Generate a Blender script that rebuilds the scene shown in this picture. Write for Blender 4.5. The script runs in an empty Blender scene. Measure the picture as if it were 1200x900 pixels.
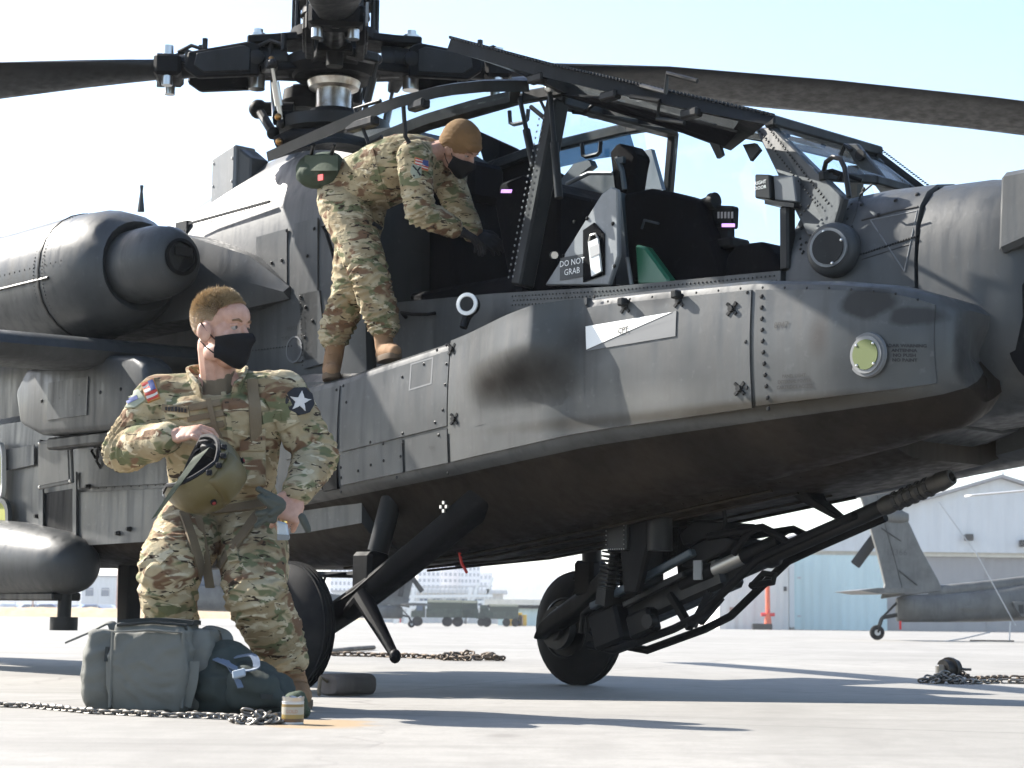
import bpy, bmesh, math, random
from mathutils import Vector, Matrix, noise
from mathutils.bvhtree import BVHTree
random.seed(7)
PI = math.pi
SC = bpy.context.scene
COL = SC.collection
# ------------------------------------------------------------------ camera
FPX, PITCH, ROLL, CAMH = 2200.0, 0.1219, 0.0111, 0.40
_fw = Vector((0, math.cos(PITCH), math.sin(PITCH)))
_up = Vector((0, -math.sin(PITCH), math.cos(PITCH)))
_rt = Vector((1, 0, 0))
CR = math.cos(ROLL)*_rt + math.sin(ROLL)*_up
CU = -math.sin(ROLL)*_rt + math.cos(ROLL)*_up
CO = Vector((0, 0, CAMH))
cd = bpy.data.cameras.new('camera')
cam = bpy.data.objects.new('camera', cd)
COL.objects.link(cam)
cam.matrix_world = Matrix(((CR.x, CU.x, -_fw.x, 0), (CR.y, CU.y, -_fw.y, 0), (CR.z, CU.z, -_fw.z, CAMH), (0, 0, 0, 1)))
cd.sensor_width = 36.0
cd.lens = FPX/1200*36
cd.clip_end = 8000
cd.dof.use_dof = True
cd.dof.focus_distance = 7.6
cd.dof.aperture_fstop = 9.0
SC.camera = cam
# ------------------------------------------------------------------ sky, sun, exposure
SUN_EL = math.radians(37)
SUN_TO = Vector((-0.88, 0.475, 0)).normalized()*math.cos(SUN_EL) + Vector((0, 0, math.sin(SUN_EL)))
w = bpy.data.worlds.new('World')
SC.world = w
w.use_nodes = True
nt = w.node_tree
sky = nt.nodes.new('ShaderNodeTexSky')
sky.sky_type = 'NISHITA'
sky.sun_disc = False
sky.sun_elevation = SUN_EL
sky.sun_rotation = math.atan2(SUN_TO.x, SUN_TO.y)
sky.altitude = 50
sky.air_density = 1.0
sky.dust_density = 1.0
sky.ozone_density = 1.0
nt.links.new(sky.outputs[0], nt.nodes['Background'].inputs[0])
nt.nodes['Background'].inputs[1].default_value = 0.105
sl = bpy.data.lights.new('sun', 'SUN')
sl.energy = 5.0
sl.angle = math.radians(0.53)
sl.color = (1.0, 0.95, 0.87)
sun = bpy.data.objects.new('sun', sl)
COL.objects.link(sun)
sun.rotation_euler = (-SUN_TO).to_track_quat('-Z', 'Y').to_euler()
SC.view_settings.view_transform = 'Standard'
SC.view_settings.look = 'None'
SC.view_settings.gamma = 1.0
SC.view_settings.use_curve_mapping = False
SC.view_settings.exposure = 1.7
SC.cycles.max_bounces = 8
SC.cycles.diffuse_bounces = 3
SC.cycles.glossy_bounces = 3
SC.cycles.transmission_bounces = 4
SC.cycles.volume_bounces = 0
SC.cycles.transparent_max_bounces = 16
# ------------------------------------------------------------------ placing
def ray(u, v):
    d = CR*((u-600)/FPX) - CU*((v-450)/FPX) + _fw
    return d
def W(u, v, d):
    "world point seen at pixel (u,v), world y = d"
    r = ray(u, v)
    return CO + r*((d)/r.y)
def gz(y):
    t = min(1, max(0, (y-6.9)/2.2))
    return 0.08*(1 - t*t*(3-2*t))
def G(u, v, dz=0.0):
    r = ray(u, v)
    z = 0
    for i in range(12):
        p = CO + r*((z-CAMH)/r.z)
        z = 0.5*z + 0.5*gz(p.y)
    return Vector((p.x, p.y, gz(p.y)+dz))
HA = 0.749
HO = Vector((-0.348, 10.185, 0))
HX = Vector((math.sin(HA), -math.cos(HA), 0))
HY = Vector((math.cos(HA), math.sin(HA), 0))
HZ = Vector((0, 0, 1))
def tol(p):
    d = p-HO
    return Vector((d.dot(HX), d.dot(HY), d.z))
def tow(l):
    return HO + HX*l[0] + HY*l[1] + HZ*l[2]
def P(u, v, X=None, Y=None, Z=None):
    "point of the helicopter (its own axes: X nose, Y port, Z up) on the plane X=, Y= or Z="
    r = ray(u, v)
    o = tol(CO)
    d = Vector((r.dot(HX), r.dot(HY), r.z))
    i, val = (0, X) if X is not None else ((1, Y) if Y is not None else (2, Z))
    return o + d*((val-o[i])/d[i])
# ------------------------------------------------------------------ mesh building
def frame(axis):
    a = Vector(axis).normalized()
    h = Vector((0, 0, 1)) if abs(a.z) < 0.9 else Vector((1, 0, 0))
    u = h.cross(a).normalized()
    return a, u, a.cross(u)
class MB:
    def __init__(s):
        s.v = []; s.f = []; s.uv = {}
    def add(s, vs, fs):
        n = len(s.v)
        s.v += [Vector(p) for p in vs]
        s.f += [tuple(i+n for i in f) for f in fs]
        return s
    def box(s, c, size, R=None):
        c = Vector(c)
        hx, hy, hz = size[0]/2, size[1]/2, size[2]/2
        vs = [Vector((x, y, z)) for z in (-hz, hz) for y in (-hy, hy) for x in (-hx, hx)]
        if R is not None: vs = [R @ p for p in vs]
        return s.add([c+p for p in vs], [(0, 2, 3, 1), (4, 5, 7, 6), (0, 1, 5, 4), (2, 6, 7, 3), (0, 4, 6, 2), (1, 3, 7, 5)])
    def bar(s, p0, p1, w, h, up=(0, 0, 1)):
        "rectangular bar from p0 to p1; h along up, w across"
        p0, p1 = Vector(p0), Vector(p1)
        a = (p1-p0).normalized(); u = Vector(up); sd = a.cross(u).normalized(); u = sd.cross(a)
        sd = sd*(w/2); u = u*(h/2)
        return s.add([p0-sd-u, p0+sd-u, p0+sd+u, p0-sd+u, p1-sd-u, p1+sd-u, p1+sd+u, p1-sd+u],
                     [(0, 3, 2, 1), (4, 5, 6, 7), (0, 1, 5, 4), (1, 2, 6, 5), (2, 3, 7, 6), (3, 0, 4, 7)])
    def loft(s, rings, caps=True, closed=True):
        n = len(rings[0]); b = len(s.v)
        for r in rings: s.v += [Vector(p) for p in r]
        m = n if closed else n-1
        for k in range(len(rings)-1):
            for i in range(m):
                j = (i+1) % n
                s.f.append((b+k*n+i, b+k*n+j, b+(k+1)*n+j, b+(k+1)*n+i))
        if caps and closed:
            s.f.append(tuple(b+i for i in reversed(range(n))))
            e = b+(len(rings)-1)*n
            s.f.append(tuple(e+i for i in range(n)))
        return s
    def tube(s, pts, r, n=8, caps=True):
        pts = [Vector(p) for p in pts]
        rs = r if isinstance(r, (list, tuple)) else [r]*len(pts)
        a, u, w_ = frame(pts[1]-pts[0])
        rings = []
        for i, p in enumerate(pts):
            t = (pts[min(i+1, len(pts)-1)]-pts[max(i-1, 0)]).normalized()
            u = (u - t*u.dot(t)).normalized(); w_ = t.cross(u)
            rings.append([p + (u*math.cos(2*PI*k/n) + w_*math.sin(2*PI*k/n))*rs[i] for k in range(n)])
        return s.loft(rings, caps)
    def cyl(s, p0, p1, r0, r1=None, n=16):
        return s.tube([p0, p1], [r0, r0 if r1 is None else r1], n)
    def lathe(s, prof, p0, axis, n=24):
        "prof: list of (distance along axis, radius)"
        p0 = Vector(p0); a, u, w_ = frame(axis)
        return s.loft([[p0 + a*t + (u*math.cos(2*PI*k/n)+w_*math.sin(2*PI*k/n))*max(r, 1e-4) for k in range(n)] for t, r in prof])
    def ell(s, c, rad, R=None, nu=14, nv=9):
        c = Vector(c); rings = []
        for j in range(nv+1):
            th = PI*(0.02+0.96*j/nv)
            ring = []
            for i in range(nu):
                p = Vector((rad[0]*math.sin(th)*math.cos(2*PI*i/nu), rad[1]*math.sin(th)*math.sin(2*PI*i/nu), -rad[2]*math.cos(th)))
                ring.append(c + (R @ p if R is not None else p))
            rings.append(ring)
        return s.loft(rings)
    def cap(s, p0, r0, p1, r1, n=12):
        "tapered capsule"
        p0, p1 = Vector(p0), Vector(p1); L = (p1-p0).length
        a = (p1-p0).normalized()
        pts, rs = [], []
        for k in range(4): 
            t = PI/2*(1-k/4)*0.97; pts.append(p0-a*r0*math.sin(t)); rs.append(max(1e-4, r0*math.cos(t)))
        pts.append(p0); rs.append(r0); pts.append(p1); rs.append(r1)
        for k in range(1, 5):
            t = PI/2*k/4*0.97; pts.append(p1+a*r1*math.sin(t)); rs.append(max(1e-4, r1*math.cos(t)))
        return s.tube(pts, rs, n)
    def prism(s, poly, vec):
        poly = [Vector(p) for p in poly]; vec = Vector(vec); n = len(poly); b = len(s.v)
        s.v += poly + [p+vec for p in poly]
        s.f.append(tuple(b+i for i in reversed(range(n)))); s.f.append(tuple(b+n+i for i in range(n)))
        for i in range(n):
            j = (i+1) % n
            s.f.append((b+i, b+j, b+n+j, b+n+i))
        return s
    def plate(s, poly, th):
        poly = [Vector(p) for p in poly]
        nr = Vector((0, 0, 0))
        for i in range(len(poly)):
            nr += poly[i].cross(poly[(i+1) % len(poly)])
        nr.normalize()
        return s.prism([p-nr*th/2 for p in poly], nr*th)
    def frameplate(s, outer, inner, vec):
        "ring-shaped plate between two polygons with the same number of points"
        vec = Vector(vec)
        o = [Vector(p) for p in outer]; i_ = [Vector(p) for p in inner]; n = len(o)
        b = len(s.v)
        s.v += o + i_ + [p+vec for p in o] + [p+vec for p in i_]
        for k in range(n):
            j = (k+1) % n
            s.f += [(b+k, b+n+k, b+n+j, b+j), (b+2*n+k, b+2*n+j, b+3*n+j, b+3*n+k), (b+k, b+j, b+2*n+j, b+2*n+k), (b+n+k, b+3*n+k, b+3*n+j, b+n+j)]
        return s
    def grid(s, fn, nu, nv):
        b = len(s.v)
        for j in range(nv+1):
            for i in range(nu+1): s.v.append(Vector(fn(i/nu, j/nv)))
        for j in range(nv):
            for i in range(nu):
                a = b+j*(nu+1)+i
                s.f.append((a, a+1, a+nu+2, a+nu+1))
        return s
    def sheet(s, fn, fb, nu, nv):
        "closed patch: outer surface fn, back surface fb"
        b = len(s.v); m = nu+1
        s.grid(fn, nu, nv); c = len(s.v)
        for j in range(nv+1):
            for i in range(nu+1): s.v.append(Vector(fb(i/nu, j/nv)))
        for j in range(nv):
            for i in range(nu):
                a = c+j*m+i
                s.f.append((a, a+m, a+m+1, a+1))
        edge = [i for i in range(nu)] + [j*m+nu for j in range(nv)] + [nv*m+i for i in range(nu, 0, -1)] + [j*m for j in range(nv, 0, -1)]
        for k in range(len(edge)):
            p, q = edge[k], edge[(k+1) % len(edge)]
            s.f.append((b+q, b+p, c+p, c+q))
        return s
    def dome(s, p, nrm, r, h=None, n=6):
        p = Vector(p); a, u, w_ = frame(nrm); h = r*0.6 if h is None else h
        b = len(s.v)
        for k in range(n): s.v.append(p + (u*math.cos(2*PI*k/n)+w_*math.sin(2*PI*k/n))*r)
        for k in range(n): s.v.append(p + a*h*0.8 + (u*math.cos(2*PI*k/n)+w_*math.sin(2*PI*k/n))*r*0.6)
        s.v.append(p+a*h)
        for k in range(n):
            j = (k+1) % n
            s.f += [(b+k, b+j, b+n+j, b+n+k), (b+n+k, b+n+j, b+2*n)]
        return s
    def mesh(s, name, fix=True, bevel=0.0, seg=1):
        me = bpy.data.meshes.new(name)
        me.from_pydata([tuple(p) for p in s.v], [], s.f)
        if fix or bevel:
            bm = bmesh.new(); bm.from_mesh(me)
            if fix: bmesh.ops.recalc_face_normals(bm, faces=bm.faces)
            if bevel:
                es = [e for e in bm.edges if len(e.link_faces) == 2 and e.calc_face_angle(0) > 0.6]
                bmesh.ops.bevel(bm, geom=es, offset=bevel, segments=seg, affect='EDGES', clamp_overlap=True, profile=0.5)
            bm.to_mesh(me); bm.free()
        return me
    def build(s, name, mat, parent=None, smooth=35, bevel=0.0, seg=1, fix=True):
        return link(name, s.mesh(name, fix, bevel, seg), mat, parent, smooth)
def link(name, me, mat, parent=None, smooth=35):
    mats = mat if isinstance(mat, (list, tuple)) else [mat]
    for m in mats:
        if len(me.materials) < len(mats): me.materials.append(m)
    if smooth:
        me.polygons.foreach_set('use_smooth', [True]*len(me.polygons))
        me.set_sharp_from_angle(angle=math.radians(smooth))
    o = bpy.data.objects.new(name, me)
    COL.objects.link(o)
    if parent is not None: o.parent = parent
    return o
def tag(o, label, cat, group=None):
    o['label'] = label; o['category'] = cat
    if group: o['group'] = group
    return o
def thing(name, label, cat, loc=(0, 0, 0), rotz=0.0, group=None):
    o = bpy.data.objects.new(name, None)
    o.empty_display_size = 0.2
    COL.objects.link(o)
    o.location = loc; o.rotation_euler = (0, 0, rotz)
    return tag(o, label, cat, group)
def copy_tree(o, parent=None):
    c = o.copy(); COL.objects.link(c); c.parent = parent
    for ch in [k for k in COL.objects if k.parent == o]: copy_tree(ch, c)
    return c
def text_mesh(txt, size, bold=0.0, align='CENTER'):
    "letters as flat faces in the xy plane -> (verts, faces)"
    cu = bpy.data.curves.new('lettering', 'FONT')
    cu.body = txt; cu.size = size; cu.align_x = align; cu.align_y = 'CENTER'; cu.resolution_u = 2; cu.offset = bold
    ob = bpy.data.objects.new('lettering', cu); COL.objects.link(ob)
    dg = bpy.context.evaluated_depsgraph_get()
    me = ob.evaluated_get(dg).to_mesh()
    vs = [v.co.copy() for v in me.vertices]; fs = [tuple(p.vertices) for p in me.polygons]
    ob.evaluated_get(dg).to_mesh_clear()
    bpy.data.objects.remove(ob); bpy.data.curves.remove(cu)
    return vs, fs
def text_on(name, txt, size, fn, mat, parent, bold=0.0, align='CENTER'):
    "lettering laid on a surface; fn(x, y) -> point"
    vs, fs = text_mesh(txt, size, bold, align)
    m = MB(); m.add([fn(p.x, p.y) for p in vs], fs)
    return m.build(name, mat, parent, smooth=0, fix=False)
def remesh(m, voxel, name='m', smooth_it=4):
    "union of overlapping closed shells"
    me = m.mesh(name)
    ob = bpy.data.objects.new(name, me); COL.objects.link(ob)
    md = ob.modifiers.new('r', 'REMESH'); md.mode = 'VOXEL'; md.voxel_size = voxel; md.adaptivity = 0
    if smooth_it:
        sm = ob.modifiers.new('s', 'SMOOTH'); sm.factor = 0.5; sm.iterations = smooth_it
    dg = bpy.context.evaluated_depsgraph_get()
    out = bpy.data.meshes.new_from_object(ob.evaluated_get(dg))
    bpy.data.objects.remove(ob); bpy.data.meshes.remove(me)
    return out
def bvh_of(me):
    return BVHTree.FromPolygons([v.co for v in me.vertices], [tuple(p.vertices) for p in me.polygons])
# ------------------------------------------------------------------ materials
def mat(name, color, rough=0.6, metal=0.0, spec=0.5, build=None, alpha=None, trans=0.0, ior=1.45, emit=None):
    m = bpy.data.materials.new(name); m.use_nodes = True
    b = m.node_tree.nodes['Principled BSDF']
    b.inputs['Base Color'].default_value = (*color, 1)
    b.inputs['Roughness'].default_value = rough
    b.inputs['Metallic'].default_value = metal
    b.inputs['Specular IOR Level'].default_value = spec
    if trans: b.inputs['Transmission Weight'].default_value = trans; b.inputs['IOR'].default_value = ior
    if build: build(N(m.node_tree), b)
    return m
class N:
    "small node-graph helper"
    def __init__(s, t): s.t = t
    def n(s, typ, **k):
        nd = s.t.nodes.new(typ)
        for a, v in k.items(): setattr(nd, a, v)
        return nd
    def l(s, a, b): s.t.links.new(a, b)
    def co(s, kind='Object'):
        return s.n('ShaderNodeTexCoord').outputs[kind]
    def map(s, vec, scale=(1, 1, 1), loc=(0, 0, 0), rot=(0, 0, 0)):
        m = s.n('ShaderNodeMapping'); s.l(vec, m.inputs[0])
        m.inputs['Scale'].default_value = scale; m.inputs['Location'].default_value = loc; m.inputs['Rotation'].default_value = rot
        return m.outputs[0]
    def noise(s, vec, scale, detail=4, rough=0.55, dist=0.0):
        t = s.n('ShaderNodeTexNoise'); s.l(vec, t.inputs['Vector'])
        t.inputs['Scale'].default_value = scale; t.inputs['Detail'].default_value = detail; t.inputs['Roughness'].default_value = rough; t.inputs['Distortion'].default_value = dist
        return t.outputs['Fac']
    def vor(s, vec, scale, feature='F1', out='Distance'):
        t = s.n('ShaderNodeTexVoronoi', feature=feature); s.l(vec, t.inputs['Vector']); t.inputs['Scale'].default_value = scale
        return t.outputs[out]
    def ramp(s, fac, stops, interp='LINEAR'):
        r = s.n('ShaderNodeValToRGB'); r.color_ramp.interpolation = interp
        e = r.color_ramp.elements
        while len(e) < len(stops): e.new(0.5)
        for el, (p, c) in zip(e, stops):
            el.position = p; el.color = (c, c, c, 1) if isinstance(c, (int, float)) else (*c, 1)
        s.l(fac, r.inputs[0])
        return r.outputs[0]
    def mix(s, fac, a, b, mode='MIX'):
        m = s.n('ShaderNodeMix', data_type='RGBA', blend_type=mode)
        for sock, val in ((m.inputs['Factor'], fac), (m.inputs['A'], a), (m.inputs['B'], b)):
            if hasattr(val, 'links') or hasattr(val, 'is_linked'): s.l(val, sock)
            elif isinstance(val, (int, float)): sock.default_value = val
            else: sock.default_value = (*val, 1)
        return m.outputs['Result']
    def math(s, op, a, b=0.0, clamp=False):
        m = s.n('ShaderNodeMath', operation=op); m.use_clamp = clamp
        for sock, val in ((m.inputs[0], a), (m.inputs[1], b)):
            if hasattr(val, 'is_linked'): s.l(val, sock)
            else: sock.default_value = val
        return m.outputs[0]
    def bump(s, h, bsdf, strength=0.3, dist=0.01):
        b = s.n('ShaderNodeBump'); b.inputs['Strength'].default_value = strength; b.inputs['Distance'].default_value = dist
        s.l(h, b.inputs['Height']); s.l(b.outputs[0], bsdf.inputs['Normal'])
    def sep(s, vec):
        x = s.n('ShaderNodeSeparateXYZ'); s.l(vec, x.inputs[0]); return x.outputs
def blob(g, co, c, r, soft=0.5, nz=None):
    "0..1 mask of an uneven patch round c with radii r"
    m = g.map(co, scale=(1/r[0], 1/r[1], 1/r[2]), loc=(-c[0]/r[0], -c[1]/r[1], -c[2]/r[2]))
    ln = g.n('ShaderNodeVectorMath', operation='LENGTH'); g.l(m, ln.inputs[0])
    nz = nz if nz is not None else g.noise(co, 9.0, 3)
    d = g.math('ADD', ln.outputs['Value'], g.math('MULTIPLY', g.math('SUBTRACT', nz, 0.5), 0.9 if soft < .7 else 0.4))
    return g.ramp(d, [(1-soft if soft < 1 else 0.0, 1.0), (1.0, 0.0)])
def _paint(base, stains_and_shade=(), streak=0.25, vs=0.25, rough=0.5):
    def bd(g, b):
        co = g.co()
        n1 = g.noise(co, 2.2, 3, 0.6); n2 = g.noise(co, 26.0, 2, 0.65)
        st = g.noise(g.map(co, (9, 9, 0.9)), 2.0, 2, 0.6)
        c = g.mix(g.ramp(n1, [(0.35, 0.0), (0.7, 1.0)]), tuple(x*(1-vs) for x in base), tuple(min(1, x*(1+vs)) for x in base))
        c = g.mix(g.ramp(st, [(0.5, 0.0), (0.8, streak)]), c, tuple(x*0.45 for x in base))
        c = g.mix(g.ramp(n2, [(0.62, 0.0), (0.78, 0.35)]), c, tuple(min(1, x*1.7+0.02) for x in base))
        nz = g.noise(co, 9.0, 3) if stains_and_shade else None
        sk = None
        for (cc, rr, col, amt, soft) in stains_and_shade:
            k = g.math('MULTIPLY', blob(g, co, cc, rr, soft, nz), amt)
            c = g.mix(k, c, col)
            sk = g.math('MAXIMUM', sk, k) if sk is not None else k
        if sk is not None: g.l(g.math('MULTIPLY', g.math('SUBTRACT', 1.0, sk), 0.34), b.inputs['Specular IOR Level'])
        g.l(c, b.inputs['Base Color'])
        g.l(g.ramp(st, [(0.3, rough-0.12), (0.75, rough+0.15)]), b.inputs['Roughness'])
        g.bump(n2, b, 0.08, 0.006)
    return bd
M = {}
OD = (0.042, 0.045, 0.047)
M['black'] = mat('matte_black', (0.012, 0.012, 0.013), 0.6, spec=0.10, build=_paint((0.005, 0.005, 0.0055), (), 0.2, 0.5, 0.55))
M['gunmetal'] = mat('gunmetal', (0.02, 0.02, 0.022), 0.42, 0.25, spec=0.2, build=_paint((0.018, 0.018, 0.018), (), 0.3, 0.5, 0.42))
M['steel'] = mat('steel', (0.5, 0.49, 0.47), 0.28, 1.0)
M['brightsteel'] = mat('bright_steel', (0.55, 0.52, 0.47), 0.35, 1.0, build=lambda g, b: g.l(g.ramp(g.noise(g.co(), 12, 4), [(0.3, (0.25, 0.2, 0.15)), (0.6, (0.6, 0.57, 0.52))]), b.inputs['Base Color']))
M['rubber'] = mat('tyre_rubber', (0.018, 0.018, 0.019), 0.8, spec=0.12, build=lambda g, b: (g.l(g.ramp(g.noise(g.co(), 8, 5), [(0.35, (0.007, 0.007, 0.008)), (0.8, (0.026, 0.025, 0.023))]), b.inputs['Base Color']), g.bump(g.noise(g.co(), 90, 3), b, 0.2, 0.004)))
M['white'] = mat('white_paint', (0.75, 0.75, 0.73), 0.6)
M['ink'] = mat('black_stencil', (0.015, 0.015, 0.016), 0.7)
M['glass'] = mat('canopy_glass', (0.86, 0.93, 0.95), 0.02, 0.0, 0.5, trans=1.0, ior=1.02)
M['red'] = mat('red_plastic', (0.6, 0.02, 0.02), 0.5)
M['zinc'] = mat('primer_green', (0.30, 0.30, 0.05), 0.6)
# ------------------------------------------------------------------ the setting
def gz(y):
    t = min(1, max(0, (y-6.9)/2.2))
    z = 0.08*(1 - t*t*(3-2*t))
    if y > 18: z -= min(0.45, (y-18)*0.0042)
    return z
def fillz(p): return Vector((p.x, p.y, gz(p.y)))
def _concrete(g, b):
    co = g.co()
    n1 = g.noise(co, 0.35, 4, 0.6); n2 = g.noise(g.map(co, (1, 0.35, 1)), 1.7, 4, 0.65); n3 = g.noise(co, 70, 3, 0.7)
    c = g.mix(g.ramp(n1, [(0.3, 0.0), (0.7, 1.0)]), (0.185, 0.176, 0.160), (0.262, 0.250, 0.230))
    c = g.mix(g.ramp(n2, [(0.5, 0.0), (0.72, 0.7)]), c, (0.155, 0.146, 0.132))
    c = g.mix(g.ramp(n3, [(0.3, 0.45), (0.46, 0.0), (0.6, 0.0), (0.74, 0.4)]), c, (0.13, 0.125, 0.115))
    n4 = g.noise(g.map(co, (0.22, 3.0, 1), rot=(0, 0, .25)), 1.0, 3, 0.6)
    c = g.mix(g.ramp(n4, [(0.55, 0.0), (0.72, 0.45)]), c, (0.115, 0.108, 0.098))
    n5 = g.noise(co, 9.0, 3, 0.65)
    c = g.mix(g.ramp(n5, [(0.42, 0.3), (0.55, 0.0)]), c, (0.155, 0.148, 0.135))
    # hairline cracks
    dm = g.n('ShaderNodeVectorMath', operation='ADD'); g.l(co, dm.inputs[0])
    nn = g.n('ShaderNodeTexNoise'); g.l(co, nn.inputs['Vector']); nn.inputs['Scale'].default_value = 2.5; nn.inputs['Detail'].default_value = 5
    sc = g.n('ShaderNodeVectorMath', operation='SCALE'); g.l(nn.outputs['Color'], sc.inputs[0]); sc.inputs['Scale'].default_value = 0.5
    g.l(sc.outputs[0], dm.inputs[1])
    cr = g.vor(g.map(dm.outputs[0], (0.45, 0.45, 0.0)), 1.0, 'DISTANCE_TO_EDGE')
    crack = g.math('MULTIPLY', g.ramp(cr, [(0.0, 1.0), (0.006, 0.0)]), g.ramp(g.noise(co, 0.5, 2), [(0.42, 0.0), (0.56, 0.9)]))
    c = g.mix(crack, c, (0.13, 0.12, 0.11))
    # slab joints every 4.6 m
    xyz = g.sep(g.map(co, (1, 1, 1), rot=(0, 0, 0.32)))
    for ax in (0, 1):
        j = g.math('ABSOLUTE', g.math('SUBTRACT', g.math('FRACT', g.math('MULTIPLY', g.math('ADD', xyz[ax], 1.3), 1/4.6)), 0.5))
        c = g.mix(g.ramp(j, [(0.0, 0.75), (0.0028, 0.75), (0.0036, 0.0)]), c, (0.10, 0.095, 0.085))
    # rust ring round the tie-down point and a few oil spots
    rp = G(372, 848)
    c = g.mix(g.math('MULTIPLY', blob(g, co, rp, (0.20, 0.26, 1), 0.4), 0.75), c, (0.26, 0.17, 0.075))
    for (u, v, rx, ry, a) in ((590, 862, .06, .12, .6), (905, 835, .1, .12, .35), (60, 792, .9, .35, .35), (560, 812, .5, .5, .3)):
        q = G(u, v)
        c = g.mix(g.math('MULTIPLY', blob(g, co, q, (rx, ry, 1), 0.6, n2), a), c, (0.12, 0.11, 0.10))
    g.l(c, b.inputs['Base Color'])
    b.inputs['Roughness'].default_value = 0.85
    hh = g.math('ADD', n3, g.math('MULTIPLY', crack, -1.5))
    g.bump(hh, b, 0.25, 0.006)
M['concrete'] = mat('apron_concrete', (0.45, 0.44, 0.41), 0.85, build=_concrete)
xs = [-3500, -1200, -400, -120, -40, -15, -8, -4, -2, 0, 2, 4, 8, 15, 40, 120, 400, 1200, 3500]
ys = [-60, -10, 0, 3] + [5+0.3*i for i in range(17)] + [11, 14, 18, 25, 40, 60, 90, 125.2, 200, 500, 1200, 4000]
m = MB()
for y in ys:
    for x in xs: m.v.append(Vector((x, y, gz(y))))
for j in range(len(ys)-1):
    for i in range(len(xs)-1):
        a = j*len(xs)+i; m.f.append((a, a+1, a+len(xs)+1, a+len(xs)))
o = m.build('apron_ground', M['concrete'], None, 60, fix=False); o['kind'] = 'structure'
# ---- background materials
def _ribbed(base, freq=2.2, axis=0):
    def bd(g, b):
        co = g.co(); x = g.sep(co)[axis]
        s_ = g.math('SINE', g.math('MULTIPLY', x, freq*2*PI))
        n = g.noise(g.map(co, (1.0, 1.0, 0.12)), 1.2, 5, 0.6)
        g.l(g.mix(g.ramp(n, [(0.45, 0.0), (0.8, 0.5)]), base, tuple(k*0.72 for k in base)), b.inputs['Base Color'])
        g.bump(s_, b, 0.5, 0.05)
    return bd
M['hangar_wall'] = mat('corrugated_grey_sheet', (0.55, 0.56, 0.58), 0.55, build=_ribbed((0.60, 0.60, 0.595), 1.2))
M['hangar_blue'] = mat('pale_blue_sheet', (0.36, 0.52, 0.56), 0.55, build=_ribbed((0.55, 0.68, 0.67), 1.6))
M['hangar_door'] = mat('grey_door_sheet', (0.34, 0.33, 0.34), 0.6, build=_ribbed((0.30, 0.285, 0.28), 0.7))
M['annex'] = mat('cream_sheet', (0.62, 0.60, 0.56), 0.6, build=_ribbed((0.62, 0.60, 0.56), 1.8))
M['cream'] = mat('cream_trim', (0.66, 0.63, 0.55), 0.6, build=_paint((0.66, 0.63, 0.55), (), 0.2, 0.1, 0.6))
M['rooftile'] = mat('rusty_roof_sheet', (0.36, 0.2, 0.14), 0.7, build=_paint((0.36, 0.22, 0.16), (), 0.3, 0.3, 0.7))
M['orange'] = mat('orange_enamel', (0.65, 0.10, 0.03), 0.5, build=_paint((0.65, 0.10, 0.03), (), 0.2, 0.2, 0.5))
M['apt'] = mat('apartment_plaster', (0.62, 0.62, 0.64), 0.8, build=_paint((0.62, 0.62, 0.64), (), 0.1, 0.08, 0.8))
M['aptroof'] = mat('apartment_red_trim', (0.45, 0.14, 0.13), 0.7, build=_paint((0.45, 0.14, 0.13), (), 0.1, 0.1, 0.7))
M['winglass'] = mat('dark_window_glass', (0.08, 0.11, 0.16), 0.15)
M['hill'] = mat('wooded_hill', (0.07, 0.075, 0.06), 0.9, build=lambda g, b: (g.l(g.ramp(g.noise(g.co(), 0.06, 6, 0.7), [(0.3, (0.05, 0.055, 0.045)), (0.7, (0.10, 0.10, 0.085))]), b.inputs['Base Color']), g.bump(g.noise(g.co(), 0.15, 5, 0.7), b, 1.0, 6.0)))
M['drygrass'] = mat('dry_grass', (0.33, 0.24, 0.12), 0.9, build=lambda g, b: g.l(g.ramp(g.noise(g.co(), 1.5, 5, 0.7), [(0.3, (0.28, 0.17, 0.08)), (0.7, (0.42, 0.33, 0.2))]), b.inputs['Base Color']))
M['galv'] = mat('galvanised_steel', (0.5, 0.5, 0.5), 0.5, 0.4)
M['truck'] = mat('olive_truck_paint', (0.05, 0.065, 0.045), 0.6, build=_paint((0.05, 0.065, 0.045), (), 0.2, 0.3, 0.6))
# ---- hangar on the right
HD = 130.0
def hw(u, v, d=HD): return W(u, v, d)
hang = thing('aircraft_hangar', 'large pale grey gabled hangar with grey and pale blue sliding doors', 'hangar', (hw(1176, 739).x, HD, gz(HD)))
def hl(u, v, dy=0.0):
    p = W(u, v, HD); return Vector((p.x-hang.location.x, dy, max(0, p.z-gz(HD))))
pe = hl(1176, 561); le = hl(926, 633); rex = -le.x
xl = le.x; zl = le.z; zp = pe.z
ztop = hl(1000, 646).z
m = MB(); m.prism([(xl, 0, ztop), (xl, 0, zl), (0, 0, zp), (rex, 0, zl), (rex, 0, ztop)], (0, 0.3, 0)); m.build('gable_wall', M['hangar_wall'], hang, 0)
for x_, w_ in ((xl, .2), (rex, -.2)):
    m = MB(); m.prism([(x_, 0.3, 0), (x_, 0.3, zl), (x_, 40, zl), (x_, 40, 0)], (w_, 0, 0)); m.build('side_wall', M['hangar_wall'], hang, 0)
m = MB()
for s_ in (-1, 1):
    m.prism([(0, -0.5, zp+0.05), (s_*abs(xl)*1.02, -0.5, zl-0.03), (s_*abs(xl)*1.02, 40, zl-0.03), (0, 40, zp+0.05)], (0, 0, 0.22))
m.build('roof', M['hangar_door'], hang, 0)
m = MB(); m.box((0, 0.6, ztop-0.12), (abs(xl)*2, 0.3, 0.3)); m.build('door_rail', M['cream'], hang, 0)
zd = ztop-0.27
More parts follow.
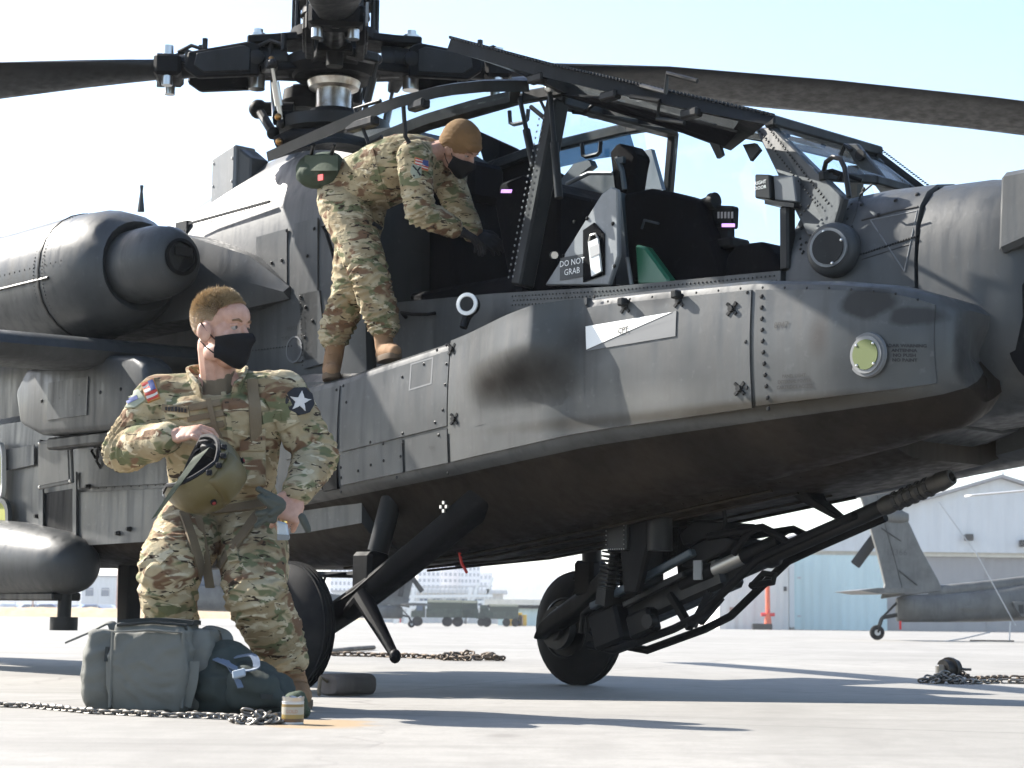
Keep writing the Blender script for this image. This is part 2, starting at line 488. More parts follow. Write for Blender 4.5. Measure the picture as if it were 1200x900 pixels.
dx0 = hl(931, 700).x; dx1 = hl(1040, 700).x
m = MB(); m.box(((dx0+dx1)/2, 0.25, zd/2), (dx1-dx0, 0.14, zd)); m.build('blue_sliding_door', M['hangar_blue'], hang, 0)['label'] = 'pale blue sliding door leaf'
m = MB(); m.box((dx0-0.2, 0.1, ztop/2), (0.36, 0.5, ztop-0.3)); m.build('door_post', M['white'], hang, 0)
xx = dx1+0.1; k = 0
while xx < rex-3:
    wd = 6.8
    m = MB(); m.box((xx+wd/2, 0.8+0.18*(k % 2), zd/2), (wd, 0.12, zd)); m.build('sliding_door', M['hangar_door'], hang, 0)
    xx += wd+0.05; k += 1
for (u, v) in ((1134, 630), (1198, 637)):
    p = hl(u, v, -0.35); m = MB(); m.box(p, (0.55, 0.5, 0.45)); m.bar(p+Vector((0, .25, 0)), p+Vector((0, .4, -.1)), .1, .1); m.build('floodlight', M['gunmetal'], hang, 0, bevel=0.04)
for (u, v) in ((937, 677), (937, 722)):
    p = hl(u, v, 0.15); m = MB(); m.box(p, (0.25, 0.05, 0.12)); m.build('door_hinge', M['galv'], hang, 0)
m = MB(); p = hl(1176, 557, 0.2); m.tube([p+Vector((0.25*math.cos(t), 0, 0.4+0.3*math.sin(t))) for t in [PI*k/8 for k in range(9)]], 0.05, 6); m.cyl(p, p+Vector((0, 0, .3)), .08); m.build('ridge_vent', M['galv'], hang)
# annex with the small sign
ax = thing('hangar_annex', 'low cream metal annex with brown sign and rusty roof left of the blue door', 'building', (hw(890, 739).x, HD-3, gz(HD)))
def al(u, v, dy=0): p = W(u, v, HD-3); return Vector((p.x-ax.location.x, dy, max(0, p.z-gz(HD))))
a0 = al(843, 700).x; a1 = al(924, 700).x; za0 = al(850, 671).z; za1 = al(920, 660).z
m = MB(); m.prism([(a0, 0, 0), (a1, 0, 0), (a1, 0, za1), (a0, 0, za0)], (0, 12, 0)); m.build('wall', M['annex'], ax, 0)
m = MB(); m.prism([(a0-.3, -.3, za0+.02), (a1+.2, -.3, za1+.02), (a1+.2, -.3, za1+.4), (a0-.3, -.3, za0+.4)], (0, 12.6, 0)); m.build('roof', M['rooftile'], ax, 0)
p = al(862, 714, -.06); m = MB(); m.box(p, (0.8, 0.08, 0.28)); sg = m.build('sign', M['rooftile'], ax, 0)
text_on('sign_lettering', 'FIRE', 0.2, lambda x, y: p+Vector((x, -.05, y)), M['white'], sg)
m = MB(); q = al(878, 725, -.04); m.box((q.x-.2, -.05, 1.1), (1.0, 0.1, 2.2)); m.build('door', M['annex'], ax, 0)
m = MB(); q = al(920, 690, -.06); m.box(q, (0.2, 0.12, 0.3)); m.build('lamp', M['gunmetal'], ax, 0)
# roof of a further shed
fs_ = thing('far_shed', 'grey shed roof rising behind the cream annex', 'building', (W(885, 700, 165).x, 165, gz(165)))
zz = W(885, 632, 165).z-gz(165)
m = MB(); m.box((0, 4, zz*.42), (9, 8, zz*.84)); m.build('wall', M['hangar_wall'], fs_, 0)
m = MB(); m.prism([(-5, 0, zz*.84), (5, 0, zz*.84), (4, 0, zz), (-3, 0, zz)], (0, 8, 0)); m.build('roof', M['hangar_door'], fs_, 0)
# orange standpipe
q = W(900, 738, HD-5); q.z = gz(HD)
sp_ = thing('fire_standpipe', 'orange fire standpipe with red base in front of the cream annex', 'standpipe', q)
m = MB(); m.cyl((0, 0, 0), (0, 0, .9), .28, .2); m.cyl((0, 0, .9), (0, 0, 3.0), .16, .14); m.build('pipe', M['orange'], sp_)
m = MB(); m.cyl((-.45, 0, 1.0), (.45, 0, 1.0), .12); m.cyl((0, -.3, 1.2), (0, .3, 1.2), .1); m.build('valve', M['red'], sp_)
q = W(893, 735, HD-5); q.z = gz(HD)
m = MB(); m.box((0, 0, .2), (1.3, .6, .4)); o = m.build('kerb_block', M['gunmetal'], None, 0, bevel=.05); o.location = q; tag(o, 'dark low block on the ground beside the orange standpipe', 'block')
# ---- the small blue building, hoist and pallets behind the far wheel
q = W(612, 735, 140); q.z = gz(140)
bb = thing('blue_store_building', 'low pale blue store building with flat grey roof beyond the front wheel', 'building', q)
hgt = W(612, 709, 140).z-gz(140)
m = MB(); m.box((1.5, 3, hgt/2), (6.6, 6, hgt)); m.build('wall', M['hangar_blue'], bb, 0)
m = MB(); m.box((1.2, 3, hgt+.2), (8, 7, .4)); m.build('roof', M['cream'], bb, 0)
m = MB(); m.box((1.2, -.35, hgt-.1), (7.6, .2, .3)); m.build('fascia', M['gunmetal'], bb, 0)
for i, (u, wd, hh) in enumerate(((597, .75, .8), (606, .9, .95), (612, .8, .8))):
    q = W(u, 734, 136); q.z = gz(136)
    t = thing('yellow_crate', ['small yellow crate at the left end of the trio by the blue building', 'tallest yellow crate in the middle of the trio by the blue building', 'small yellow crate at the right end of the trio by the blue building'][i], 'crate', q, 0, 'yellow crates by the blue building')
    m = MB(); m.box((0, 0, hh/2), (wd*.8, .7, hh)); m.build('body', mat('yellow_paint', (.6, .36, .03), .6), t, 0, bevel=.03)
    m = MB(); m.box((0, -.36, hh*.5), (wd*.1, .06, hh*.9)); m.build('strap', M['rooftile'], t, 0)
# ---- hill
m = MB(); rings = []
hx, hd = W(612, 718, 1700).x, 1700
def hz(x, y):
    r = math.hypot((x-hx-10)/120, (y-hd)/180)
    r2 = math.hypot((x-hx-190)/200, (y-hd-500)/300)
    r3 = math.hypot((x-hx+700)/420, (y-hd-200)/300)
    return max(-2, 37*max(0, math.cos(min(PI/2, r*PI/2)))**0.8*1.0, 24*max(0, math.cos(min(PI/2, r2*PI/2))), 34*max(0, math.cos(min(PI/2, r3*PI/2))))*(1+0.06*noise.noise(Vector((x/25, y/25, 0))))
m.grid(lambda a, b_: (hx-1300+2000*a, hd-200+1000*b_, hz(hx-1300+2000*a, hd-200+1000*b_)-0.45), 150, 40)
o = m.build('hill', M['hill'], None, 60, fix=False); o['kind'] = 'structure'
# ---- apartment blocks
def apartment(u0, u1, vt, d, label, floors, bays, red=True, step=None):
    c = W((u0+u1)/2, 718, d); wdt = (u1-u0)/FPX*d; h = W(u0, vt, d).z - gz(d)
    t = thing('apartment_block', label, 'apartment block', (c.x, d, gz(d)), 0, 'apartment blocks on the skyline')
    dp = 14
    m = MB(); m.box((0, dp/2, h/2), (wdt, dp, h)); m.build('wall', M['apt'], t, 0)
    m = MB(); m.box((0, dp/2, h+.5), (wdt+.8, dp+.8, 1.0)); m.build('parapet', M['aptroof'] if red else M['apt'], t, 0)
    if step: 
        m = MB(); m.box((step[0]*wdt, dp/2, h+2.5), (wdt*step[1], dp*.7, 5)); m.build('stair_tower', M['apt'], t, 0)
    fh = h/floors; bw = wdt/bays
    wm = MB().box((0, 0, 0), (bw*.55, .3, fh*.5)).mesh('window')
    for i in range(floors):
        for j in range(bays):
            if (j*7+3) % 11 == 0: continue
            w_ = link('window', wm, M['winglass'], t, 0); w_.location = (-wdt/2+bw*(j+.5), -.05, fh*(i+.55))
    return t
apartment(489, 515, 662, 760, 'left stepped white apartment block with red parapet on the skyline', 8, 5)
apartment(508, 541, 655, 780, 'tall middle white apartment block with stair tower and red trim on the skyline', 9, 6, True, (0.05, 0.5))
apartment(539, 562, 663, 765, 'right white apartment block beside the low hill', 8, 5)
apartment(561, 576, 673, 900, 'small pale blue block at the right of the apartment row', 6, 3, False)
apartment(470, 490, 683, 800, 'lowest pale block at the left end of the apartment row', 5, 4, False)
apartment(386, 425, 664, 820, 'pale blue-grey apartment slab seen left of the landing gear strut', 7, 8, False)
# ---- light lattice gantry and shed behind the distant helicopters
q = W(520, 733, 150); q.z = gz(150)
gt = thing('steel_gantry', 'white steel lattice gantry and walkway behind the far parked helicopter', 'gantry', q)
def gl(u, v): p = W(u, v, 150); return Vector((p.x-q.x, 0, p.z-q.z))
for (u0, v0, u1, v1) in ((462, 716, 474, 688), (474, 716, 486, 688), (545, 716, 551, 688), (559, 718, 577, 676), (568, 718, 572, 690), (545, 716, 560, 684)):
    for dy in (0, 3):
        m = MB(); m.bar(gl(u0, v0)+Vector((0, dy, -1)), gl(u1, v1)+Vector((0, dy, 0)), .18, .18, (0, 1, 0)); m.build('leg', M['white'], gt, 0)
m = MB()
for v in (699, 706, 712):
    m.bar(gl(460, v), gl(577, v-1), .2, .3, (0, 1, 0)); m.bar(gl(460, v)+Vector((0, 3, 0)), gl(577, v-1)+Vector((0, 3, 0)), .2, .3, (0, 1, 0))
m.build('walkway', M['white'], gt, 0)
m = MB()
for k in range(24):
    u = 462+k*4.9; m.bar(gl(u, 712), gl(u, 688 if k > 3 else 700), .08, .08, (0, 1, 0))
m.bar(gl(480, 688), gl(577, 687), .12, .12, (0, 1, 0))
m.build('railing', M['galv'], gt, 0)
q = W(512, 733, 165); q.z = gz(165)
o = thing('long_shed', 'long low light grey shed with dark window strip behind the gantry', 'building', q)
m = MB(); m.box((0, 3, 1.3), (11.5, 6, 2.6)); m.build('wall', M['annex'], o, 0)
for k in range(9):
    m = MB(); m.box((-4.8+1.2*k, -.03, 1.7), (.8, .12, .8)); m.build('window', M['winglass'], o, 0)
m = MB(); m.box((0, 3, 2.75), (12.2, 7, .3)); m.build('roof', M['hangar_wall'], o, 0)
# light mast
q = W(671, 735, 170); q.z = gz(170)
o = thing('radio_mast', 'thin pale mast standing alone left of the front wheel', 'mast', q)
m = MB(); m.cyl((0, 0, 0), (0, 0, W(671, 624, 170).z-q.z), .12, .05, 8); m.build('pole', M['galv'], o)
m = MB(); m.box((0, 0, W(671, 632, 170).z-q.z), (.5, .3, .6)); m.build('lamp_head', M['galv'], o, 0)
# ---- army trucks by the far helicopter
def army_truck(u, d, label, sc=1.0, rz=0.0):
    q = W(u, 733, d); q.z = gz(d)
    t = thing('army_truck', label, 'truck', q, rz, 'army trucks near the gantry')
    t.scale = (sc, sc, sc)
    m = MB(); m.prism([(-2.9, -1.1, 1.0), (-1.4, -1.1, 1.0), (-1.4, -1.1, 2.5), (-2.2, -1.1, 2.5), (-2.5, -1.1, 1.8), (-2.9, -1.1, 1.7)], (0, 2.2, 0)); cb = m.build('cab', M['truck'], t, 0, bevel=.05)
    m = MB(); m.box((-1.95, -1.12, 2.05), (.7, .04, .6)); m.build('window', M['winglass'], cb, 0)
    m = MB(); m.box((.8, 0, 1.5), (4.0, 2.3, 1.0)); m.build('cargo_bed', M['truck'], t, 0, bevel=.04)
    m = MB(); m.loft([[(-1.1, y, 2.0+z) for y, z in ((-1.1, 0), (-1.0, .7), (-.5, 1.0), (.5, 1.0), (1.0, .7), (1.1, 0))], [(2.8, y, 2.0+z) for y, z in ((-1.1, 0), (-1.0, .7), (-.5, 1.0), (.5, 1.0), (1.0, .7), (1.1, 0))]]); m.build('canvas', mat('truck_canvas', (.06, .07, .05), .9), t, 40)
    for x in (-2.2, 1.2, 2.4):
        for y in (-1.0, 1.0):
            m = MB(); m.cyl((x, y-.18, .55), (x, y+.18, .55), .55, n=14); wl = m.build('wheel', M['rubber'], t)
            m = MB(); m.cyl((x, y-.2, .55), (x, y-.17, .55), .25, n=10); m.build('rim', M['gunmetal'], wl)
    return t
army_truck(512, 118, 'dark olive truck parked right beside the far helicopter tail', .55)
army_truck(548, 120, 'dark olive truck parked in front of the gantry legs', .55, PI)
army_truck(583, 128, 'dark olive truck nearest to the low blue building', .5)
# ---- parked cars on the left with fence, bank and building
CARCOL = [(.55, .57, .6), (.6, .6, .62), (.07, .12, .3), (.04, .04, .05), (.5, .52, .55), (.12, .2, .4), (.6, .62, .65), (.65, .65, .66), (.3, .32, .35), (.05, .09, .2), (.6, .6, .6), (.35, .06, .05)]
CARNAME = ['silver', 'white', 'navy blue', 'black', 'pale grey', 'blue', 'white', 'white', 'grey', 'dark blue', 'white', 'dark red']
def car(u, d, i, label, rz=0.0):
    q = W(u, 718, d); q.z = gz(d)
    t = thing('parked_car', label, 'car', q, rz, 'cars parked beyond the fence')
    cm = mat('car_paint', CARCOL[i], .3, build=None)
    pr = [(-2.1, .35), (-2.15, .75), (-1.9, .9), (-1.35, .98), (-.75, 1.42), (.75, 1.45), (1.45, 1.0), (2.05, .9), (2.15, .55), (2.1, .35)]
    m = MB(); m.loft([[(x, -.85+.0, z) for x, z in pr], [(x*1.0, .85, z) for x, z in pr]]); b = m.build('body', cm, t, 30, bevel=.06, seg=2)
    m = MB(); m.prism([(-1.15, -.86, 1.02), (-.72, -.86, 1.34), (-.02, -.86, 1.37), (-.02, -.86, 1.02)], (0, -.03, 0)); m.build('side_window', M['winglass'], b, 0)
    m = MB(); m.prism([(.06, -.86, 1.02), (.06, -.86, 1.37), (.68, -.86, 1.36), (1.2, -.86, 1.02)], (0, -.03, 0)); m.build('side_window', M['winglass'], b, 0)
    for x in (-1.3, 1.3):
        m = MB(); m.cyl((x, -.9, .32), (x, -.6, .32), .32, n=14); wl = m.build('wheel', M['rubber'], t)
        m = MB(); m.cyl((x, -.93, .32), (x, -.89, .32), .19, n=10); m.build('rim', M['galv'], wl)
PLACE = ['at the far left edge under the belly pod', 'second from the left edge', 'third from the left edge', 'left of the pod post', 'just right of the pod post', 'between the pod post and the dark strut', 'left of the dark fuselage strut', 'right of the dark fuselage strut', 'seen between the soldier\'s knees', 'between the soldier\'s legs', 'right of the soldier\'s legs', 'beside the main wheel']
for i, u in enumerate((12, 36, 54, 70, 88, 104, 124, 168, 236, 254, 268, 420)):
    car(u, 235+random.uniform(-6, 8), i, '%s car parked beyond the fence, %s' % (CARNAME[i], PLACE[i]), random.choice((0.15, PI-.1, 0.0, .5)))
m = MB(); q0, q1 = W(-60, 718, 205), W(150, 718, 205)
def bank(a, b_):
    x = q0.x+(q1.x-q0.x+26)*a; y = 200+12*b_
    return (x, y, gz(205)+1.0*math.sin(PI*b_)*(1-a**6)+(0.25*noise.noise(Vector((x*.8, y*.5, 1))))*math.sin(PI*b_))
m.grid(bank, 120, 10); o = m.build('dry_grass_bank', M['drygrass'], None, 40, fix=False); o['kind'] = 'structure'
q = W(100, 718, 220); q.z = gz(220)
fn = thing('chain_link_fence', 'tall chain link fence with thin posts in front of the parked cars', 'fence', q)
for k in range(19):
    m = MB(); x = -13+2.4*k; m.cyl((x, 0, 0), (x, 0, 3.2), .05, n=6); m.build('post', M['galv'], fn)
m = MB()
for k in range(3): m.cyl((-13, 0, .15+1.5*k), (30.2, 0, .15+1.5*k), .03, n=5)
x = -13.0
while x < 30.2:
    m.bar((x, 0, .1), (x+.02, 0, 3.1), .012, .012, (0, 1, 0)); x += .3
m.build('mesh', M['galv'], fn, 0)['kind'] = 'stuff'
for (u, d, v, w0, lab) in ((137, 215, 668, .16, 'brown utility pole behind the belly pod and the soldier'), (38, 218, 690, .12, 'thin grey utility pole at the left edge')):
    q = W(u, 718, d); q.z = gz(d); t = thing('utility_pole', lab, 'pole', q)
    hh = W(u, v, d).z-q.z+3
    m = MB(); m.cyl((0, 0, 0), (0, 0, hh), w0, w0*.7, 8); m.build('pole', M['rooftile'], t)
    m = MB(); m.box((0, 0, hh-.5), (1.8, .12, .14)); m.build('crossarm', M['rooftile'], t, 0)
for (u0, u1, v, d, mt, lab) in ((95, 150, 676, 330, 'hangar_wall', 'wide blue grey warehouse behind the parked cars at left'), (222, 236, 668, 300, 'hangar_blue', 'narrow light blue building between the soldier\'s legs'), (238, 276, 672, 310, 'annex', 'white warehouse seen between the soldier\'s legs'), (390, 436, 694, 290, 'hangar_wall', 'long grey building seen through the landing gear')):
    c = W((u0+u1)/2, 718, d); wdt = (u1-u0)/FPX*d; h = W(u0, v, d).z-gz(d)
    t = thing('warehouse', lab, 'building', (c.x, d, gz(d)))
    m = MB(); m.box((0, 5, h/2), (wdt, 10, h)); m.build('wall', M[mt], t, 0)
    m = MB(); m.box((0, 5, h+.15), (wdt+.6, 10.6, .3)); m.build('roof', M['hangar_door'], t, 0)
    nb = max(2, int(wdt/2.2))
    for k in range(nb):
        m = MB(); m.box((-wdt/2+wdt*(k+.5)/nb, -.03, h*.6), (wdt/nb*.5, .1, h*.22)); m.build('window', M['winglass'], t, 0)
# ------------------------------------------------------------------ the attack helicopter: airframe
M['glass'] = bpy.data.materials.new('canopy_glass'); M['glass'].use_nodes = True
def _glass():
    t = M['glass'].node_tree; t.nodes.clear(); g = N(t)
    out = g.n('ShaderNodeOutputMaterial'); mx = g.n('ShaderNodeMixShader'); tr = g.n('ShaderNodeBsdfTransparent'); gl_ = g.n('ShaderNodeBsdfGlossy')
    tr.inputs[0].default_value = (0.93, 0.965, 0.98, 1); gl_.inputs['Roughness'].default_value = 0.04
    lw = g.n('ShaderNodeLayerWeight'); lw.inputs[0].default_value = .5
    fr = g.math('ADD', g.math('MULTIPLY', g.math('POWER', lw.outputs['Facing'], 4.0), .30), .03)
    g.l(fr, mx.inputs[0]); g.l(tr.outputs[0], mx.inputs[1]); g.l(gl_.outputs[0], mx.inputs[2]); g.l(mx.outputs[0], out.inputs[0])
_glass()
HELI = thing('attack_helicopter', 'dark grey attack helicopter parked with canopy doors raised and chin gun', 'helicopter', HO, HA-PI/2)
def lerp(a, b, t): return a+(b-a)*t
def interp(tab, u):
    if u <= tab[0][0]: return tab[0][1:]
    for a, b in zip(tab, tab[1:]):
        if u <= b[0]:
            t = (u-a[0])/(b[0]-a[0]); return tuple(lerp(x, y, t) for x, y in zip(a[1:], b[1:]))
    return tab[-1][1:]
def zbelly(X): return interp([(-9, 1.0), (-4, .70), (-.3, .66), (.94, .75), (1.6, .85), (2.64, .985), (3.3, 1.09), (3.9, 1.22)], X)[0]
EF = [(330, -.84, 457, 597), (400, -.86, 440, 583), (530, -.87, 397, 557), (565, -.90, 384, 549), (650, -.925, 353.5, 531), (672, -.905, 349, 526), (720, -.905, 341, 518), (885, -.905, 325, 494), (980, -.885, 325.5, 481), (1050, -.83, 331, 471), (1095, -.75, 343, 463), (1124, -.66, 360, 455), (1136, -.58, 377, 448), (1142, -.51, 394, 440), (1146, -.44, 410, 430)]
def est(u):
    Y, vt, vb = interp(EF, u)
    a = P(u, vt, Y=Y); b = P(u, vb, Y=Y+.03)
    return (a.x+b.x)/2, Y, a.z, b.z
def ering(u, mir=1):
    X, Y, zt, zb = est(u); f = min(.065, (zt-zb)*.3)
    pts = [(-.36, lerp(zbelly(X)+.03, zb+.05, min(1, max(0, (u-1085)/61)))), (-.36, zt-.01), (Y+.10, zt), (Y+.035, zt-.007), (Y+.010, zt-.024), (Y, zt-.06)]
    for k in range(1, 6): pts.append((Y+.004*k/5-.012*math.sin(PI*k/6), lerp(zt-.06, zb+f, k/6)))
    te = min(1, max(0, (u-1085)/61)); zk = lerp(zbelly(X), zb+.015, te); pts += [(Y+.006, zb+f), (Y+.016, zb+f*.6), (Y+.035, zb+f*.3), (Y+.065, zb+f*.08), (Y+.11, zb-.02*(1-te))] + [(lerp(Y+.11, -.42, t), lerp(zb-.02, zk, t)-.05*(1-te)*math.sin(PI*t)) for t in (.25, .5, .75)] + [(-.42, zk)]
    return [(X, mir*y, z) for y, z in pts]
def side(u, w, off=0.0):
    X, Y, zt, zb = est(u); z = lerp(zt-.01, zb, w); k = (zt-.06-z)/(zt-.06-zb-.065)
    return Vector((X, Y-.012*math.sin(PI*min(1, max(0, k)))-off, z))
stains_and_shade = [(P(615, 442, Y=-.95), (.50, 1.0, .15), (.014, .012, .010), .85, .9), (P(575, 450, Y=-.95), (.26, .8, .12), (.014, .012, .010), .8, .9), (P(690, 400, Y=-.9), (.22, .6, .14), (.02, .018, .017), .6, .9), (P(1010, 352, Y=-.9), (.13, .3, .07), (.03, .03, .03), .8, .3), (P(1055, 365, Y=-.9), (.1, .3, .05), (.04, .04, .04), .8, .3), (P(1125, 420, Y=-.7), (.06, .3, .14), (.03, .03, .03), .8, .4), (P(775, 350, Y=-.9), (.12, .3, .05), (.06, .06, .06), .6, .6), (P(960, 395, Y=-.9), (.06, .3, .12), (.06, .05, .045), .5, .8), (P(850, 480, Y=-.9), (1.6, .3, .045), (.04, .034, .025), .8, .7), (P(540, 560, Y=-.9), (.8, .3, .03), (.05, .045, .04), .7, .7), (P(760, 470, Y=-.9), (.5, .3, .10), (.20, .195, .18), .35, .8)]  # leading entries: soot mixed with the blister's own shade, painted into the colour
stains_and_shade = [(tuple(c), r, col, a, s) for c, r, col, a, s in stains_and_shade]
M['paint'] = mat('helicopter_paint', OD, 0.5, spec=0.3, build=_paint(OD, (), 0.3, 0.22, 0.46))
M['bay_paint'] = mat('avionics_bay_paint', OD, 0.5, build=_paint((.062, .064, .064), stains_and_shade, 0.5, 0.25, 0.40))
M['belly'] = mat('grimy_shaded_belly_paint', (.09, .085, .075), 0.55, spec=0.12, build=_paint((.019, .0145, .0105), (), 0.5, 0.5, 0.55))  # brown grime, with the shade of the underside darkened into the colour
M['lightpaint'] = mat('pale_grey_paint', (.30, .31, .31), 0.5, build=_paint((.17, .175, .178), (), 0.3, 0.2, 0.5))
us = [330, 400, 465, 530, 545, 565, 600, 640, 650, 660, 672, 700, 760, 820, 885, 935, 980, 1015, 1050, 1075, 1095, 1112, 1124, 1130, 1136, 1140, 1143, 1146]
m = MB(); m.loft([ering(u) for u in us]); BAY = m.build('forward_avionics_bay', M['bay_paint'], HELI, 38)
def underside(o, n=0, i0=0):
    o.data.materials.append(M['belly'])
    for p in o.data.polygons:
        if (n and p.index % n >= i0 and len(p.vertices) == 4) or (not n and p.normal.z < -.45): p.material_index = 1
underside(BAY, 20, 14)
m = MB(); m.loft([ering(u, -1) for u in us]); m.build('forward_avionics_bay', M['bay_paint'], HELI, 38)
def panel(name, u0, u1, w0, w1, parent=BAY, off=.006, mt='bay_paint', nu=12):
    m = MB(); m.sheet(lambda a, b: side(lerp(u0, u1, a), lerp(w0, w1, b), off), lambda a, b: side(lerp(u0, u1, a), lerp(w0, w1, b), -.004), nu, 8)
    return m.build(name, M[mt], parent, 40)
panel('access_panel', 889.5, 1100, .07, .90); panel('access_panel', 533, 884.5, .07, .91, nu=24); panel('access_panel', 404.5, 529.5, .07, .635)
panel('access_panel', 404.5, 477, .66, .91); panel('access_panel', 480.5, 529.5, .66, .91); panel('access_panel', 340, 400.5, .07, .60); panel('access_panel', 340, 382, .63, .91)
# rounded blister bulging from the side behind the marking
def sst(t): t = min(1, max(0, t)); return t*t*(3-2*t)
def blis(a, b):
    u = lerp(531, 691, a); w_ = lerp(.0, .70, b)
    k = sst((u-531)/110)*(1-sst((u-652)/38)); g_ = 1-sst((w_-.20-.10*a)/.42)
    return side(u, w_+.035*k*(1-b)**3, .0063+.13*k*g_)
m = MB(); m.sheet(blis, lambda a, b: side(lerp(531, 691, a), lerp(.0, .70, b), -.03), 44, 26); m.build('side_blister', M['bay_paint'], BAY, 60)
# dark step recess beside the soldier
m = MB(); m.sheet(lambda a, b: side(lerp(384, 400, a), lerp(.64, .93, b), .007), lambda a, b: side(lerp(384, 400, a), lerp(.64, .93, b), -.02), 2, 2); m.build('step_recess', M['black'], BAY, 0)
# fasteners of the bay, too small to pick apart
m = MB(); O = Vector((0, -1, 0))
def wv(u, v):
    Y, vt, vb = interp(EF, u); return side(u, (v-vt)/(vb-vt), .006)
for k in range(11): m.dome(wv(897+.7*k, 345+13.5*k), O, .011)
for (u, v) in [(397, 455), (397, 520), (405, 450), (405, 548), (405, 560), (405, 577), (475, 440), (500, 425), (526, 402), (527, 425), (527, 450), (525, 480), (516, 495), (535, 490), (478, 508), (440, 518), (455, 520), (475, 535), (520, 510), (440, 545), (455, 540), (425, 552), (410, 470), (515, 408), (470, 560), (478, 520), (530, 555), (700, 345), (880, 340), (880, 400), (880, 455)]: m.dome(wv(u, v), O, .009)
for u in range(560, 1100, 26): m.dome(wv(u, interp(EF, u)[1]+9), O, .006)
o = m.build('fasteners', M['gunmetal'], BAY, 40); o['kind'] = 'stuff'
for (u, v) in [(737, 357), (863, 360), (872, 456), (800, 350), (539, 491), (533, 407)]:
    p = wv(u, v); m = MB()
    for a in range(4): m.bar(p, p+Vector((.034*math.cos(a*PI/2+.78), -.004, .034*math.sin(a*PI/2+.78))), .012, .008, O)
    m.cyl(p, p+Vector((0, -.016, 0)), .016, .012, 10); m.build('quick_latch', M['gunmetal'] if u != 722 else M['bay_paint'], BAY)
for (u, v) in [(737, 352), (800, 343)]:
    p = wv(u, v); m = MB(); m.box(p+Vector((0, -.02, 0)), (.035, .04, .035)); m.build('latch_block', M['gunmetal'], BAY, 0, bevel=.006)
# white wedge marking
def poly_on(name, pts, mt, off, parent=BAY):
    ps = []
    n = len(pts)
    for i in range(n):
        (u0, v0), (u1, v1) = pts[i], pts[(i+1) % n]
        for k in range(6):
            u, v = lerp(u0, u1, k/6), lerp(v0, v1, k/6); ps.append(wv(u, v)+Vector((0, -off, 0)))
    m = MB(); m.prism(ps, (0, .003, 0)); return m.build(name, M[mt], parent, 0)
M['shadepaint'] = mat('dark_marking_paint', (.10, .105, .11), .6)
poly_on('grey_marking', [(694, 410.5), (697, 408.5), (798, 362), (798, 393)], 'shadepaint', .004)
poly_on('white_marking', [(692, 381), (793, 364), (694, 409)], 'white', .006)
def xs_side(X, z):
    lo, hi = 330, 1144
    for _ in range(24):
        md = (lo+hi)/2
        if est(md)[0] < X: lo = md
        else: hi = md
    X_, Y, zt, zb = est(lo); k = (zt-.06-z)/(zt-.06-zb-.065)
    return Y-.012*math.sin(PI*min(1, max(0, k)))
def bay_text(txt, u, v, size, mt='ink', slope=0.0, bold=0.0, off=.0095):
    p = wv(u, v)
    return text_on('stencil_lettering', txt, size, lambda x, y: Vector((p.x+x, xs_side(p.x+x, p.z+y)-off, p.z+y+slope*x)), M[mt], BAY, bold)
bay_text('CPT', 737, 386, .034, 'ink', .06, .001, .0145)
bay_text('8947', 922, 380, .035, 'ink', -.02)
for i, t_ in enumerate(('RADAR WARNING', 'ANTENNA', 'NO PUSH', 'NO PAINT')): bay_text(t_, 1066, 405+5.8*i, .0165, 'ink', -.04, .0006)
for i, t_ in enumerate(('PANEL LIGHT', 'EXTERNAL POWER', 'CARTRIDGE ACCESS')): bay_text(t_, 936, 441+6.5*i, .0185, 'ink', -.03, .0004)
bay_text('PUSH', 512, 525, .018)
# faint square outline left by an old decal
p0, p1 = wv(484, 420), wv(511, 455)
m = MB(); q = [wv(484, 424), wv(511, 416), wv(511, 449), wv(484, 457)]; m.frameplate([v+Vector((0, -.001, 0)) for v in q], [lerp(v, (q[0]+q[1]+q[2]+q[3])/4, .12)+Vector((0, -.001, 0)) for v in q], (0, .002, 0)); m.build('decal_outline', M['shadepaint'], BAY, 0)
# radar warning antenna disc
p = wv(1023, 416); m = MB(); m.cyl(p, p+Vector((0, -.012, 0)), .088, .084, 32); d_ = m.build('warning_antenna', M['shadepaint'], BAY)
m = MB(); m.cyl(p+Vector((0, -.012, 0)), p+Vector((0, -.018, 0)), .072, n=32); m.build('bezel', M['lightpaint'], d_)
m = MB(); m.cyl(p+Vector((0, -.018, 0)), p+Vector((0, -.022, 0)), .058, n=32); m.build('lens', mat('yellow_green_disc', (.075, .10, .022), .7), d_)
m = MB()
for a in range(4): m.dome(p+Vector((.055*math.cos(a*PI/2+.8), -.0225, .055*math.sin(a*PI/2+.8))), O, .007)
m.build('screws', M['steel'], d_)['kind'] = 'stuff'
# ---- core fuselage: tub below the sill, tail boom to the rear
def sill(X): return interp([(-.2, 2.02), (.19, 2.03), (1.74, 1.91), (2.7, 1.86), (3.4, 1.84)], X)[0]
rings = []
for X, hw_, zt in [(-8.5, .22, 1.7), (-6.0, .32, 1.75), (-4.2, .46, 1.7), (-3.0, .50, 1.7), (-1.0, .50, 1.72), (.3, .50, 1.72), (1.5, .50, 1.66), (2.72, .49, 1.64), (3.2, .46, 1.62)]:
    zb = zbelly(X)
    rings.append([(X, s_*y, z) for s_, y, z in [(-1, hw_*.55, zb-.02), (1, hw_*.55, zb-.02), (1, hw_*.86, zb+.02), (1, hw_, zb+.22), (1, hw_, zt-.05), (1, hw_*.9, zt), (-1, hw_*.9, zt), (-1, hw_, zt-.05), (-1, hw_, zb+.22), (-1, hw_*.86, zb+.02)]])
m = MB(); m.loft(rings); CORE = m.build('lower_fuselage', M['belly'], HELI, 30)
m = MB()
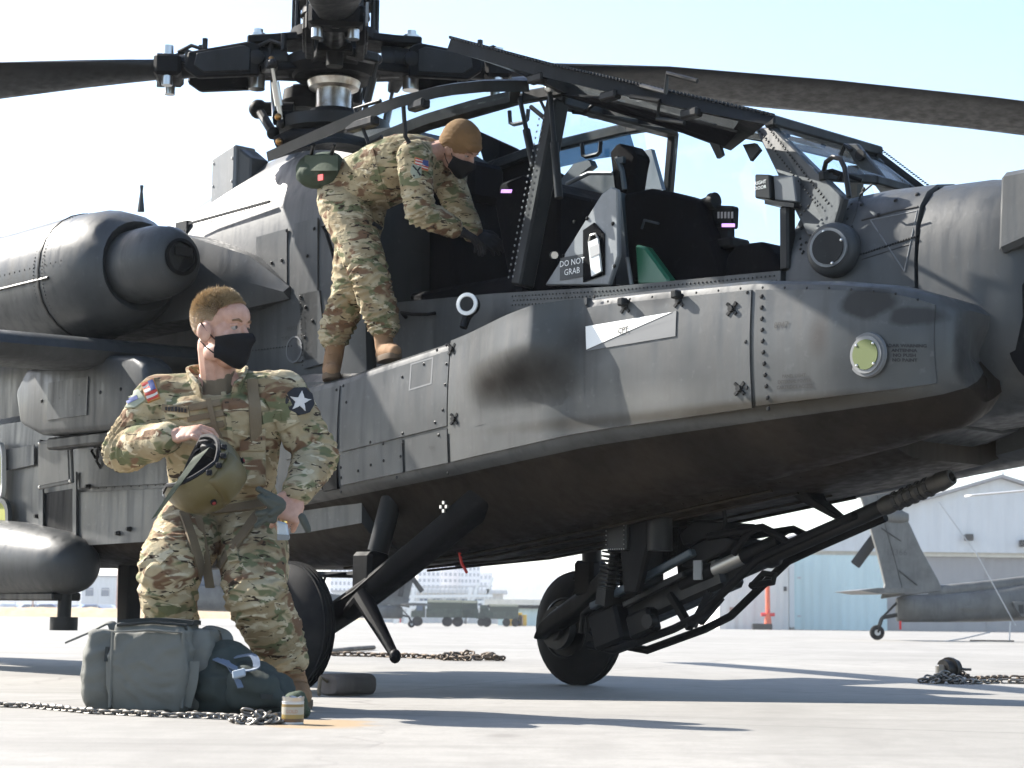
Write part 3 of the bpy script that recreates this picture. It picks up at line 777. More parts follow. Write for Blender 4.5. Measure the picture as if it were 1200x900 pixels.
for k in range(26):
    X = .2+.11*k
    for y in (-.40, -.25): m.dome((X, y, zbelly(X)-.012), (0, 0, -1), .008)
m.build('belly_rivets', M['gunmetal'], CORE, 40)['kind'] = 'stuff'
for y in (-.30, -.12, .12, .30):
    m = MB(); m.tube([(X, y, zbelly(X)-.022) for X in (-.5, .5, 1.5, 2.5)], .008, 6); m.build('belly_stringer', M['belly'], CORE)
# sill skins
for s_ in (-1, 1):
    m = MB(); m.prism([(X, s_*.505, sill(X)) for X in (.0, .9, 1.74, 2.3, 2.72)] + [(X, s_*.505, 1.5) for X in (2.72, 1.2, .0)], (0, -s_*.03, 0)); SK = m.build('cockpit_sill', M['paint'], HELI, 0)
    m = MB()
    for k in range(70):
        X = 1.05+.0237*k
        for j in range(3): m.dome((X+.012*(j % 2), s_*.506, sill(X)-.02-.022*j), (0, s_, 0), .005, n=5)
    m.build('sill_rivets', M['gunmetal'], SK, 40)['kind'] = 'stuff'
# sill-side latch handle
m = MB(); a = P(476, 372, Y=-.51); b = P(510, 367, Y=-.51); m.tube([a, a+Vector((.01, -.04, .02)), lerp(a, b, .5)+Vector((0, -.05, 0)), b+Vector((-.01, -.04, -.01)), b], .010, 6); m.build('grab_handle', M['black'], HELI)
# round lamp on its little arm
a = P(551, 358, Y=-.62); m = MB(); m.cyl(a, a+Vector((.02, -.035, 0)), .052, .055, 24); LP = m.build('step_lamp', M['black'], HELI)
m = MB(); m.lathe([(0, .056), (.012, .056), (.014, .040), (.006, .034)], a+Vector((.02, -.035, 0)), (.4, -.9, 0), 24); m.build('lamp_ring', M['white'], LP)
m = MB(); m.cyl(a+Vector((.02, -.036, 0)), a+Vector((.024, -.046, 0)), .036, n=20); m.build('lamp_face', M['gunmetal'], LP)
m = MB(); m.tube([a+Vector((-.02, .02, -.02)), P(547, 372, Y=-.60), P(543, 384, Y=-.62)], [.03, .022, .02], 10); m.build('lamp_arm', M['gunmetal'], LP)
# ---- transmission fairing between cockpit and engines
rings = []
for X, hw_, zs, zt, hr in [(-6.5, .20, 1.9, 2.2, .1), (-4.6, .34, 2.2, 2.55, .2), (-3.2, .46, 2.4, 2.80, .24), (-2.4, .52, 2.5, 2.88, .26), (-1.5, .545, 2.62, 3.08, .27), (-.8, .55, 2.68, 3.16, .27), (-.25, .545, 2.68, 3.10, .29), (-.06, .535, 2.64, 2.98, .31)]:
    rings.append([(X, s_*y, z) for s_, y, z in [(-1, hw_*.97, 1.60), (1, hw_*.97, 1.60), (1, hw_, 1.9), (1, hw_, zs-.25), (1, hw_*.97, zs), (1, lerp(hw_, hr, .45), lerp(zs, zt, .62)), (1, hr, zt-.03), (1, hr*.6, zt), (-1, hr*.6, zt), (-1, hr, zt-.03), (-1, lerp(hw_, hr, .45), lerp(zs, zt, .62)), (-1, hw_*.97, zs), (-1, hw_, zs-.25), (-1, hw_, 1.9)]])
m = MB(); m.loft(rings); TF = m.build('transmission_fairing', M['paint'], HELI, 40)
def aft(u, v, Y=-.556): return P(u, v, Y=Y)
# access panels on the fairing side
def quadpanel(name, pts, Y, mt='paint', th=.008, parent=TF):
    m = MB(); m.prism([(q.x, Y, q.z) for q in [aft(u, v, Y) for u, v in pts]], (0, th, 0)); return m.build(name, M[mt], parent, 0)
quadpanel('side_panel', [(300, 278), (336, 268), (336, 345), (300, 352)], -.556)
quadpanel('side_panel', [(345, 262), (372, 255), (372, 420), (345, 425)], -.556)
quadpanel('side_panel', [(350, 345), (374, 340), (382, 425), (356, 432)], -.556)
m = MB()
for (u, v) in [(292, 325), (296, 330), (336, 270), (352, 348), (358, 360), (366, 376), (357, 395), (360, 300), (318, 308), (330, 305), (368, 268)]: m.dome(aft(u, v, -.559), O, .012)
for k in range(14): m.dome(aft(352+.2*k, 350+6*k, -.565), O, .006)
m.build('fasteners', M['gunmetal'], TF, 40)['kind'] = 'stuff'
m = MB(); a = aft(297, 320); m.prism([a, a+Vector((.05, 0, .03)), a+Vector((.03, 0, -.06))], (0, -.03, 0)); m.build('vent_scoop', M['black'], TF, 0)
for (u0, v0, u1, v1) in [(291, 362, 336, 344), (222, 262, 316, 236)]:
    m = MB(); m.bar(aft(u0, v0), aft(u1, v1), .012, .014, O); m.build('drip_strip', M['gunmetal'], TF, 0)
p = aft(343, 410, -.553)
for i, t_ in enumerate(('RESCUE', 'TURN HANDLE')):
    text_on('stencil_lettering', t_, .03, lambda x, y: Vector((p.x+x, -.558, p.z+.12-.05*i+y)), M['ink'], TF)
m = MB(); m.lathe([(0, .075), (.004, .075), (.004, .066), (0, .066)], (p.x+.02, -.556, p.z+.0), (0, -1, 0), 28); m.build('circle_marking', M['shadepaint'], TF)
# black hand rail along the fairing edge next to the climbing soldier
m = MB(); m.tube([P(u, v, Y=-.60) for u, v in ((402, 335), (382, 272), (378, 266), (384, 263))], .010, 8); m.build('handrail', M['black'], HELI)
# antenna box on the spine
a = P(246, 246, Y=-.42); b = P(273, 174, Y=-.42); X0 = a.x; X1 = P(273, 246, Y=-.42).x; 
zt_ = P(262, 176, Y=-.42).z; z0_ = 2.66
m = MB(); m.prism([(X0, -.42, z0_), (X1, -.42, z0_+.04), (X1, -.42, zt_+.02), (X0, -.42, zt_-.03)], (0, .16, 0)); bx_ = m.build('spine_equipment_box', M['lightpaint'], HELI, 0, bevel=.012)
m = MB()
for (x, z) in [(.1, .1), (.9, .1), (.1, .5), (.9, .5), (.1, .9), (.9, .9), (.5, .06)]: m.dome((lerp(X0, X1, x), -.421, lerp(z0_+.12, zt_-.03, z)), O, .009)
m.build('screws', M['steel'], bx_, 40)['kind'] = 'stuff'
m = MB(); m.prism([(X1+.004, -.40, z0_), (X1+.11, -.38, z0_+.1), (X1+.11, -.38, z0_+.42), (X1+.004, -.40, z0_+.50)], (0, .14, 0)); m.build('box_fairing', M['paint'], bx_, 0, bevel=.01)
m = MB(); a = P(165, 248, Y=-.8); m.cyl(a, a+Vector((0, 0, .12)), .022, .009, 10); m.cyl(a+Vector((0, 0, .12)), a+Vector((0, 0, .16)), .008, .012, 8); m.build('blade_antenna', M['paint'], HELI)
a = P(216, 268, Y=-.45); m = MB(); m.box(a, (.12, .05, .08)); m.build('spine_vent', M['gunmetal'], HELI, 0)
# ---- engine nacelles
def nacelle(s_):
    yc, zc = s_*1.05, 2.345
    def ring(X, ry, rz, dz=0, n=28, dy=0): return [(X, yc+s_*dy+ry*math.cos(2*PI*k/n), zc+dz+rz*math.copysign(abs(math.sin(2*PI*k/n))**.9, math.sin(2*PI*k/n))) for k in range(n)]
    m = MB(); m.loft([ring(X, a, b, c) for X, a, b, c in [(-5.0, .20, .22, .05), (-4.4, .30, .31, .03), (-3.6, .345, .36, .02), (-2.6, .36, .375, 0), (-2.0, .36, .378, 0), (-1.72, .345, .36, 0), (-1.56, .30, .315, 0), (-1.48, .25, .26, 0), (-1.52, .20, .21, 0), (-1.8, .19, .2, 0)]]); nc = m.build('engine_nacelle', M['paint'], HELI, 50)
    for X in (-2.02, -3.0, -3.62):
        q = [.364, .362, .352][[-2.02, -3.0, -3.62].index(X)]
        m = MB(); R0 = ring(X, q, q+.018); m.loft([R0, ring(X+.012, q+.003, q+.021), ring(X+.024, q, q+.018), ring(X+.012, q-.02, q)]+[R0], caps=False); m.build('cowl_seam', M['gunmetal'], nc, 60)
    m = MB(); m.tube([(X, yc+s_*-.0+(-1 if s_ < 0 else 1)*.352*1.0, zc-.06) for X in (-1.9, -2.6, -3.4)], .010, 6); m.build('cowl_hinge', M['gunmetal'], nc)
    m = MB(); m.lathe([(0, .19), (.18, .215), (.42, .21), (.56, .185), (.63, .14), (.645, .10)], (-1.72, yc, zc), (1, 0, 0), 32); gb = m.build('nose_gearbox_cover', M['paint'], nc, 50)
    m = MB(); m.lathe([(0, .10), (.015, .105), (.02, .085), (-.03, .08)], (-1.075, yc, zc), (1, 0, 0), 28); m.build('gearbox_port', M['black'], gb)
    m = MB(); m.bar((-1.05, yc-.05, zc+.03), (-1.05, yc+.06, zc+.03), .012, .05); m.build('port_tag', M['gunmetal'], gb, 0)
    # fairing that joins the nacelle to the body, pointed at the front
    m = MB(); m.loft([[(X, s_*y, z) for y, z in [(.40, z0), (y1, z0), (y1+.04, (z0+z1)/2), (y1, z1), (.40, z1)]] for X, y1, z0, z1 in [(-5, .8, 2.1, 2.5), (-2.2, .86, 2.06, 2.62), (-1.5, .80, 2.06, 2.58), (-1.0, .64, 2.10, 2.40), (-.72, .56, 2.13, 2.20)]]); m.build('engine_fairing', M['paint'], nc, 30)
nacelle(-1); nacelle(1)
m = MB()
for k in range(46):
    a = -.75+2.6*k/46
    for X in (-2.06, -1.96, -2.97): m.dome((X, -1.05-.361*math.cos(a), 2.345+.377*math.sin(a)), (0, -math.cos(a), math.sin(a)), .006, n=5)
for k in range(40):
    m.dome((-1.75-.06*k, -1.05-.358, 2.345+.02), O, .006, n=5)
m.build('cowl_fasteners', M['gunmetal'], HELI, 40)['kind'] = 'stuff'
m = MB()
for k in range(36):
    for (u0, v0, u1, v1) in ((215, 270, 330, 232), (346, 262, 344, 424), (300, 352, 338, 345), (220, 420, 345, 405)):
        q = aft(lerp(u0, u1, k/36), lerp(v0, v1, k/36)); m.dome((q.x, -.556 if v0 > 300 else -.55, q.z), O, .005, n=5)
m.build('fairing_rivets', M['gunmetal'], TF, 40)['kind'] = 'stuff'
# ---- stub wings and pylons
def wing(s_):
    prof = [(-1.50, 1.86), (-1.53, 1.905), (-1.62, 1.945), (-1.85, 1.955), (-2.2, 1.91), (-2.42, 1.86), (-2.42, 1.845), (-2.1, 1.80), (-1.75, 1.775), (-1.56, 1.80)]
    m = MB(); m.loft([[(x-(abs(y)-.5)*.05, s_*y, z-(y-.5)*.02) for x, z in prof] for y in (.45, 1.2, 2.0, 2.55, 2.60)]); wg = m.build('stub_wing', M['paint'], HELI, 40, bevel=0)
    for y in (1.10,):
        pr = [(-1.14, 1.60), (-1.17, 1.74), (-1.28, 1.80), (-1.6, 1.83), (-2.5, 1.83), (-2.62, 1.7), (-2.55, 1.50), (-2.3, 1.42), (-1.5, 1.40), (-1.22, 1.46)]
        m = MB(); m.prism([(x, s_*y-.10, z) for x, z in pr], (0, .20, 0)); py = m.build('pylon', M['paint'], HELI, 40, bevel=.035, seg=3)
        m = MB(); m.box((-1.9, s_*y, 1.37), (.8, .10, .07)); m.box((-1.35, s_*y, 1.375), (.08, .14, .09)); m.build('ejector_rack', M['gunmetal'], py, 0, bevel=.012)
        m = MB()
        for k in range(5): m.dome((-1.4-.22*k, s_*y-.101, 1.62), (0, -1, 0), .012)
        m.build('screws', M['gunmetal'], py)['kind'] = 'stuff'
        m = MB(); m.prism([(-1.75, s_*y-.101, 1.72), (-2.2, s_*y-.101, 1.72), (-2.2, s_*y-.101, 1.5), (-1.75, s_*y-.101, 1.5)], (0, -.006, 0)); m.build('pylon_panel', M['paint'], py, 0)
    return wg
wing(-1); wing(1)
# tangle of cables and clamps at the wing root
m = MB(); random.seed(3)
c = P(118, 522, Y=-.76)
for k in range(26):
    a = c+Vector((random.uniform(-.16, .16), random.uniform(-.05, .03), random.uniform(-.09, .09))); b = a+Vector((random.uniform(-.1, .1), random.uniform(-.05, .05), random.uniform(-.06, .06)))
    m.tube([a, lerp(a, b, .5)+Vector((0, -.02, .02)), b], .008, 5)
m.build('wing_root_cables', M['gunmetal'], HELI)['kind'] = 'stuff'
# ---- aft avionics bay below the wing
AY = -.74
m = MB(); rings = []
for X, Y, zt, zb in [(-6.2, -.45, 1.6, .95), (-4.6, -.62, 1.66, .76), (-3.6, -.72, 1.66, .74), (-.3, AY, 1.66, .76), (.2, AY, 1.62, .80)]:
    rings.append([(X, -.36, zbelly(X)), (X, -.36, zt), (X, Y+.05, zt), (X, Y, zt-.05), (X, Y-.012, lerp(zt, zb, .5)), (X, Y, zb+.05), (X, Y+.05, zb), (X, -.42, zbelly(X)-.01)])
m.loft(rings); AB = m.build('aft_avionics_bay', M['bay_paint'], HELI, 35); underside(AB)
def ap(u, v): return P(u, v, Y=AY-.014)
def apanel(name, pts, mt='bay_paint', th=.007, parent=AB, dy=0.0):
    m = MB(); m.prism([ap(u, v)+Vector((0, -dy, 0)) for u, v in pts], (0, th, 0)); return m.build(name, M[mt], parent, 0, bevel=.002)
apanel('side_panel', [(92, 572), (330, 560), (330, 500), (92, 505)]); apanel('side_panel', [(92, 577), (330, 565), (330, 625), (92, 640)])
apanel('side_panel', [(6, 527), (40, 521), (40, 545), (6, 552)], dy=.002)
# open door with its dark recess
apanel('bay_recess', [(52, 578), (88, 572), (88, 636), (52, 641)], 'black', dy=.004)
fr_ = [ap(48, 560), ap(92, 553), ap(92, 644), ap(48, 650)]; fi_ = [ap(53, 567), ap(88, 561), ap(88, 637), ap(53, 642)]
m = MB(); m.frameplate([v+Vector((0, -.006, 0)) for v in fr_], [v+Vector((0, -.006, 0)) for v in fi_], (0, -.012, 0)); m.build('recess_frame', M['bay_paint'], AB, 0)
q = [P(46, 517, Y=-.98), P(84, 513, Y=-.98), P(86, 566, Y=-.96), P(46, 574, Y=-.96)]
m = MB(); m.plate(q, .02); dr = m.build('open_hatch', M['bay_paint'], AB, 0, bevel=.006)
q2 = [lerp(v, (q[0]+q[1]+q[2]+q[3])/4, .14)+Vector((0, -.012, 0)) for v in q]; m = MB(); m.plate(q2, .006); m.build('hatch_panel', M['bay_paint'], dr, 0, bevel=.002)
for v in q[:2]:
    m = MB(); m.cyl(v, v+Vector((.0, .22, -.02)), .012, n=6); m.build('hatch_hinge', M['gunmetal'], dr)
m = MB()
for v in q: m.dome(lerp(v, (q[0]+q[1]+q[2]+q[3])/4, .1)+Vector((0, -.011, 0)), O, .012)
m.build('screws', M['steel'], dr)['kind'] = 'stuff'
for (u, v) in [(140, 625), (153, 620), (105, 570), (62, 506), (140, 520), (32, 640), (45, 605)]:
    m = MB(); a = ap(u, v); m.cyl(a, a+Vector((0, -.03, 0)), .016, .010, 8); m.build('latch', M['gunmetal'], AB)
m = MB()
for k in range(24): m.dome(ap(96+9.6*k, 573-.5*k), O, .006)
m.build('rivets', M['gunmetal'], AB)['kind'] = 'stuff'
# open yellow-green hatches at the left edge of the view
for (u, v, ru, rv) in ((0, 552, 10, 34), (-3, 615, 20, 32)):
    pts = [ap(u+ru*math.copysign(abs(math.cos(t))**.5, math.cos(t)), v+rv*math.copysign(abs(math.sin(t))**.5, math.sin(t)))+Vector((0, -.016, 0)) for t in [2*PI*k/24 for k in range(24)]]
    ce = ap(u, v)+Vector((0, -.016, 0))
    m = MB(); m.frameplate(pts, [lerp(p_, ce, .16) for p_ in pts], (0, -.03, 0)); hf = m.build('primer_hatch', M['bay_paint'] if v > 600 else M['annex'], AB, 40)
    m = MB(); m.prism([lerp(p_, ce, .16) for p_ in pts], (0, -.010, 0)); m.build('hatch_inside', M['zinc'], hf, 0)
# belly pod with its post, and the strut behind
m = MB(); m.lathe([(0, .06), (.03, .12), (.10, .165), (.25, .20), (.8, .24), (2.8, .26), (3.2, .2), (3.4, .05)], (-2.40, -.80, .66), (-1, 0, .06), 30); pod = m.build('belly_pod', M['paint'], HELI, 50)
a = P(76, 700, Y=-.80); m = MB(); m.cyl((a.x, -.8, .55), (a.x, -.8, a.z-.12), .042, n=14); m.cyl((a.x, -.8, a.z-.20), (a.x, -.8, a.z-.12), .085, n=18); m.build('drain_post', M['gunmetal'], pod)
m = MB(); m.box((-3.6, -.8, .475), (2.0, .20, .05)); m.build('pod_keel', M['gunmetal'], pod, 0, bevel=.01)
a = P(153, 690, Y=-.30); m = MB(); m.prism([(a.x-.07, -.36, .72), (a.x+.08, -.36, .72), (a.x+.06, -.36, .06), (a.x-.05, -.36, .06)], (0, .1, 0)); st_ = m.build('support_strut', M['black'], HELI, 0, bevel=.01)
m = MB(); m.box((a.x, -.31, .03), (.24, .2, .06)); m.build('strut_foot', M['gunmetal'], st_, 0, bevel=.01)
# ---- nose
rings = []
for X, hw_, zb, zt in [(2.735, .50, 1.0, 2.17), (2.8, .50, 1.02, 2.185), (2.92, .495, 1.05, 2.195), (3.15, .48, 1.11, 2.20), (3.36, .455, 1.17, 2.19)]:
    c = []
    zm = (zb+zt)/2
    for k in range(24):
        t = 2*PI*k/24+PI/24; cs, sn = math.cos(t), math.sin(t)
        c.append((X, hw_*math.copysign(abs(cs)**.5, cs), zm+(zt-zb)/2*math.copysign(abs(sn)**.6, sn)))
    rings.append(c)
m = MB(); m.loft(rings); NOSE = m.build('nose_fuselage', M['paint'], HELI, 45)
rings = []
for X, hw_, zb, zt in [(3.375, .45, 1.18, 2.185), (3.6, .44, 1.20, 2.175), (3.78, .42, 1.23, 2.14), (3.88, .37, 1.28, 2.08), (3.93, .27, 1.36, 1.95)]:
    zm = (zb+zt)/2; rings.append([(X, hw_*math.copysign(abs(math.cos(t))**.6, math.cos(t)), zm+(zt-zb)/2*math.copysign(abs(math.sin(t))**.6, math.sin(t))) for t in [2*PI*k/24+PI/24 for k in range(24)]])
m = MB(); m.loft(rings); SH = m.build('sensor_shroud', M['paint'], HELI, 45)
m = MB(); m.prism([(3.74, -.455, 1.80), (4.05, -.455, 1.88), (4.15, -.455, 2.12), (3.76, -.455, 2.12)], (0, .9, 0)); m.build('sensor_visor', M['paint'], SH, 0, bevel=.02)
m = MB(); m.cyl((3.99, -.40, 1.50), (3.99, .40, 1.50), .25, n=28); td = m.build('sight_turret', M['black'], HELI)
m = MB(); m.box((4.08, -.28, 1.52), (.36, .22, .38)); m.build('sight_window_box', M['gunmetal'], td, 0, bevel=.03)
m = MB(); m.cyl((4.13, .28, 1.5), (4.29, .28, 1.5), .15, n=20); m.build('sight_lens', M['winglass'], td)
for k in range(4):
    m = MB(); m.cyl((3.99, -.402, 1.36+.09*k), (3.99, -.42, 1.36+.09*k), .03, n=10); m.build('turret_bolt', M['gunmetal'], td)
m = MB(); m.lathe([(0, .12), (.05, .17), (.2, .18), (.32, .14), (.36, .06)], (3.92, -.02, 2.18), (0, 0, 1), 24); pn = m.build('night_sensor_ball', M['lightpaint'], HELI, 50)
m = MB(); m.cyl((4.04, -.02, 2.36), (4.13, -.02, 2.36), .09, n=20); m.build('sensor_lens', M['winglass'], pn)
# nose fasteners and panel seams
m = MB()
nb = MB(); nb.loft(rings[:1]+rings[1:]);
NB = bvh_of(NOSE.data)
def on_nose(u, v, off=.002):
    o_ = P(u, v, Y=-1.2); d_ = (P(u, v, Y=0)-o_).normalized(); h = NB.ray_cast(o_, d_)
    return (h[0]+h[1]*off, h[1]) if h[0] else (P(u, v, Y=-.5), Vector((0, -1, 0)))
random.seed(5)
for k in range(70):
    u, v = random.uniform(938, 1000), random.uniform(238, 300)
    p, n_ = on_nose(u, v); m.dome(p, n_, .007, n=5)
for k in range(30):
    p, n_ = on_nose(1003+3.1*k, 300-1.0*k); m.dome(p, n_, .006, n=5)
for (u, v) in [(1010, 240), (1050, 235), (1075, 228), (1100, 222), (1012, 222), (1030, 252), (1098, 250), (1090, 290), (1100, 310)]:
    p, n_ = on_nose(u, v); m.dome(p, n_, .011)
m.build('nose_fasteners', M['gunmetal'], NOSE, 40)['kind'] = 'stuff'
def seam(name, pts, r=.006, parent=NOSE, mt='ink'):
    m = MB(); ps = []
    for a, b in zip(pts, pts[1:]):
        for k in range(6): ps.append(on_nose(lerp(a[0], b[0], k/6), lerp(a[1], b[1], k/6), -.001)[0])
    ps.append(on_nose(*pts[-1], -.001)[0])
    m.tube(ps, r, 6); return m.build(name, M[mt], parent)
seam('nose_seam', [(1010, 258), (1050, 247), (1100, 238)]); seam('nose_seam', [(1022, 216), (1008, 228), (1003, 250), (998, 262)], .004); seam('nose_seam', [(1010, 304), (1060, 288), (1098, 280)], .003)
tri = [(1020, 258), (1075, 247), (1060, 318)]
for i in range(3): seam('faded_triangle_marking', [tri[i], tri[(i+1) % 3]], .0035, NOSE, 'shadepaint')
# formation light on the nose side
p = P(968, 288, Y=-.56); m = MB(); m.lathe([(0, .115), (.05, .115), (.075, .105), (.085, .085)], p+Vector((-.01, .09, -.01)), (.25, -1, 0), 28); fl = m.build('position_light_housing', M['paint'], HELI, 50)
p2 = p+Vector((.012, .005, -.01)); m = MB(); m.cyl(p2, p2+Vector((.003, -.012, 0)), .082, n=28); m.build('light_rim', M['lightpaint'], fl)
m = MB(); m.cyl(p2+Vector((.003, -.012, 0)), p2+Vector((.004, -.017, 0)), .070, n=28); m.build('light_face', M['gunmetal'], fl)
m = MB()
for a in range(4): m.dome(p2+Vector((.072*math.cos(a*PI/2+.3)+.004, -.015, .072*math.sin(a*PI/2+.3))), O, .008)
m.build('screws', M['steel'], fl)['kind'] = 'stuff'
# ------------------------------------------------------------------ canopy and cockpit
M['frame'] = mat('canopy_frame_paint', (.03, .032, .034), .5, spec=.15, build=_paint((.016, .017, .018), (), .2, .3, .45))
M['tealite'] = mat('cockpit_grey_panel', (.10, .13, .16), .5, build=_paint((.10, .13, .16), (), .2, .2, .5))
M['teal'] = mat('cockpit_blue_grey', (.035, .05, .062), .5, build=_paint((.035, .05, .062), (), .2, .3, .45))
M['seatcloth'] = mat('black_seat_cover', (.006, .006, .008), .9, spec=.05, build=_paint((.0028, .0028, .004), (), .2, .5, .8))
def mirY(p): return Vector((p[0], -p[1], p[2]))
rail = [P(415, 180, Y=-.40), P(500, 146, Y=-.40), P(604, 116, Y=-.41), P(660, 106, Y=-.41), P(760, 122, Y=-.40), P(880, 150, Y=-.39)]
for f in (lambda p: p, mirY):
    m = MB()
    for a, b in zip(rail, rail[1:]): m.bar(f(a), f(b)+(f(b)-f(a)).normalized()*.012, .05, .06)
    m.build('canopy_rail', M['frame'], HELI, 0, bevel=.008)
# perforated centre arch
ca, cb = P(612, 336, Y=-.49), P(654, 118, Y=-.42)
for f, s_ in ((lambda p: p, -1), (mirY, 1)):
    m = MB(); m.bar(f(ca), f(cb), .10 if s_ < 0 else .05, .075 if s_ < 0 else .05, (1, 0, .2)); ar = m.build('centre_arch', M['frame'], HELI, 0, bevel=.01)
    m = MB(); d_ = f(cb)-f(ca)
    for k in range(26):
        for j in (-1, 1):
            q = f(ca)+d_*(.05+.034*k)+Vector((-.035+.016*j, s_*.056, 0)); m.dome(q, (0, s_, 0), .0065, .003, 6)
    m.build('arch_rivets', M['lightpaint'] if s_ < 0 else M['gunmetal'], ar, 0)['kind'] = 'stuff'
m = MB(); m.bar(cb, mirY(cb), .08, .06, (0, 0, 1)); m.build('arch_crossbar', M['frame'], HELI, 0, bevel=.01)
# windshield posts
at_, ab_ = P(884, 150, Y=-.38), P(952, 248, Y=-.485)
for f, s_ in ((lambda p: p, -1), (mirY, 1)):
    m = MB(); t_, b_ = f(at_), f(ab_); fw_ = Vector((.15, 0, .0))
    m.prism([t_, t_+Vector((.10, 0, -.01)), b_+Vector((.16, 0, .04)), b_+Vector((.10, 0, -.12)), b_+Vector((-.03, 0, -.10))], (0, -s_*.05, 0)); wp = m.build('windshield_post', M['paint'], HELI, 0, bevel=.008)
    m = MB()
    for k in range(26):
        for j in (0, 1): m.dome(lerp(t_, b_, .05+.036*k)+Vector((.015+.055*j+.03*k/26, s_*.001, 0)), (0, s_, 0), .006, n=5)
    m.build('post_rivets', M['gunmetal'], wp, 0)['kind'] = 'stuff'
tl, tr_ = P(900, 147, Y=-.38), None
TL = Vector((at_.x+.10, -.37, at_.z)); TR = mirY(TL)
BL = P(962, 206, Y=-.47); BR = mirY(BL); BC = P(1036, 214, Y=-.05)
m = MB(); m.bar(TL+Vector((0, -.03, .01)), TR+Vector((0, .03, .01)), .06, .05); m.build('windshield_header', M['frame'], HELI, 0, bevel=.008)
m = MB(); m.plate([TL, TR, BR, Vector((BC.x, .12, BC.z)), Vector((BC.x, -.12, BC.z)), BL], .012); m.build('windshield', M['glass'], HELI, 0)
m = MB()
for a, b in ((BL, Vector((BC.x, -.12, BC.z))), (Vector((BC.x, -.12, BC.z)), Vector((BC.x, .12, BC.z))), (Vector((BC.x, .12, BC.z)), BR), (TR, BR)): m.bar(a, b, .035, .04)
m.build('windshield_frame', M['frame'], HELI, 0, bevel=.006)
m = MB()
for k in range(34): m.dome(lerp(TR, BR, k/33)+Vector((.02, 0, .025)), (0, 0, 1), .009, n=5)
m.build('frame_rivets', M['gunmetal'], HELI, 0)['kind'] = 'stuff'
# wire cutter above the windshield, grab handle and wiper on the nose
a = P(1003, 168, Y=.05)
m = MB(); m.prism([P(987, 168, Y=.02), P(1004, 168, Y=.02), P(1034, 206, Y=.02), P(1036, 216, Y=.02), P(1020, 212, Y=.02), P(1000, 190, Y=.02)], (0, .03, 0)); wc = m.build('wire_cutter', M['paint'], HELI, 0, bevel=.006)
m = MB(); q = P(1010, 182, Y=.015); m.cyl(q, q+Vector((0, -.02, 0)), .025, n=10); m.tube([P(985, 182, Y=.0), P(990, 170, Y=0), P(998, 176, Y=0)], .01, 6); m.build('cutter_bracket', M['gunmetal'], wc)
m = MB(); m.tube([P(965, 202, Y=-.44), P(968, 190, Y=-.46), P(976, 184, Y=-.47), P(985, 186, Y=-.48), P(990, 197, Y=-.49), P(995, 231, Y=-.49)], .011, 8); m.build('nose_grab_handle', M['gunmetal'], HELI)
m = MB(); m.tube([P(962, 203, Y=-.44), P(975, 200, Y=-.43), P(1010, 212, Y=-.36)], .010, 6); m.tube([P(978, 202, Y=-.43), P(986, 205, Y=-.42), P(984, 212, Y=-.42)], .014, 6); m.build('wiper', M['black'], HELI)
M['tint'] = M['glass'].copy(); M['tint'].name = 'blue_tinted_pane'
for nd in M['tint'].node_tree.nodes:
    if nd.type == 'BSDF_TRANSPARENT': nd.inputs[0].default_value = (.20, .30, .37, 1)
# closed panes and frames on the port side, roof panes
S0, S1, S2 = Vector((.02, .49, 2.02)), Vector((1.16, .495, 1.96)), Vector((2.72, .49, 1.87))
pr = [mirY(p) for p in rail]
m = MB(); m.plate([S0+Vector((.1, 0, .38)), S1+Vector((.0, 0, .2)), pr[2]+Vector((.1, .01, -.02)), pr[1]+Vector((.05, .01, -.03))], .01); m.build('port_pane', M['glass'], HELI, 0)
m = MB(); m.plate([S1+Vector((.06, 0, .02)), S2, pr[5]+Vector((0, .01, 0)), pr[4], pr[3]], .01); m.build('port_pane', M['glass'], HELI, 0)
m = MB(); m.plate([rail[3], rail[5], pr[5], pr[3]], .012); m.build('roof_pane', M['glass'], HELI, 0)
m = MB(); m.plate([rail[0], rail[2], pr[2], pr[0]], .012); m.build('roof_pane', M['glass'], HELI, 0)
for y in (-.13, .13):
    m = MB(); m.bar(Vector((rail[2].x, y, rail[2].z+.02)), Vector((rail[5].x, y, rail[5].z+.02)), .035, .03); m.build('roof_bar', M['frame'], HELI, 0)
m = MB(); m.bar(Vector((2.35, .48, 1.88)), Vector((2.44, .41, 2.52)), .05, .06, (1, 0, 0)); m.build('port_post', M['frame'], HELI, 0)
m = MB(); m.plate([P(655, 176, Y=.40), P(700, 152, Y=.40), P(735, 147, Y=.40), P(745, 180, Y=.40), P(700, 186, Y=.40), P(655, 196, Y=.40)], .01); m.build('sun_shade', M['tint'], HELI, 0)
# mirrors with open loop frames
for (u, v, Y) in ((690, 178, .3), (605, 140, .2)):
    m = MB(); m.tube([P(u+du, v+dv, Y=Y) for du, dv in ((-8, -10), (-7, 4), (-3, 6), (10, 3), (13, 0), (14, -12))], .012, 6); m.build('mirror_bracket', M['frame'], HELI)
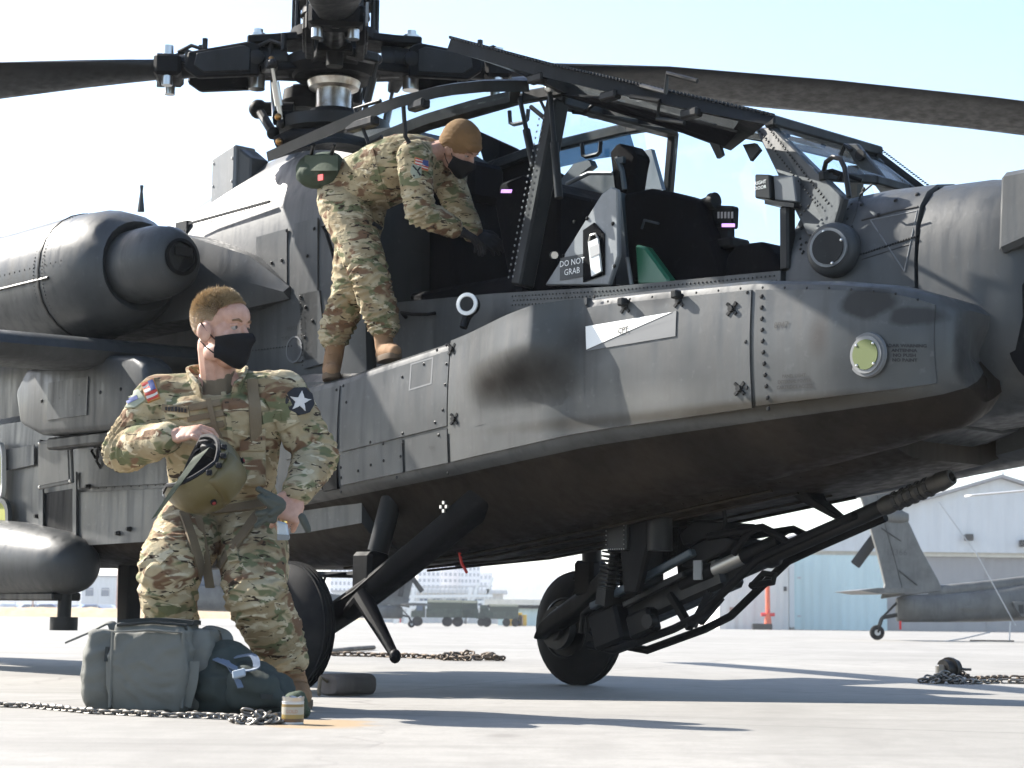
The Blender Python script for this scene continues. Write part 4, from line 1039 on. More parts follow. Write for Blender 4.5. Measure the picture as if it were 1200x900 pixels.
# port coaming and dark cockpit lining
m = MB(); m.prism([P(556, 152, Y=.42), P(600, 172, Y=.42), P(668, 210, Y=.42), P(640, 214, Y=.42), P(585, 238, Y=.42), Vector((.9, .42, 1.75)), Vector((.0, .42, 1.75)), Vector((.0, .42, 2.5))], (0, .03, 0)); m.build('port_coaming', M['seatcloth'], HELI, 0)
m = MB(); m.prism([P(652, 217, Y=.30), P(672, 192, Y=.30), P(690, 187, Y=.30), P(693, 194, Y=.30), P(680, 204, Y=.30), P(715, 200, Y=.30), P(735, 212, Y=.30), P(735, 330, Y=.30), P(650, 330, Y=.30)], (0, .05, 0)); m.build('glare_shield', M['teal'], HELI, 0)
m = MB(); m.tube([P(655, 240, Y=.24), P(665, 215, Y=.24), P(690, 203, Y=.24), P(718, 203, Y=.24)], .012, 6); m.build('cable_loop', M['lightpaint'], HELI)
# rear cockpit: seat, panel
m = MB(); m.prism([(.10, -.24, 1.75), (.62, -.24, 1.75), (.66, -.24, 1.95), (.34, -.24, 2.0), (.22, -.24, 2.75), (.08, -.24, 2.78)], (0, .48, 0)); rs = m.build('pilot_seat', M['seatcloth'], HELI, 0, bevel=.03, seg=2)
m = MB(); m.box((.26, 0, 2.72), (.10, .26, .22)); m.build('headrest', M['seatcloth'], rs, 0, bevel=.03)
m = MB(); m.prism([P(598, 345, Y=-.38), P(655, 345, Y=-.38), P(655, 225, Y=-.34), P(610, 205, Y=-.34), P(585, 215, Y=-.34), P(578, 240, Y=-.36)], (0, .72, 0)); ip = m.build('pilot_instrument_panel', M['seatcloth'], HELI, 0, bevel=.015)
m = MB(); m.plate([P(588, 222, Y=-.348), P(600, 222, Y=-.348), P(599, 226, Y=-.348), P(587, 226, Y=-.348)], .004)
M['screen'] = mat('lit_purple_screen', (.2, .1, .3), .3)
M['screen'].node_tree.nodes['Principled BSDF'].inputs['Emission Color'].default_value = (.55, .30, .85, 1); M['screen'].node_tree.nodes['Principled BSDF'].inputs['Emission Strength'].default_value = .6
m.build('panel_display', M['screen'], ip, 0)
m = MB(); m.box((.62, -.36, 1.92), (.9, .16, .30)); m.build('pilot_side_console', M['seatcloth'], HELI, 0, bevel=.02)
# tubular stay and gas struts
for (a, b, r) in ((P(608, 110, Y=-.44), P(626, 196, Y=-.47), .020), (P(644, 104, Y=-.50), P(655, 232, Y=-.52), .021)):
    m = MB(); m.cyl(a, lerp(a, b, .55), r*.6, n=10); m.cyl(lerp(a, b, .5), b, r, n=12); gs = m.build('gas_strut', M['gunmetal'], HELI)
    m = MB(); m.ell(a, (r*1.2,)*3, nu=8, nv=6); m.build('strut_end', M['steel'], gs)
m = MB(); m.tube([P(622, 125, Y=-.3), P(640, 140, Y=-.3), P(642, 145, Y=-.3)], .012, 6); m.tube([P(632, 115, Y=-.3), P(644, 140, Y=-.3)], .008, 6); m.tube([P(668, 115, Y=-.3), P(672, 132, Y=-.32), P(684, 133, Y=-.32), P(696, 122, Y=-.3)], .009, 6); m.build('roof_wiring', M['black'], HELI)['kind'] = 'stuff'
# grey armour panel with the recessed handle
arm = [(638, 334), (652, 312), (704, 228), (716, 219), (723, 222), (724, 300), (713, 334)]
M['armour'] = mat('armour_grey', (.19, .195, .20), .5, build=_paint((.19, .195, .20), (), .3, .2, .45))
m = MB(); m.prism([P(u, v, Y=-.44) for u, v in arm], (0, .03, 0)); AP = m.build('seat_armour_panel', M['armour'], HELI, 0, bevel=.006)
m = MB(); m.prism([P(u, v, Y=-.442) for u, v in ((684, 270), (697, 261), (709, 274), (709, 322), (684, 331))], (0, -.005, 0)); m.build('handle_recess', M['seatcloth'], AP, 0)
m = MB(); m.plate([P(690, 284, Y=-.455), P(701, 279, Y=-.455), P(705, 318, Y=-.455), P(694, 324, Y=-.455)], .012); tg = m.build('pull_tag', M['white'], AP, 0)
m = MB(); m.tube([P(690, 284, Y=-.455), P(692, 276, Y=-.455), P(698, 274, Y=-.455), P(701, 280, Y=-.455)], .006, 6); m.build('tag_wire', M['steel'], tg)
m = MB(); m.plate([P(691, 290, Y=-.463), P(702, 285, Y=-.463), P(703, 297, Y=-.463), P(692, 302, Y=-.463)], .002); m.build('tag_print', M['hangar_door'], tg, 0)
m = MB()
for (u, v) in ((695, 235), (688, 256), (673, 260), (718, 262), (720, 312), (660, 300)): m.dome(P(u, v, Y=-.442), O, .011)
m.build('armour_screws', M['black'], AP, 40)['kind'] = 'stuff'
p = P(671, 313, Y=-.443); m = MB(); m.box((p.x, p.y, p.z), (.17, .004, .11)); m.build('placard', M['paint'], AP, 0)
for i, t_ in enumerate(('DO NOT', 'GRAB')): text_on('placard_lettering', t_, .042, lambda x, y: Vector((p.x+x, -.4475, p.z+.022-.044*i+y+.25*x*0)), M['white'], AP)
m = MB(); m.cyl(P(648, 299, Y=-.43), P(650, 299, Y=-.47), .018, n=10); m.build('armour_knob', M['steel'], AP)
# front cockpit seat, headrest, harness, green cushion, black covers
m = MB(); m.prism([P(u, v, Y=-.20) for u, v in ((713, 178), (722, 167), (736, 170), (745, 182), (742, 196), (738, 222), (728, 245), (718, 220))], (0, .12, 0)); fs = m.build('gunner_seat', M['seatcloth'], HELI, 0, bevel=.015)
m = MB()
for y in (-.21, -.10):
    m.tube([P(723, 185, Y=y), P(729, 200, Y=y-.01), P(732, 222, Y=y)], .014, 6)
m.box(P(728, 188, Y=-.215), (.04, .02, .03)); m.build('harness', M['teal'], fs)
m = MB(); m.prism([P(u, v, Y=-.24) for u, v in ((716, 222), (728, 226), (734, 300), (738, 334), (722, 334))], (0, .05, 0)); m.build('seat_frame', M['teal'], fs, 0)
m = MB(); m.plate([P(745, 180, Y=.30), P(765, 175, Y=.30), P(778, 222, Y=.30), P(745, 222, Y=.30)], .03); m.build('seat_wing', M['tealite'], fs, 0)
random.seed(11)
def cover(name, pts, y0, y1, mt='seatcloth'):
    m = MB(); m.prism([P(u, v, Y=y0) for u, v in pts], (0, y1-y0, 0)); return m.build(name, M[mt], HELI, 0, bevel=.03, seg=3)
cover('gunner_seat_cover', [(728, 226), (760, 220), (785, 224), (818, 234), (826, 262), (836, 290), (850, 334), (728, 334)], -.22, -.02)
cover('gunner_console_cover', [(846, 334), (850, 300), (862, 286), (893, 282), (906, 296), (920, 326), (920, 334)], -.30, -.05)
m = MB(); m.prism([P(u, v, Y=-.34) for u, v in ((743, 286), (756, 289), (783, 326), (784, 334), (746, 334))], (0, .06, 0)); m.build('green_cushion', mat('green_vinyl', (.012, .10, .05), .35), HELI, 0, bevel=.012)
m = MB(); m.tube([P(735, 302, Y=-.36), P(740, 334, Y=-.36)], .010, 6); m.build('side_lever', M['lightpaint'], HELI)
m = MB(); m.tube([P(752, 268, Y=-.23), P(755, 258, Y=-.24), P(772, 262, Y=-.24)], .007, 6); m.build('seat_strap', M['teal'], HELI)
# sight display
m = MB(); m.plate([P(836, 241, Y=-.12), P(863, 242, Y=-.12), P(862, 268, Y=-.12), P(836, 267, Y=-.12)], .05); ds = m.build('sight_display', M['black'], HELI, 0, bevel=.008)
m = MB(); m.plate([P(846, 262, Y=-.147), P(861, 262, Y=-.147), P(861, 266, Y=-.147), P(846, 266, Y=-.147)], .003); m.build('lit_bar', M['screen'], ds, 0)
m = MB()
for k in range(5): m.box(P(842+4*k, 252, Y=-.147), (.010, .004, .03))
m.build('display_keys', M['hangar_door'], ds, 0)['kind'] = 'stuff'
m = MB(); m.box(P(850, 278, Y=-.10), (.07, .07, .12)); m.box(P(852, 288, Y=-.10), (.17, .14, .05)); m.build('display_stand', M['black'], ds, 0, bevel=.01)
m = MB(); a = P(822, 241, Y=-.15); m.cyl(a, a+Vector((.06, 0, .01)), .03, n=14); m.cyl(a+Vector((.06, 0, .01)), a+Vector((.09, 0, .01)), .04, n=14); m.tube([a+Vector((.03, 0, 0)), a+Vector((.06, .02, -.08)), a+Vector((.1, .02, -.1))], .02, 8); m.build('sight_eyepiece', M['black'], ds)
# mirror box beside the windshield post
q = [P(884, 204, Y=-.50), P(926, 205, Y=-.50), P(930, 236, Y=-.50), P(884, 232, Y=-.50)]
m = MB(); m.prism([q[0], lerp(q[0], q[1], .42), lerp(q[3], q[2], .42), q[3]], (0, .14, 0)); mb_ = m.build('night_light_box', M['gunmetal'], HELI, 0, bevel=.006)
m = MB(); m.prism([lerp(q[0], q[1], .44)+Vector((0, .02, 0)), q[1]+Vector((0, .02, 0)), q[2]+Vector((0, .02, 0)), lerp(q[3], q[2], .44)+Vector((0, .02, 0))], (0, .1, 0)); m.build('box_body', M['shadepaint'], mb_, 0, bevel=.005)
m = MB(); m.prism([P(896, 234, Y=-.51), P(930, 238, Y=-.51), P(930, 243, Y=-.51), P(896, 239, Y=-.51)], (0, .15, 0)); m.build('box_bracket', M['gunmetal'], mb_, 0)
for (t_, u, v) in (('RIGHT', 891, 214), ('DOOR', 891, 220)):
    p3 = P(u, v, Y=-.502); text_on('box_lettering', t_, .022, lambda x, y: Vector((p3.x+x, -.5025, p3.z+y)), M['white'], mb_)
m = MB(); m.box(P(923, 280, Y=-.47), (.05, .06, .28)); m.build('sill_vent', M['gunmetal'], HELI, 0, bevel=.01)
# ---- raised canopy doors: curved frames with a pane
def door(name, hinge, free, bulge, fw=.055, mt='frame'):
    n = 14
    def S(a, b, off=0):
        def pl(L, t):
            t = min(.9999, max(0, t))*(len(L)-1); i = int(t); return lerp(L[i], L[i+1], t-i)
        p = lerp(pl(hinge, a), pl(free, a), b)
        up = (pl(hinge, min(1, a+.05))-pl(hinge, max(0, a-.05))).cross(pl(free, a)-pl(hinge, a)).normalized()
        if up.z < 0: up = -up
        return p+up*(bulge*math.sin(PI*b)+off)
    root = None
    for nm, a0, a1, b0, b1, mm in (('pane', .07, .93, .10, .90, 'glass'), ('free_edge', 0, 1, .90, 1.0, mt), ('hinge_edge', 0, 1, 0, .10, mt), ('end_frame', 0, .07, .10, .90, mt), ('end_frame', .93, 1.0, .10, .90, mt)):
        th = .004 if nm == 'pane' else fw/2
        m = MB(); m.sheet(lambda a, b: S(lerp(a0, a1, a), lerp(b0, b1, b), th), lambda a, b: S(lerp(a0, a1, a), lerp(b0, b1, b), -th), n if a1-a0 > .3 else 3, 10 if b1-b0 > .3 else 3)
        if nm == 'free_edge':
            pass
        o = m.build(nm if root else name, M[mm], root or HELI, 40)
        if root is None: root = o; root['label'] = 'clear pane of the raised door'
    return root, S
RD, RS = door('rear_canopy_door', [P(425, 177, Y=-.42), P(500, 146, Y=-.42), P(560, 128, Y=-.42), P(606, 116, Y=-.42)], [P(313, 184, Y=-1.0), P(385, 152, Y=-1.02), P(457, 122, Y=-1.0), P(520, 106, Y=-.92), P(570, 101, Y=-.8), P(620, 101, Y=-.6)], .05)
FD, FS = door('front_canopy_door', [P(664, 106, Y=-.42), P(740, 124, Y=-.42), P(800, 148, Y=-.42), P(862, 172, Y=-.42)], [P(526, 52, Y=-1.0), P(640, 83, Y=-.93), P(760, 110, Y=-.80), P(903, 141, Y=-.6)], .02, .06)
m = MB()
for k in range(95):
    p = FS(.002+k/95.2, 1.0, .034); m.box(p, (.009, .03, .012))
m.build('door_seal', M['gunmetal'], FD, 0)['kind'] = 'stuff'
for k in range(2):
    m = MB(); m.tube([FS(.62, .98, .03)+Vector((0, 0, 0)), P(780, 108, Y=-.86), P(782, 86, Y=-.86), P(817, 95, Y=-.84)] if k == 0 else [FS(.62, 1, -.03), P(773, 118, Y=-.80), P(770, 139, Y=-.78), P(802, 144, Y=-.76)], .011, 7); m.build('door_handle', M['gunmetal'], FD)
for a0 in (.30, .55, .8):
    m = MB(); p = FS(a0, .95, -.045); m.box(p, (.10, .05, .04)); m.build('door_latch', M['gunmetal'], FD, 0, bevel=.008)
m = MB(); m.plate([FS(.05, .12, -.04), FS(.95, .12, -.04), FS(.95, .62, -.05), FS(.4, .55, -.05)], .012); m.build('door_shade', M['seatcloth'], FD, 0)
m = MB(); m.plate([P(820, 140, Y=-.46), P(838, 145, Y=-.46), P(848, 182, Y=-.44), P(842, 186, Y=-.44)], .02); m.build('door_stop', M['frame'], FD, 0)
m = MB(); m.plate([P(872, 170, Y=-.41), P(886, 168, Y=-.41), P(892, 176, Y=-.41), P(881, 189, Y=-.41)], .02); m.build('sun_visor', M['frame'], HELI, 0)
for (pts) in ([P(472, 112, Y=-.97), P(475, 160, Y=-.95), P(480, 168, Y=-.93)], [P(446, 118, Y=-.98), P(416, 127, Y=-1.0), P(432, 168, Y=-.96), P(448, 160, Y=-.93)]):
    m = MB(); m.tube(pts, .011, 7); m.build('door_handle', M['gunmetal'], RD)
for a0, l0 in ((.3, .22), (.5, .12)):
    m = MB(); m.box(RS(a0, .96, -.04), (l0, .06, .05)); m.build('door_latch', M['gunmetal'], RD, 0, bevel=.01)
# ------------------------------------------------------------------ main rotor
HUB = Vector((-1.09, 0, 3.63))
def lv(w_): return Vector((w_[0]*HX.x+w_[1]*HX.y, w_[0]*HY.x+w_[1]*HY.y, w_[2] if len(w_) > 2 else 0))
DF = lv((.10, -.995)); DR = lv((.995, .10)); 
dirs = [(-DR, 'left'), (DR, 'right'), (DF, 'front'), (-DF, 'rear')]
M['blade'] = mat('rotor_blade_paint', (.022, .023, .024), .5, spec=.3, build=_paint((.016, .0165, .017), (), .2, .3, .5))
m = MB(); m.lathe([(-.40, .14), (-.30, .12), (-.25, .105), (-.12, .105), (-.11, .15), (-.07, .16), (-.05, .12), (0, .12)], HUB, (0, 0, 1), 28); MAST = m.build('rotor_mast', M['brightsteel'], HELI, 40)
m = MB(); m.lathe([(-.05, .24), (.0, .29), (.06, .29), (.07, .2), (.16, .19), (.17, .27), (.23, .27), (.25, .2), (.32, .18), (.33, .21), (.38, .2), (.42, .1)], HUB, (0, 0, 1), 24); HB = m.build('rotor_hub', M['black'], HELI, 40)
m = MB(); m.lathe([(-.42, .30), (-.40, .34), (-.33, .34), (-.31, .26), (-.29, .16), (-.25, .14)], HUB, (0, 0, 1), 28); SW = m.build('swashplate', M['gunmetal'], HELI, 40)
def arm_parts(d, nm):
    t = Vector((-d.y, d.x, 0)); up = Vector((0, 0, 1)); R = Matrix((d, t, up)).transposed()
    sl_, qd = {'left': (.060, .018), 'right': (.0, .0096)}.get(nm, (.01, .014))
    def Lp(r, s_, z): return HUB+d*r+t*s_+up*(z-sl_*r-qd*r*r)
    # hub arm with twin lugs, damper boxes, pitch housing, blade root fitting, blade
    m = MB(); m.prism([Lp(.15, -.16, -.02), Lp(.36, -.11, -.02), Lp(.52, -.10, -.02), Lp(.52, .10, -.02), Lp(.36, .11, -.02), Lp(.15, .16, -.02)], (0, 0, .05)); m.prism([Lp(.15, -.16, .16), Lp(.36, -.11, .16), Lp(.52, -.10, .16), Lp(.52, .10, .16), Lp(.36, .11, .16), Lp(.15, .16, .16)], (0, 0, .05)); am = m.build('hub_arm', M['black'], HB, 0, bevel=.008)
    m = MB(); m.tube([Lp(.28, 0, .07), Lp(.50, 0, .07), Lp(.86, 0, .06), Lp(1.02, 0, .05)], [.10, .085, .07, .08], 14); m.build('pitch_housing', M['gunmetal'], HB, 40)
    for s_ in (-1, 1):
        m = MB(); q = [Lp(.44, s_*.12, -.06), Lp(.80, s_*.12, -.06), Lp(.88, s_*.12, .0), Lp(.86, s_*.12, .10), Lp(.50, s_*.12, .15), Lp(.44, s_*.12, .12)]
        m.prism(q, t*(s_*.05)); db = m.build('lag_damper', M['black'], HB, 0, bevel=.010)
        c_ = sum(q, Vector())/6
        m = MB(); m.prism([lerp(p_, c_, .25)+t*(s_*.052) for p_ in q], t*(s_*.012)); m.build('damper_plate', M['gunmetal'], db, 0, bevel=.005)
        m = MB(); m.lathe([(-.02, .05), (.0, .052), (.02, .045), (.03, .02)], Lp(.46, s_*.15, .05), t*s_, 14); m.build('lug_cap', M['gunmetal'], db)
    m = MB(); m.cyl(Lp(.46, 0, -.10), Lp(.46, 0, .24), .05, n=14); m.cyl(Lp(.46, 0, .24), Lp(.46, 0, .27), .03, n=8); m.build('lag_pin', M['steel'] if nm != 'front' else M['gunmetal'], HB)
    m = MB(); m.box(Lp(.98, 0, .04), (.16, .30, .13), R); m.build('blade_root_clamp', M['black'], HB, 0, bevel=.02)
    m = MB()
    for s_ in (-.1, .1): m.cyl(Lp(.98, s_, -.08), Lp(.98, s_, .16), .032, n=12)
    m.build('root_pins', M['steel'], HB)['kind'] = 'stuff'
    m = MB(); m.box(Lp(1.04, -.17 if d.dot(DR) < 0 else .17, .05), (.05, .015, .12), R); m.build('pin_tag', M['lightpaint'], HB, 0)
    # pitch horn, pitch link
    hs = 1 if True else -1
    m = MB(); m.prism([Lp(.34, hs*.06, -.02), Lp(.44, hs*.06, -.02), Lp(.40, hs*.26, -.05), Lp(.33, hs*.26, -.05)], (0, 0, .06)); m.build('pitch_horn', M['gunmetal'], HB, 0, bevel=.01)
    m = MB(); a = Lp(.365, hs*.25, -.02); b = HUB+d*.30+t*(hs*.17)+up*-.38; m.cyl(b, lerp(b, a, .35), .015, n=8); m.cyl(lerp(b, a, .3), lerp(b, a, .7), .024, n=10); m.cyl(lerp(b, a, .65), a, .013, n=8); pl_ = m.build('pitch_link', M['steel'] if nm != 'front' else M['gunmetal'], HB)
    m = MB(); m.ell(a, (.03, .03, .03), nu=10, nv=6); m.ell(b, (.03, .03, .03), nu=10, nv=6); m.build('rod_ends', M['gunmetal'], pl_)['kind'] = 'stuff'
    # hoses and small fittings
    m = MB(); random.seed(len(nm)*3+1)
    for k in range(10):
        r0 = random.uniform(.2, .9); s0 = random.uniform(-.2, .2); z0 = random.uniform(.10, .24)
        m.tube([Lp(r0, s0, z0-.09), Lp(r0+.08, s0*.8, z0-.05), Lp(r0+.16, s0*.6, z0-.08)], .012, 6)
        m.cyl(Lp(r0, s0, z0-.12), Lp(r0, s0, z0-.02), .018, n=6)
    m.build('hub_fittings', M['gunmetal'], HB, 40)['kind'] = 'stuff'
    # blade
    near = -1 if t.dot(DF) < 0 else 1
    tn = t*near if abs(t.dot(DF)) > .5 else t
    pit = math.radians(5.5 if nm == 'right' else 8.5)
    rings = []
    for r in (1.0, 1.08, 1.2, 1.5, 2.0, 3.0, 4.0, 5.0, 6.0, 6.9, 7.3):
        ch = interp([(1.0, .18), (1.2, .26), (2.0, .50), (2.3, .53), (8, .53)], r)[0]; th = interp([(1.0, .10), (2.0, .055), (8, .05)], r)[0]
        c = HUB+d*r+up*(.05-sl_*r-qd*r*r)
        cu_ = (tn*math.cos(pit)+up*math.sin(pit)); nu_ = up*math.cos(pit)-tn*math.sin(pit)
        ring = []
        for k in range(16):
            a = 2*PI*k/16; x = math.cos(a); ring.append(c+cu_*(ch*.5*x)+nu_*(th*.5*math.copysign(abs(math.sin(a))**.8, math.sin(a))*(1 if x < .6 else .9)))
        rings.append(ring)
    m = MB(); m.loft(rings); bl = m.build('rotor_blade', M['blade'], HELI, 50)
    return bl
for d, nm in dirs: arm_parts(d, nm)
# scissor link and servo arms left of the mast
m = MB(); a = P(345, 128, Y=-.1); b = P(303, 128, Y=-.25); c = P(320, 156, Y=-.35); m.tube([a, b], .045, 12); m.ell(b, (.06, .06, .06), nu=12, nv=8); m.tube([b, c], .028, 10); m.ell(c, (.04, .04, .04), nu=10, nv=6); m.build('swashplate_scissor', M['black'], SW)
m = MB(); m.tube([P(322, 138, Y=-.35), P(400, 142, Y=-.1), P(420, 146, Y=.0)], [.045, .055, .05], 12); m.build('servo_arm', M['black'], SW)
m = MB(); m.tube([P(325, 168, Y=-.35), P(345, 160, Y=-.3), P(390, 160, Y=-.2)], [.045, .05, .06], 12); m.build('servo_arm', M['black'], SW)
m = MB(); m.tube([P(320, 95, Y=-.25), P(322, 120, Y=-.3), P(321, 138, Y=-.33)], [.018, .022, .012], 8); m.build('drive_link', M['steel'], SW)
m = MB(); m.lathe([(0, .10), (.05, .13), (.12, .12)], P(355, 118, Y=.0)+Vector((0, 0, -.06)), (0, 0, 1), 16); m.build('servo_can', M['black'], SW)
for (u, v) in ((326, 137), (327, 166), (318, 70)):
    m = MB(); m.ell(P(u, v, Y=-.41), (.022, .022, .022), nu=10, nv=6); m.build('bronze_bushing', mat('bronze', (.35, .18, .06), .35, 1.0), SW)
# dome and wires above the hub
m = MB(); m.lathe([(0, .23), (.10, .25), (.22, .24), (.30, .20), (.42, .12)], HUB+Vector((0, 0, .40)), (0, 0, 1), 24); m.build('hub_cap', M['black'], HB, 40)
m = MB()
for k in range(14):
    t = 2*PI*k/14; m.cyl(HUB+Vector((.25*math.cos(t), .25*math.sin(t), .22)), HUB+Vector((.25*math.cos(t), .25*math.sin(t), .45)), .014, n=6)
m.build('hub_bolts', M['gunmetal'], HB)['kind'] = 'stuff'
# ------------------------------------------------------------------ landing gear
def gear(s_):
    def Q(x, y, z): return Vector((x, s_*y, z))
    tag_ = M['black']
    prof = [(0, .17), (.012, .215), (.035, .262), (.06, .300), (.085, .318), (.11, .324), (.135, .318), (.16, .300), (.185, .262), (.208, .215), (.22, .17)]
    m = MB(); m.lathe(prof, Q(0, .91, .324), (0, s_, 0), 40); wh = m.build('main_wheel_tyre', M['rubber'], HELI, 50)
    for k in range(4):
        m = MB(); rr = [.320, .3245, .3245, .320][k]; t0 = .082+.019*k
        m.lathe([(t0-.003, rr-.006), (t0-.003, rr+.004), (t0+.003, rr+.004), (t0+.003, rr-.006)], Q(0, .91, .324), (0, s_, 0), 40); m.build('tread_rib', M['rubber'], wh, 30)
    for t0, sg in ((.0, -1), (.22, 1)):
        m = MB(); m.lathe([(0, .172), (.006, .176), (.012, .165), (-.02, .15), (-.05, .12), (-.05, .07), (.0, .065), (.02, .05)], Q(0, .91+t0, .324), (0, s_*sg, 0), 32); rm = m.build('rim', M['gunmetal'], wh, 40)
        m = MB()
        for k in range(8):
            a = 2*PI*k/8; m.cyl(Q(.095*math.cos(a), .91+t0-sg*.045, .324+.095*math.sin(a)), Q(.095*math.cos(a), .91+t0-sg*.02, .324+.095*math.sin(a)), .011, n=6)
        m.build('rim_bolts', M['steel'], rm)['kind'] = 'stuff'
    # trailing arm
    m = MB()
    def sec(c, a, b): return [c+Vector((-a*.4, 0, b)), c+Vector((a*.4, 0, b)), c+Vector((a*.6, 0, 0)), c+Vector((a*.3, 0, -b)), c+Vector((-a*.5, 0, -b))]
    pts = [(Q(1.22, .58, 1.08), .13, .13), (Q(.95, .66, .90), .12, .12), (Q(.60, .74, .66), .12, .11), (Q(.30, .79, .48), .11, .10), (Q(.0, .81, .34), .10, .09), (Q(-.06, .81, .31), .07, .06)]
    rings = []
    for c, a, b in pts:
        rings.append([c+Vector((dx*a, dy*.075, dz*b)) for dx, dy, dz in [(.6, -1, .75), (.6, 1, .75), (.9, 1, .1), (.6, 1, -.8), (-.6, 1, -.8), (-.9, 1, -.1), (-.6, -1, -.8), (.6, -1, -.8), (.9, -1, .1)]][:9])
    rings = [[c+Vector((a*math.cos(t)*.85, .075*math.copysign(abs(math.sin(t))**.5, math.sin(t)), b*math.cos(t)*.8)) for t in [2*PI*k/14 for k in range(14)]] for c, a, b in pts]
    rings = [[c+Vector((.5*b*math.copysign(abs(math.cos(t))**.35, math.cos(t)), .07*math.copysign(abs(math.sin(t))**.35, math.sin(t)), .85*b*math.copysign(abs(math.cos(t))**.35, math.cos(t)))) for t in [2*PI*(k+.5)/16 for k in range(16)]] for c, a, b in pts]
    m.loft(rings); am = m.build('gear_trailing_arm', M['black'], HELI, 40)
    m = MB(); m.cyl(Q(0, .80, .324), Q(0, .93, .324), .07, n=18); m.cyl(Q(0, .83, .324), Q(0, .88, .324), .12, n=20); m.build('axle', M['gunmetal'], am)
    m = MB(); m.cyl(Q(.40, .70, 1.0), Q(.36, .76, .70), .055, n=16); m.cyl(Q(.36, .76, .72), Q(.33, .78, .52), .038, n=14); ss = m.build('shock_strut', M['gunmetal'], HELI)
    m = MB(); m.box(Q(.33, .78, .60), (.15, .14, .20)); m.build('strut_lug', M['black'], ss, 0, bevel=.02)
    m = MB(); m.tube([Q(.62, .80, .72), Q(.3, .86, .50), Q(.1, .86, .42), Q(.05, .90, .36)], .010, 6); m.tube([Q(.2, .78, .6), Q(.12, .9, .58), Q(.04, .89, .45)], .008, 6); m.build('brake_hose', M['black'], am)['kind'] = 'stuff'
    if s_ < 0:
        a, b = P(425, 700, Y=-.84), P(463, 769, Y=-.90); m = MB(); m.tube([P(408, 718, Y=-.82), a, b], [.04, .05, .022], 10); m.ell(b, (.03, .03, .035), nu=10, nv=6); m.build('mooring_leg', M['black'], am)
        m = MB(); m.cyl(P(358, 673, Y=-.86), P(432, 674, Y=-.78), .016, n=10); m.build('tow_rod', M['gunmetal'], am)
        m = MB(); m.prism([P(440, 655, Y=-.70), P(488, 657, Y=-.70), P(478, 682, Y=-.70), P(444, 682, Y=-.70)], (0, .02, 0)); m.build('gear_plate', M['teal'], am, 0, bevel=.01)
        m = MB(); q = P(522, 594, Y=-.76); 
        for k in range(4): m.box(q+Vector((.02*math.cos(k*1.57), -.01, .02*math.sin(k*1.57))), (.016, .01, .016))
        m.build('bolt_cluster', M['steel'], am, 0)['kind'] = 'stuff'
    return wh
gear(-1); gear(1)
# streamer and small belly pieces
m = MB(); m.tube([P(536, 628, Y=-.3), P(538, 645, Y=-.3), P(541, 660, Y=-.31), P(547, 671, Y=-.32)], .008, 5); m.build('warning_streamer', M['red'], HELI)
m = MB(); a = P(559, 640, Y=-.2); m.cyl(a+Vector((0, 0, .06)), a+Vector((0, 0, -.02)), .01, n=6); m.build('drain_tube', M['black'], HELI)
# ------------------------------------------------------------------ chin gun
def K(u, v, Y=0.0): return P(u, v, Y=Y)
m = MB(); c = K(785, 580); m.lathe([(0, .2), (.05, .22), (.10, .25), (.22, .26)], Vector((c.x, 0, .89)), (0, 0, 1), 28); GT = m.build('gun_turret', M['black'], HELI, 40)
m = MB(); m.cyl(Vector((c.x+.10, -.18, .70)), Vector((c.x+.10, -.18, .98)), .06, n=16); m.build('turret_motor', M['gunmetal'], GT)
for s_ in (-1, 1):
    m = MB(); m.prism([(c.x-.16, s_*.17, .98), (c.x+.16, s_*.17, .98), (c.x+.04, s_*.17, .66), (c.x-.01, s_*.17, .50), (c.x-.10, s_*.17, .50), (c.x-.12, s_*.17, .66)], (0, s_*.05, 0)); m.build('gun_yoke', M['black'], GT, 0, bevel=.012)
m = MB(); m.box((c.x-.12, -.20, .80), (.13, .10, .20)); bx2 = m.build('control_box', M['gunmetal'], GT, 0, bevel=.01)
m = MB(); m.cyl((c.x-.09, -.255, .86), (c.x-.09, -.262, .86), .026, n=14); m.build('box_dial', M['lightpaint'], bx2)
m = MB()
for i in range(9):
    for j in range(9): m.dome((c.x-.18+.0145*i if j in (0, 8) else (c.x-.18 if i == 0 else c.x-.064), -.251, .71+.022*j), O, .004, n=5)
m.build('box_screws', M['steel'], bx2, 0)['kind'] = 'stuff'
# perforated guard
m = MB(); g0, g1, g2, g3 = K(782, 604, .1), K(797, 602, .1), K(793, 660, .1), K(776, 663, .1)
for i in range(7):
    m.bar(lerp(g0, g1, i/6), lerp(g3, g2, i/6), .010, .008, (0, 1, 0))
for i in range(13):
    m.bar(lerp(g0, g3, i/12), lerp(g1, g2, i/12), .010, .008, (0, 1, 0))
m.build('perforated_guard', M['black'], GT, 0)['kind'] = 'stuff'
def ax(t, Y=0.0): return lerp(K(700, 742), K(1108, 562), t)+Vector((0, Y, 0))
A0, A1 = K(712, 735), K(1108, 562); AD = (A1-A0).normalized(); L = (A1-A0).length
def G3(t, y, z):
    up = Vector((0, 1, 0)).cross(AD); up = -up if up.z < 0 else up
    return A0+AD*(t*L)+Vector((0, y, 0))+up*z
GR = Matrix((AD, Vector((0, 1, 0)), AD.cross(Vector((0, 1, 0))))).transposed()
m = MB(); m.box(G3(.22, 0, .01), (.78, .16, .15), GR); RC = m.build('gun_receiver', M['gunmetal'], HELI, 0, bevel=.02)
m = MB(); m.box(G3(.06, -.08, -.04), (.20, .16, .18), GR); m.box(G3(.17, -.13, -.09), (.16, .08, .12), GR); m.build('gun_drive_motor', M['black'], RC, 0, bevel=.015)
m = MB(); m.cyl(G3(.20, -.135, -.10), G3(.20, -.175, -.10), .035, n=14); m.build('feed_sprocket', M['gunmetal'], RC)
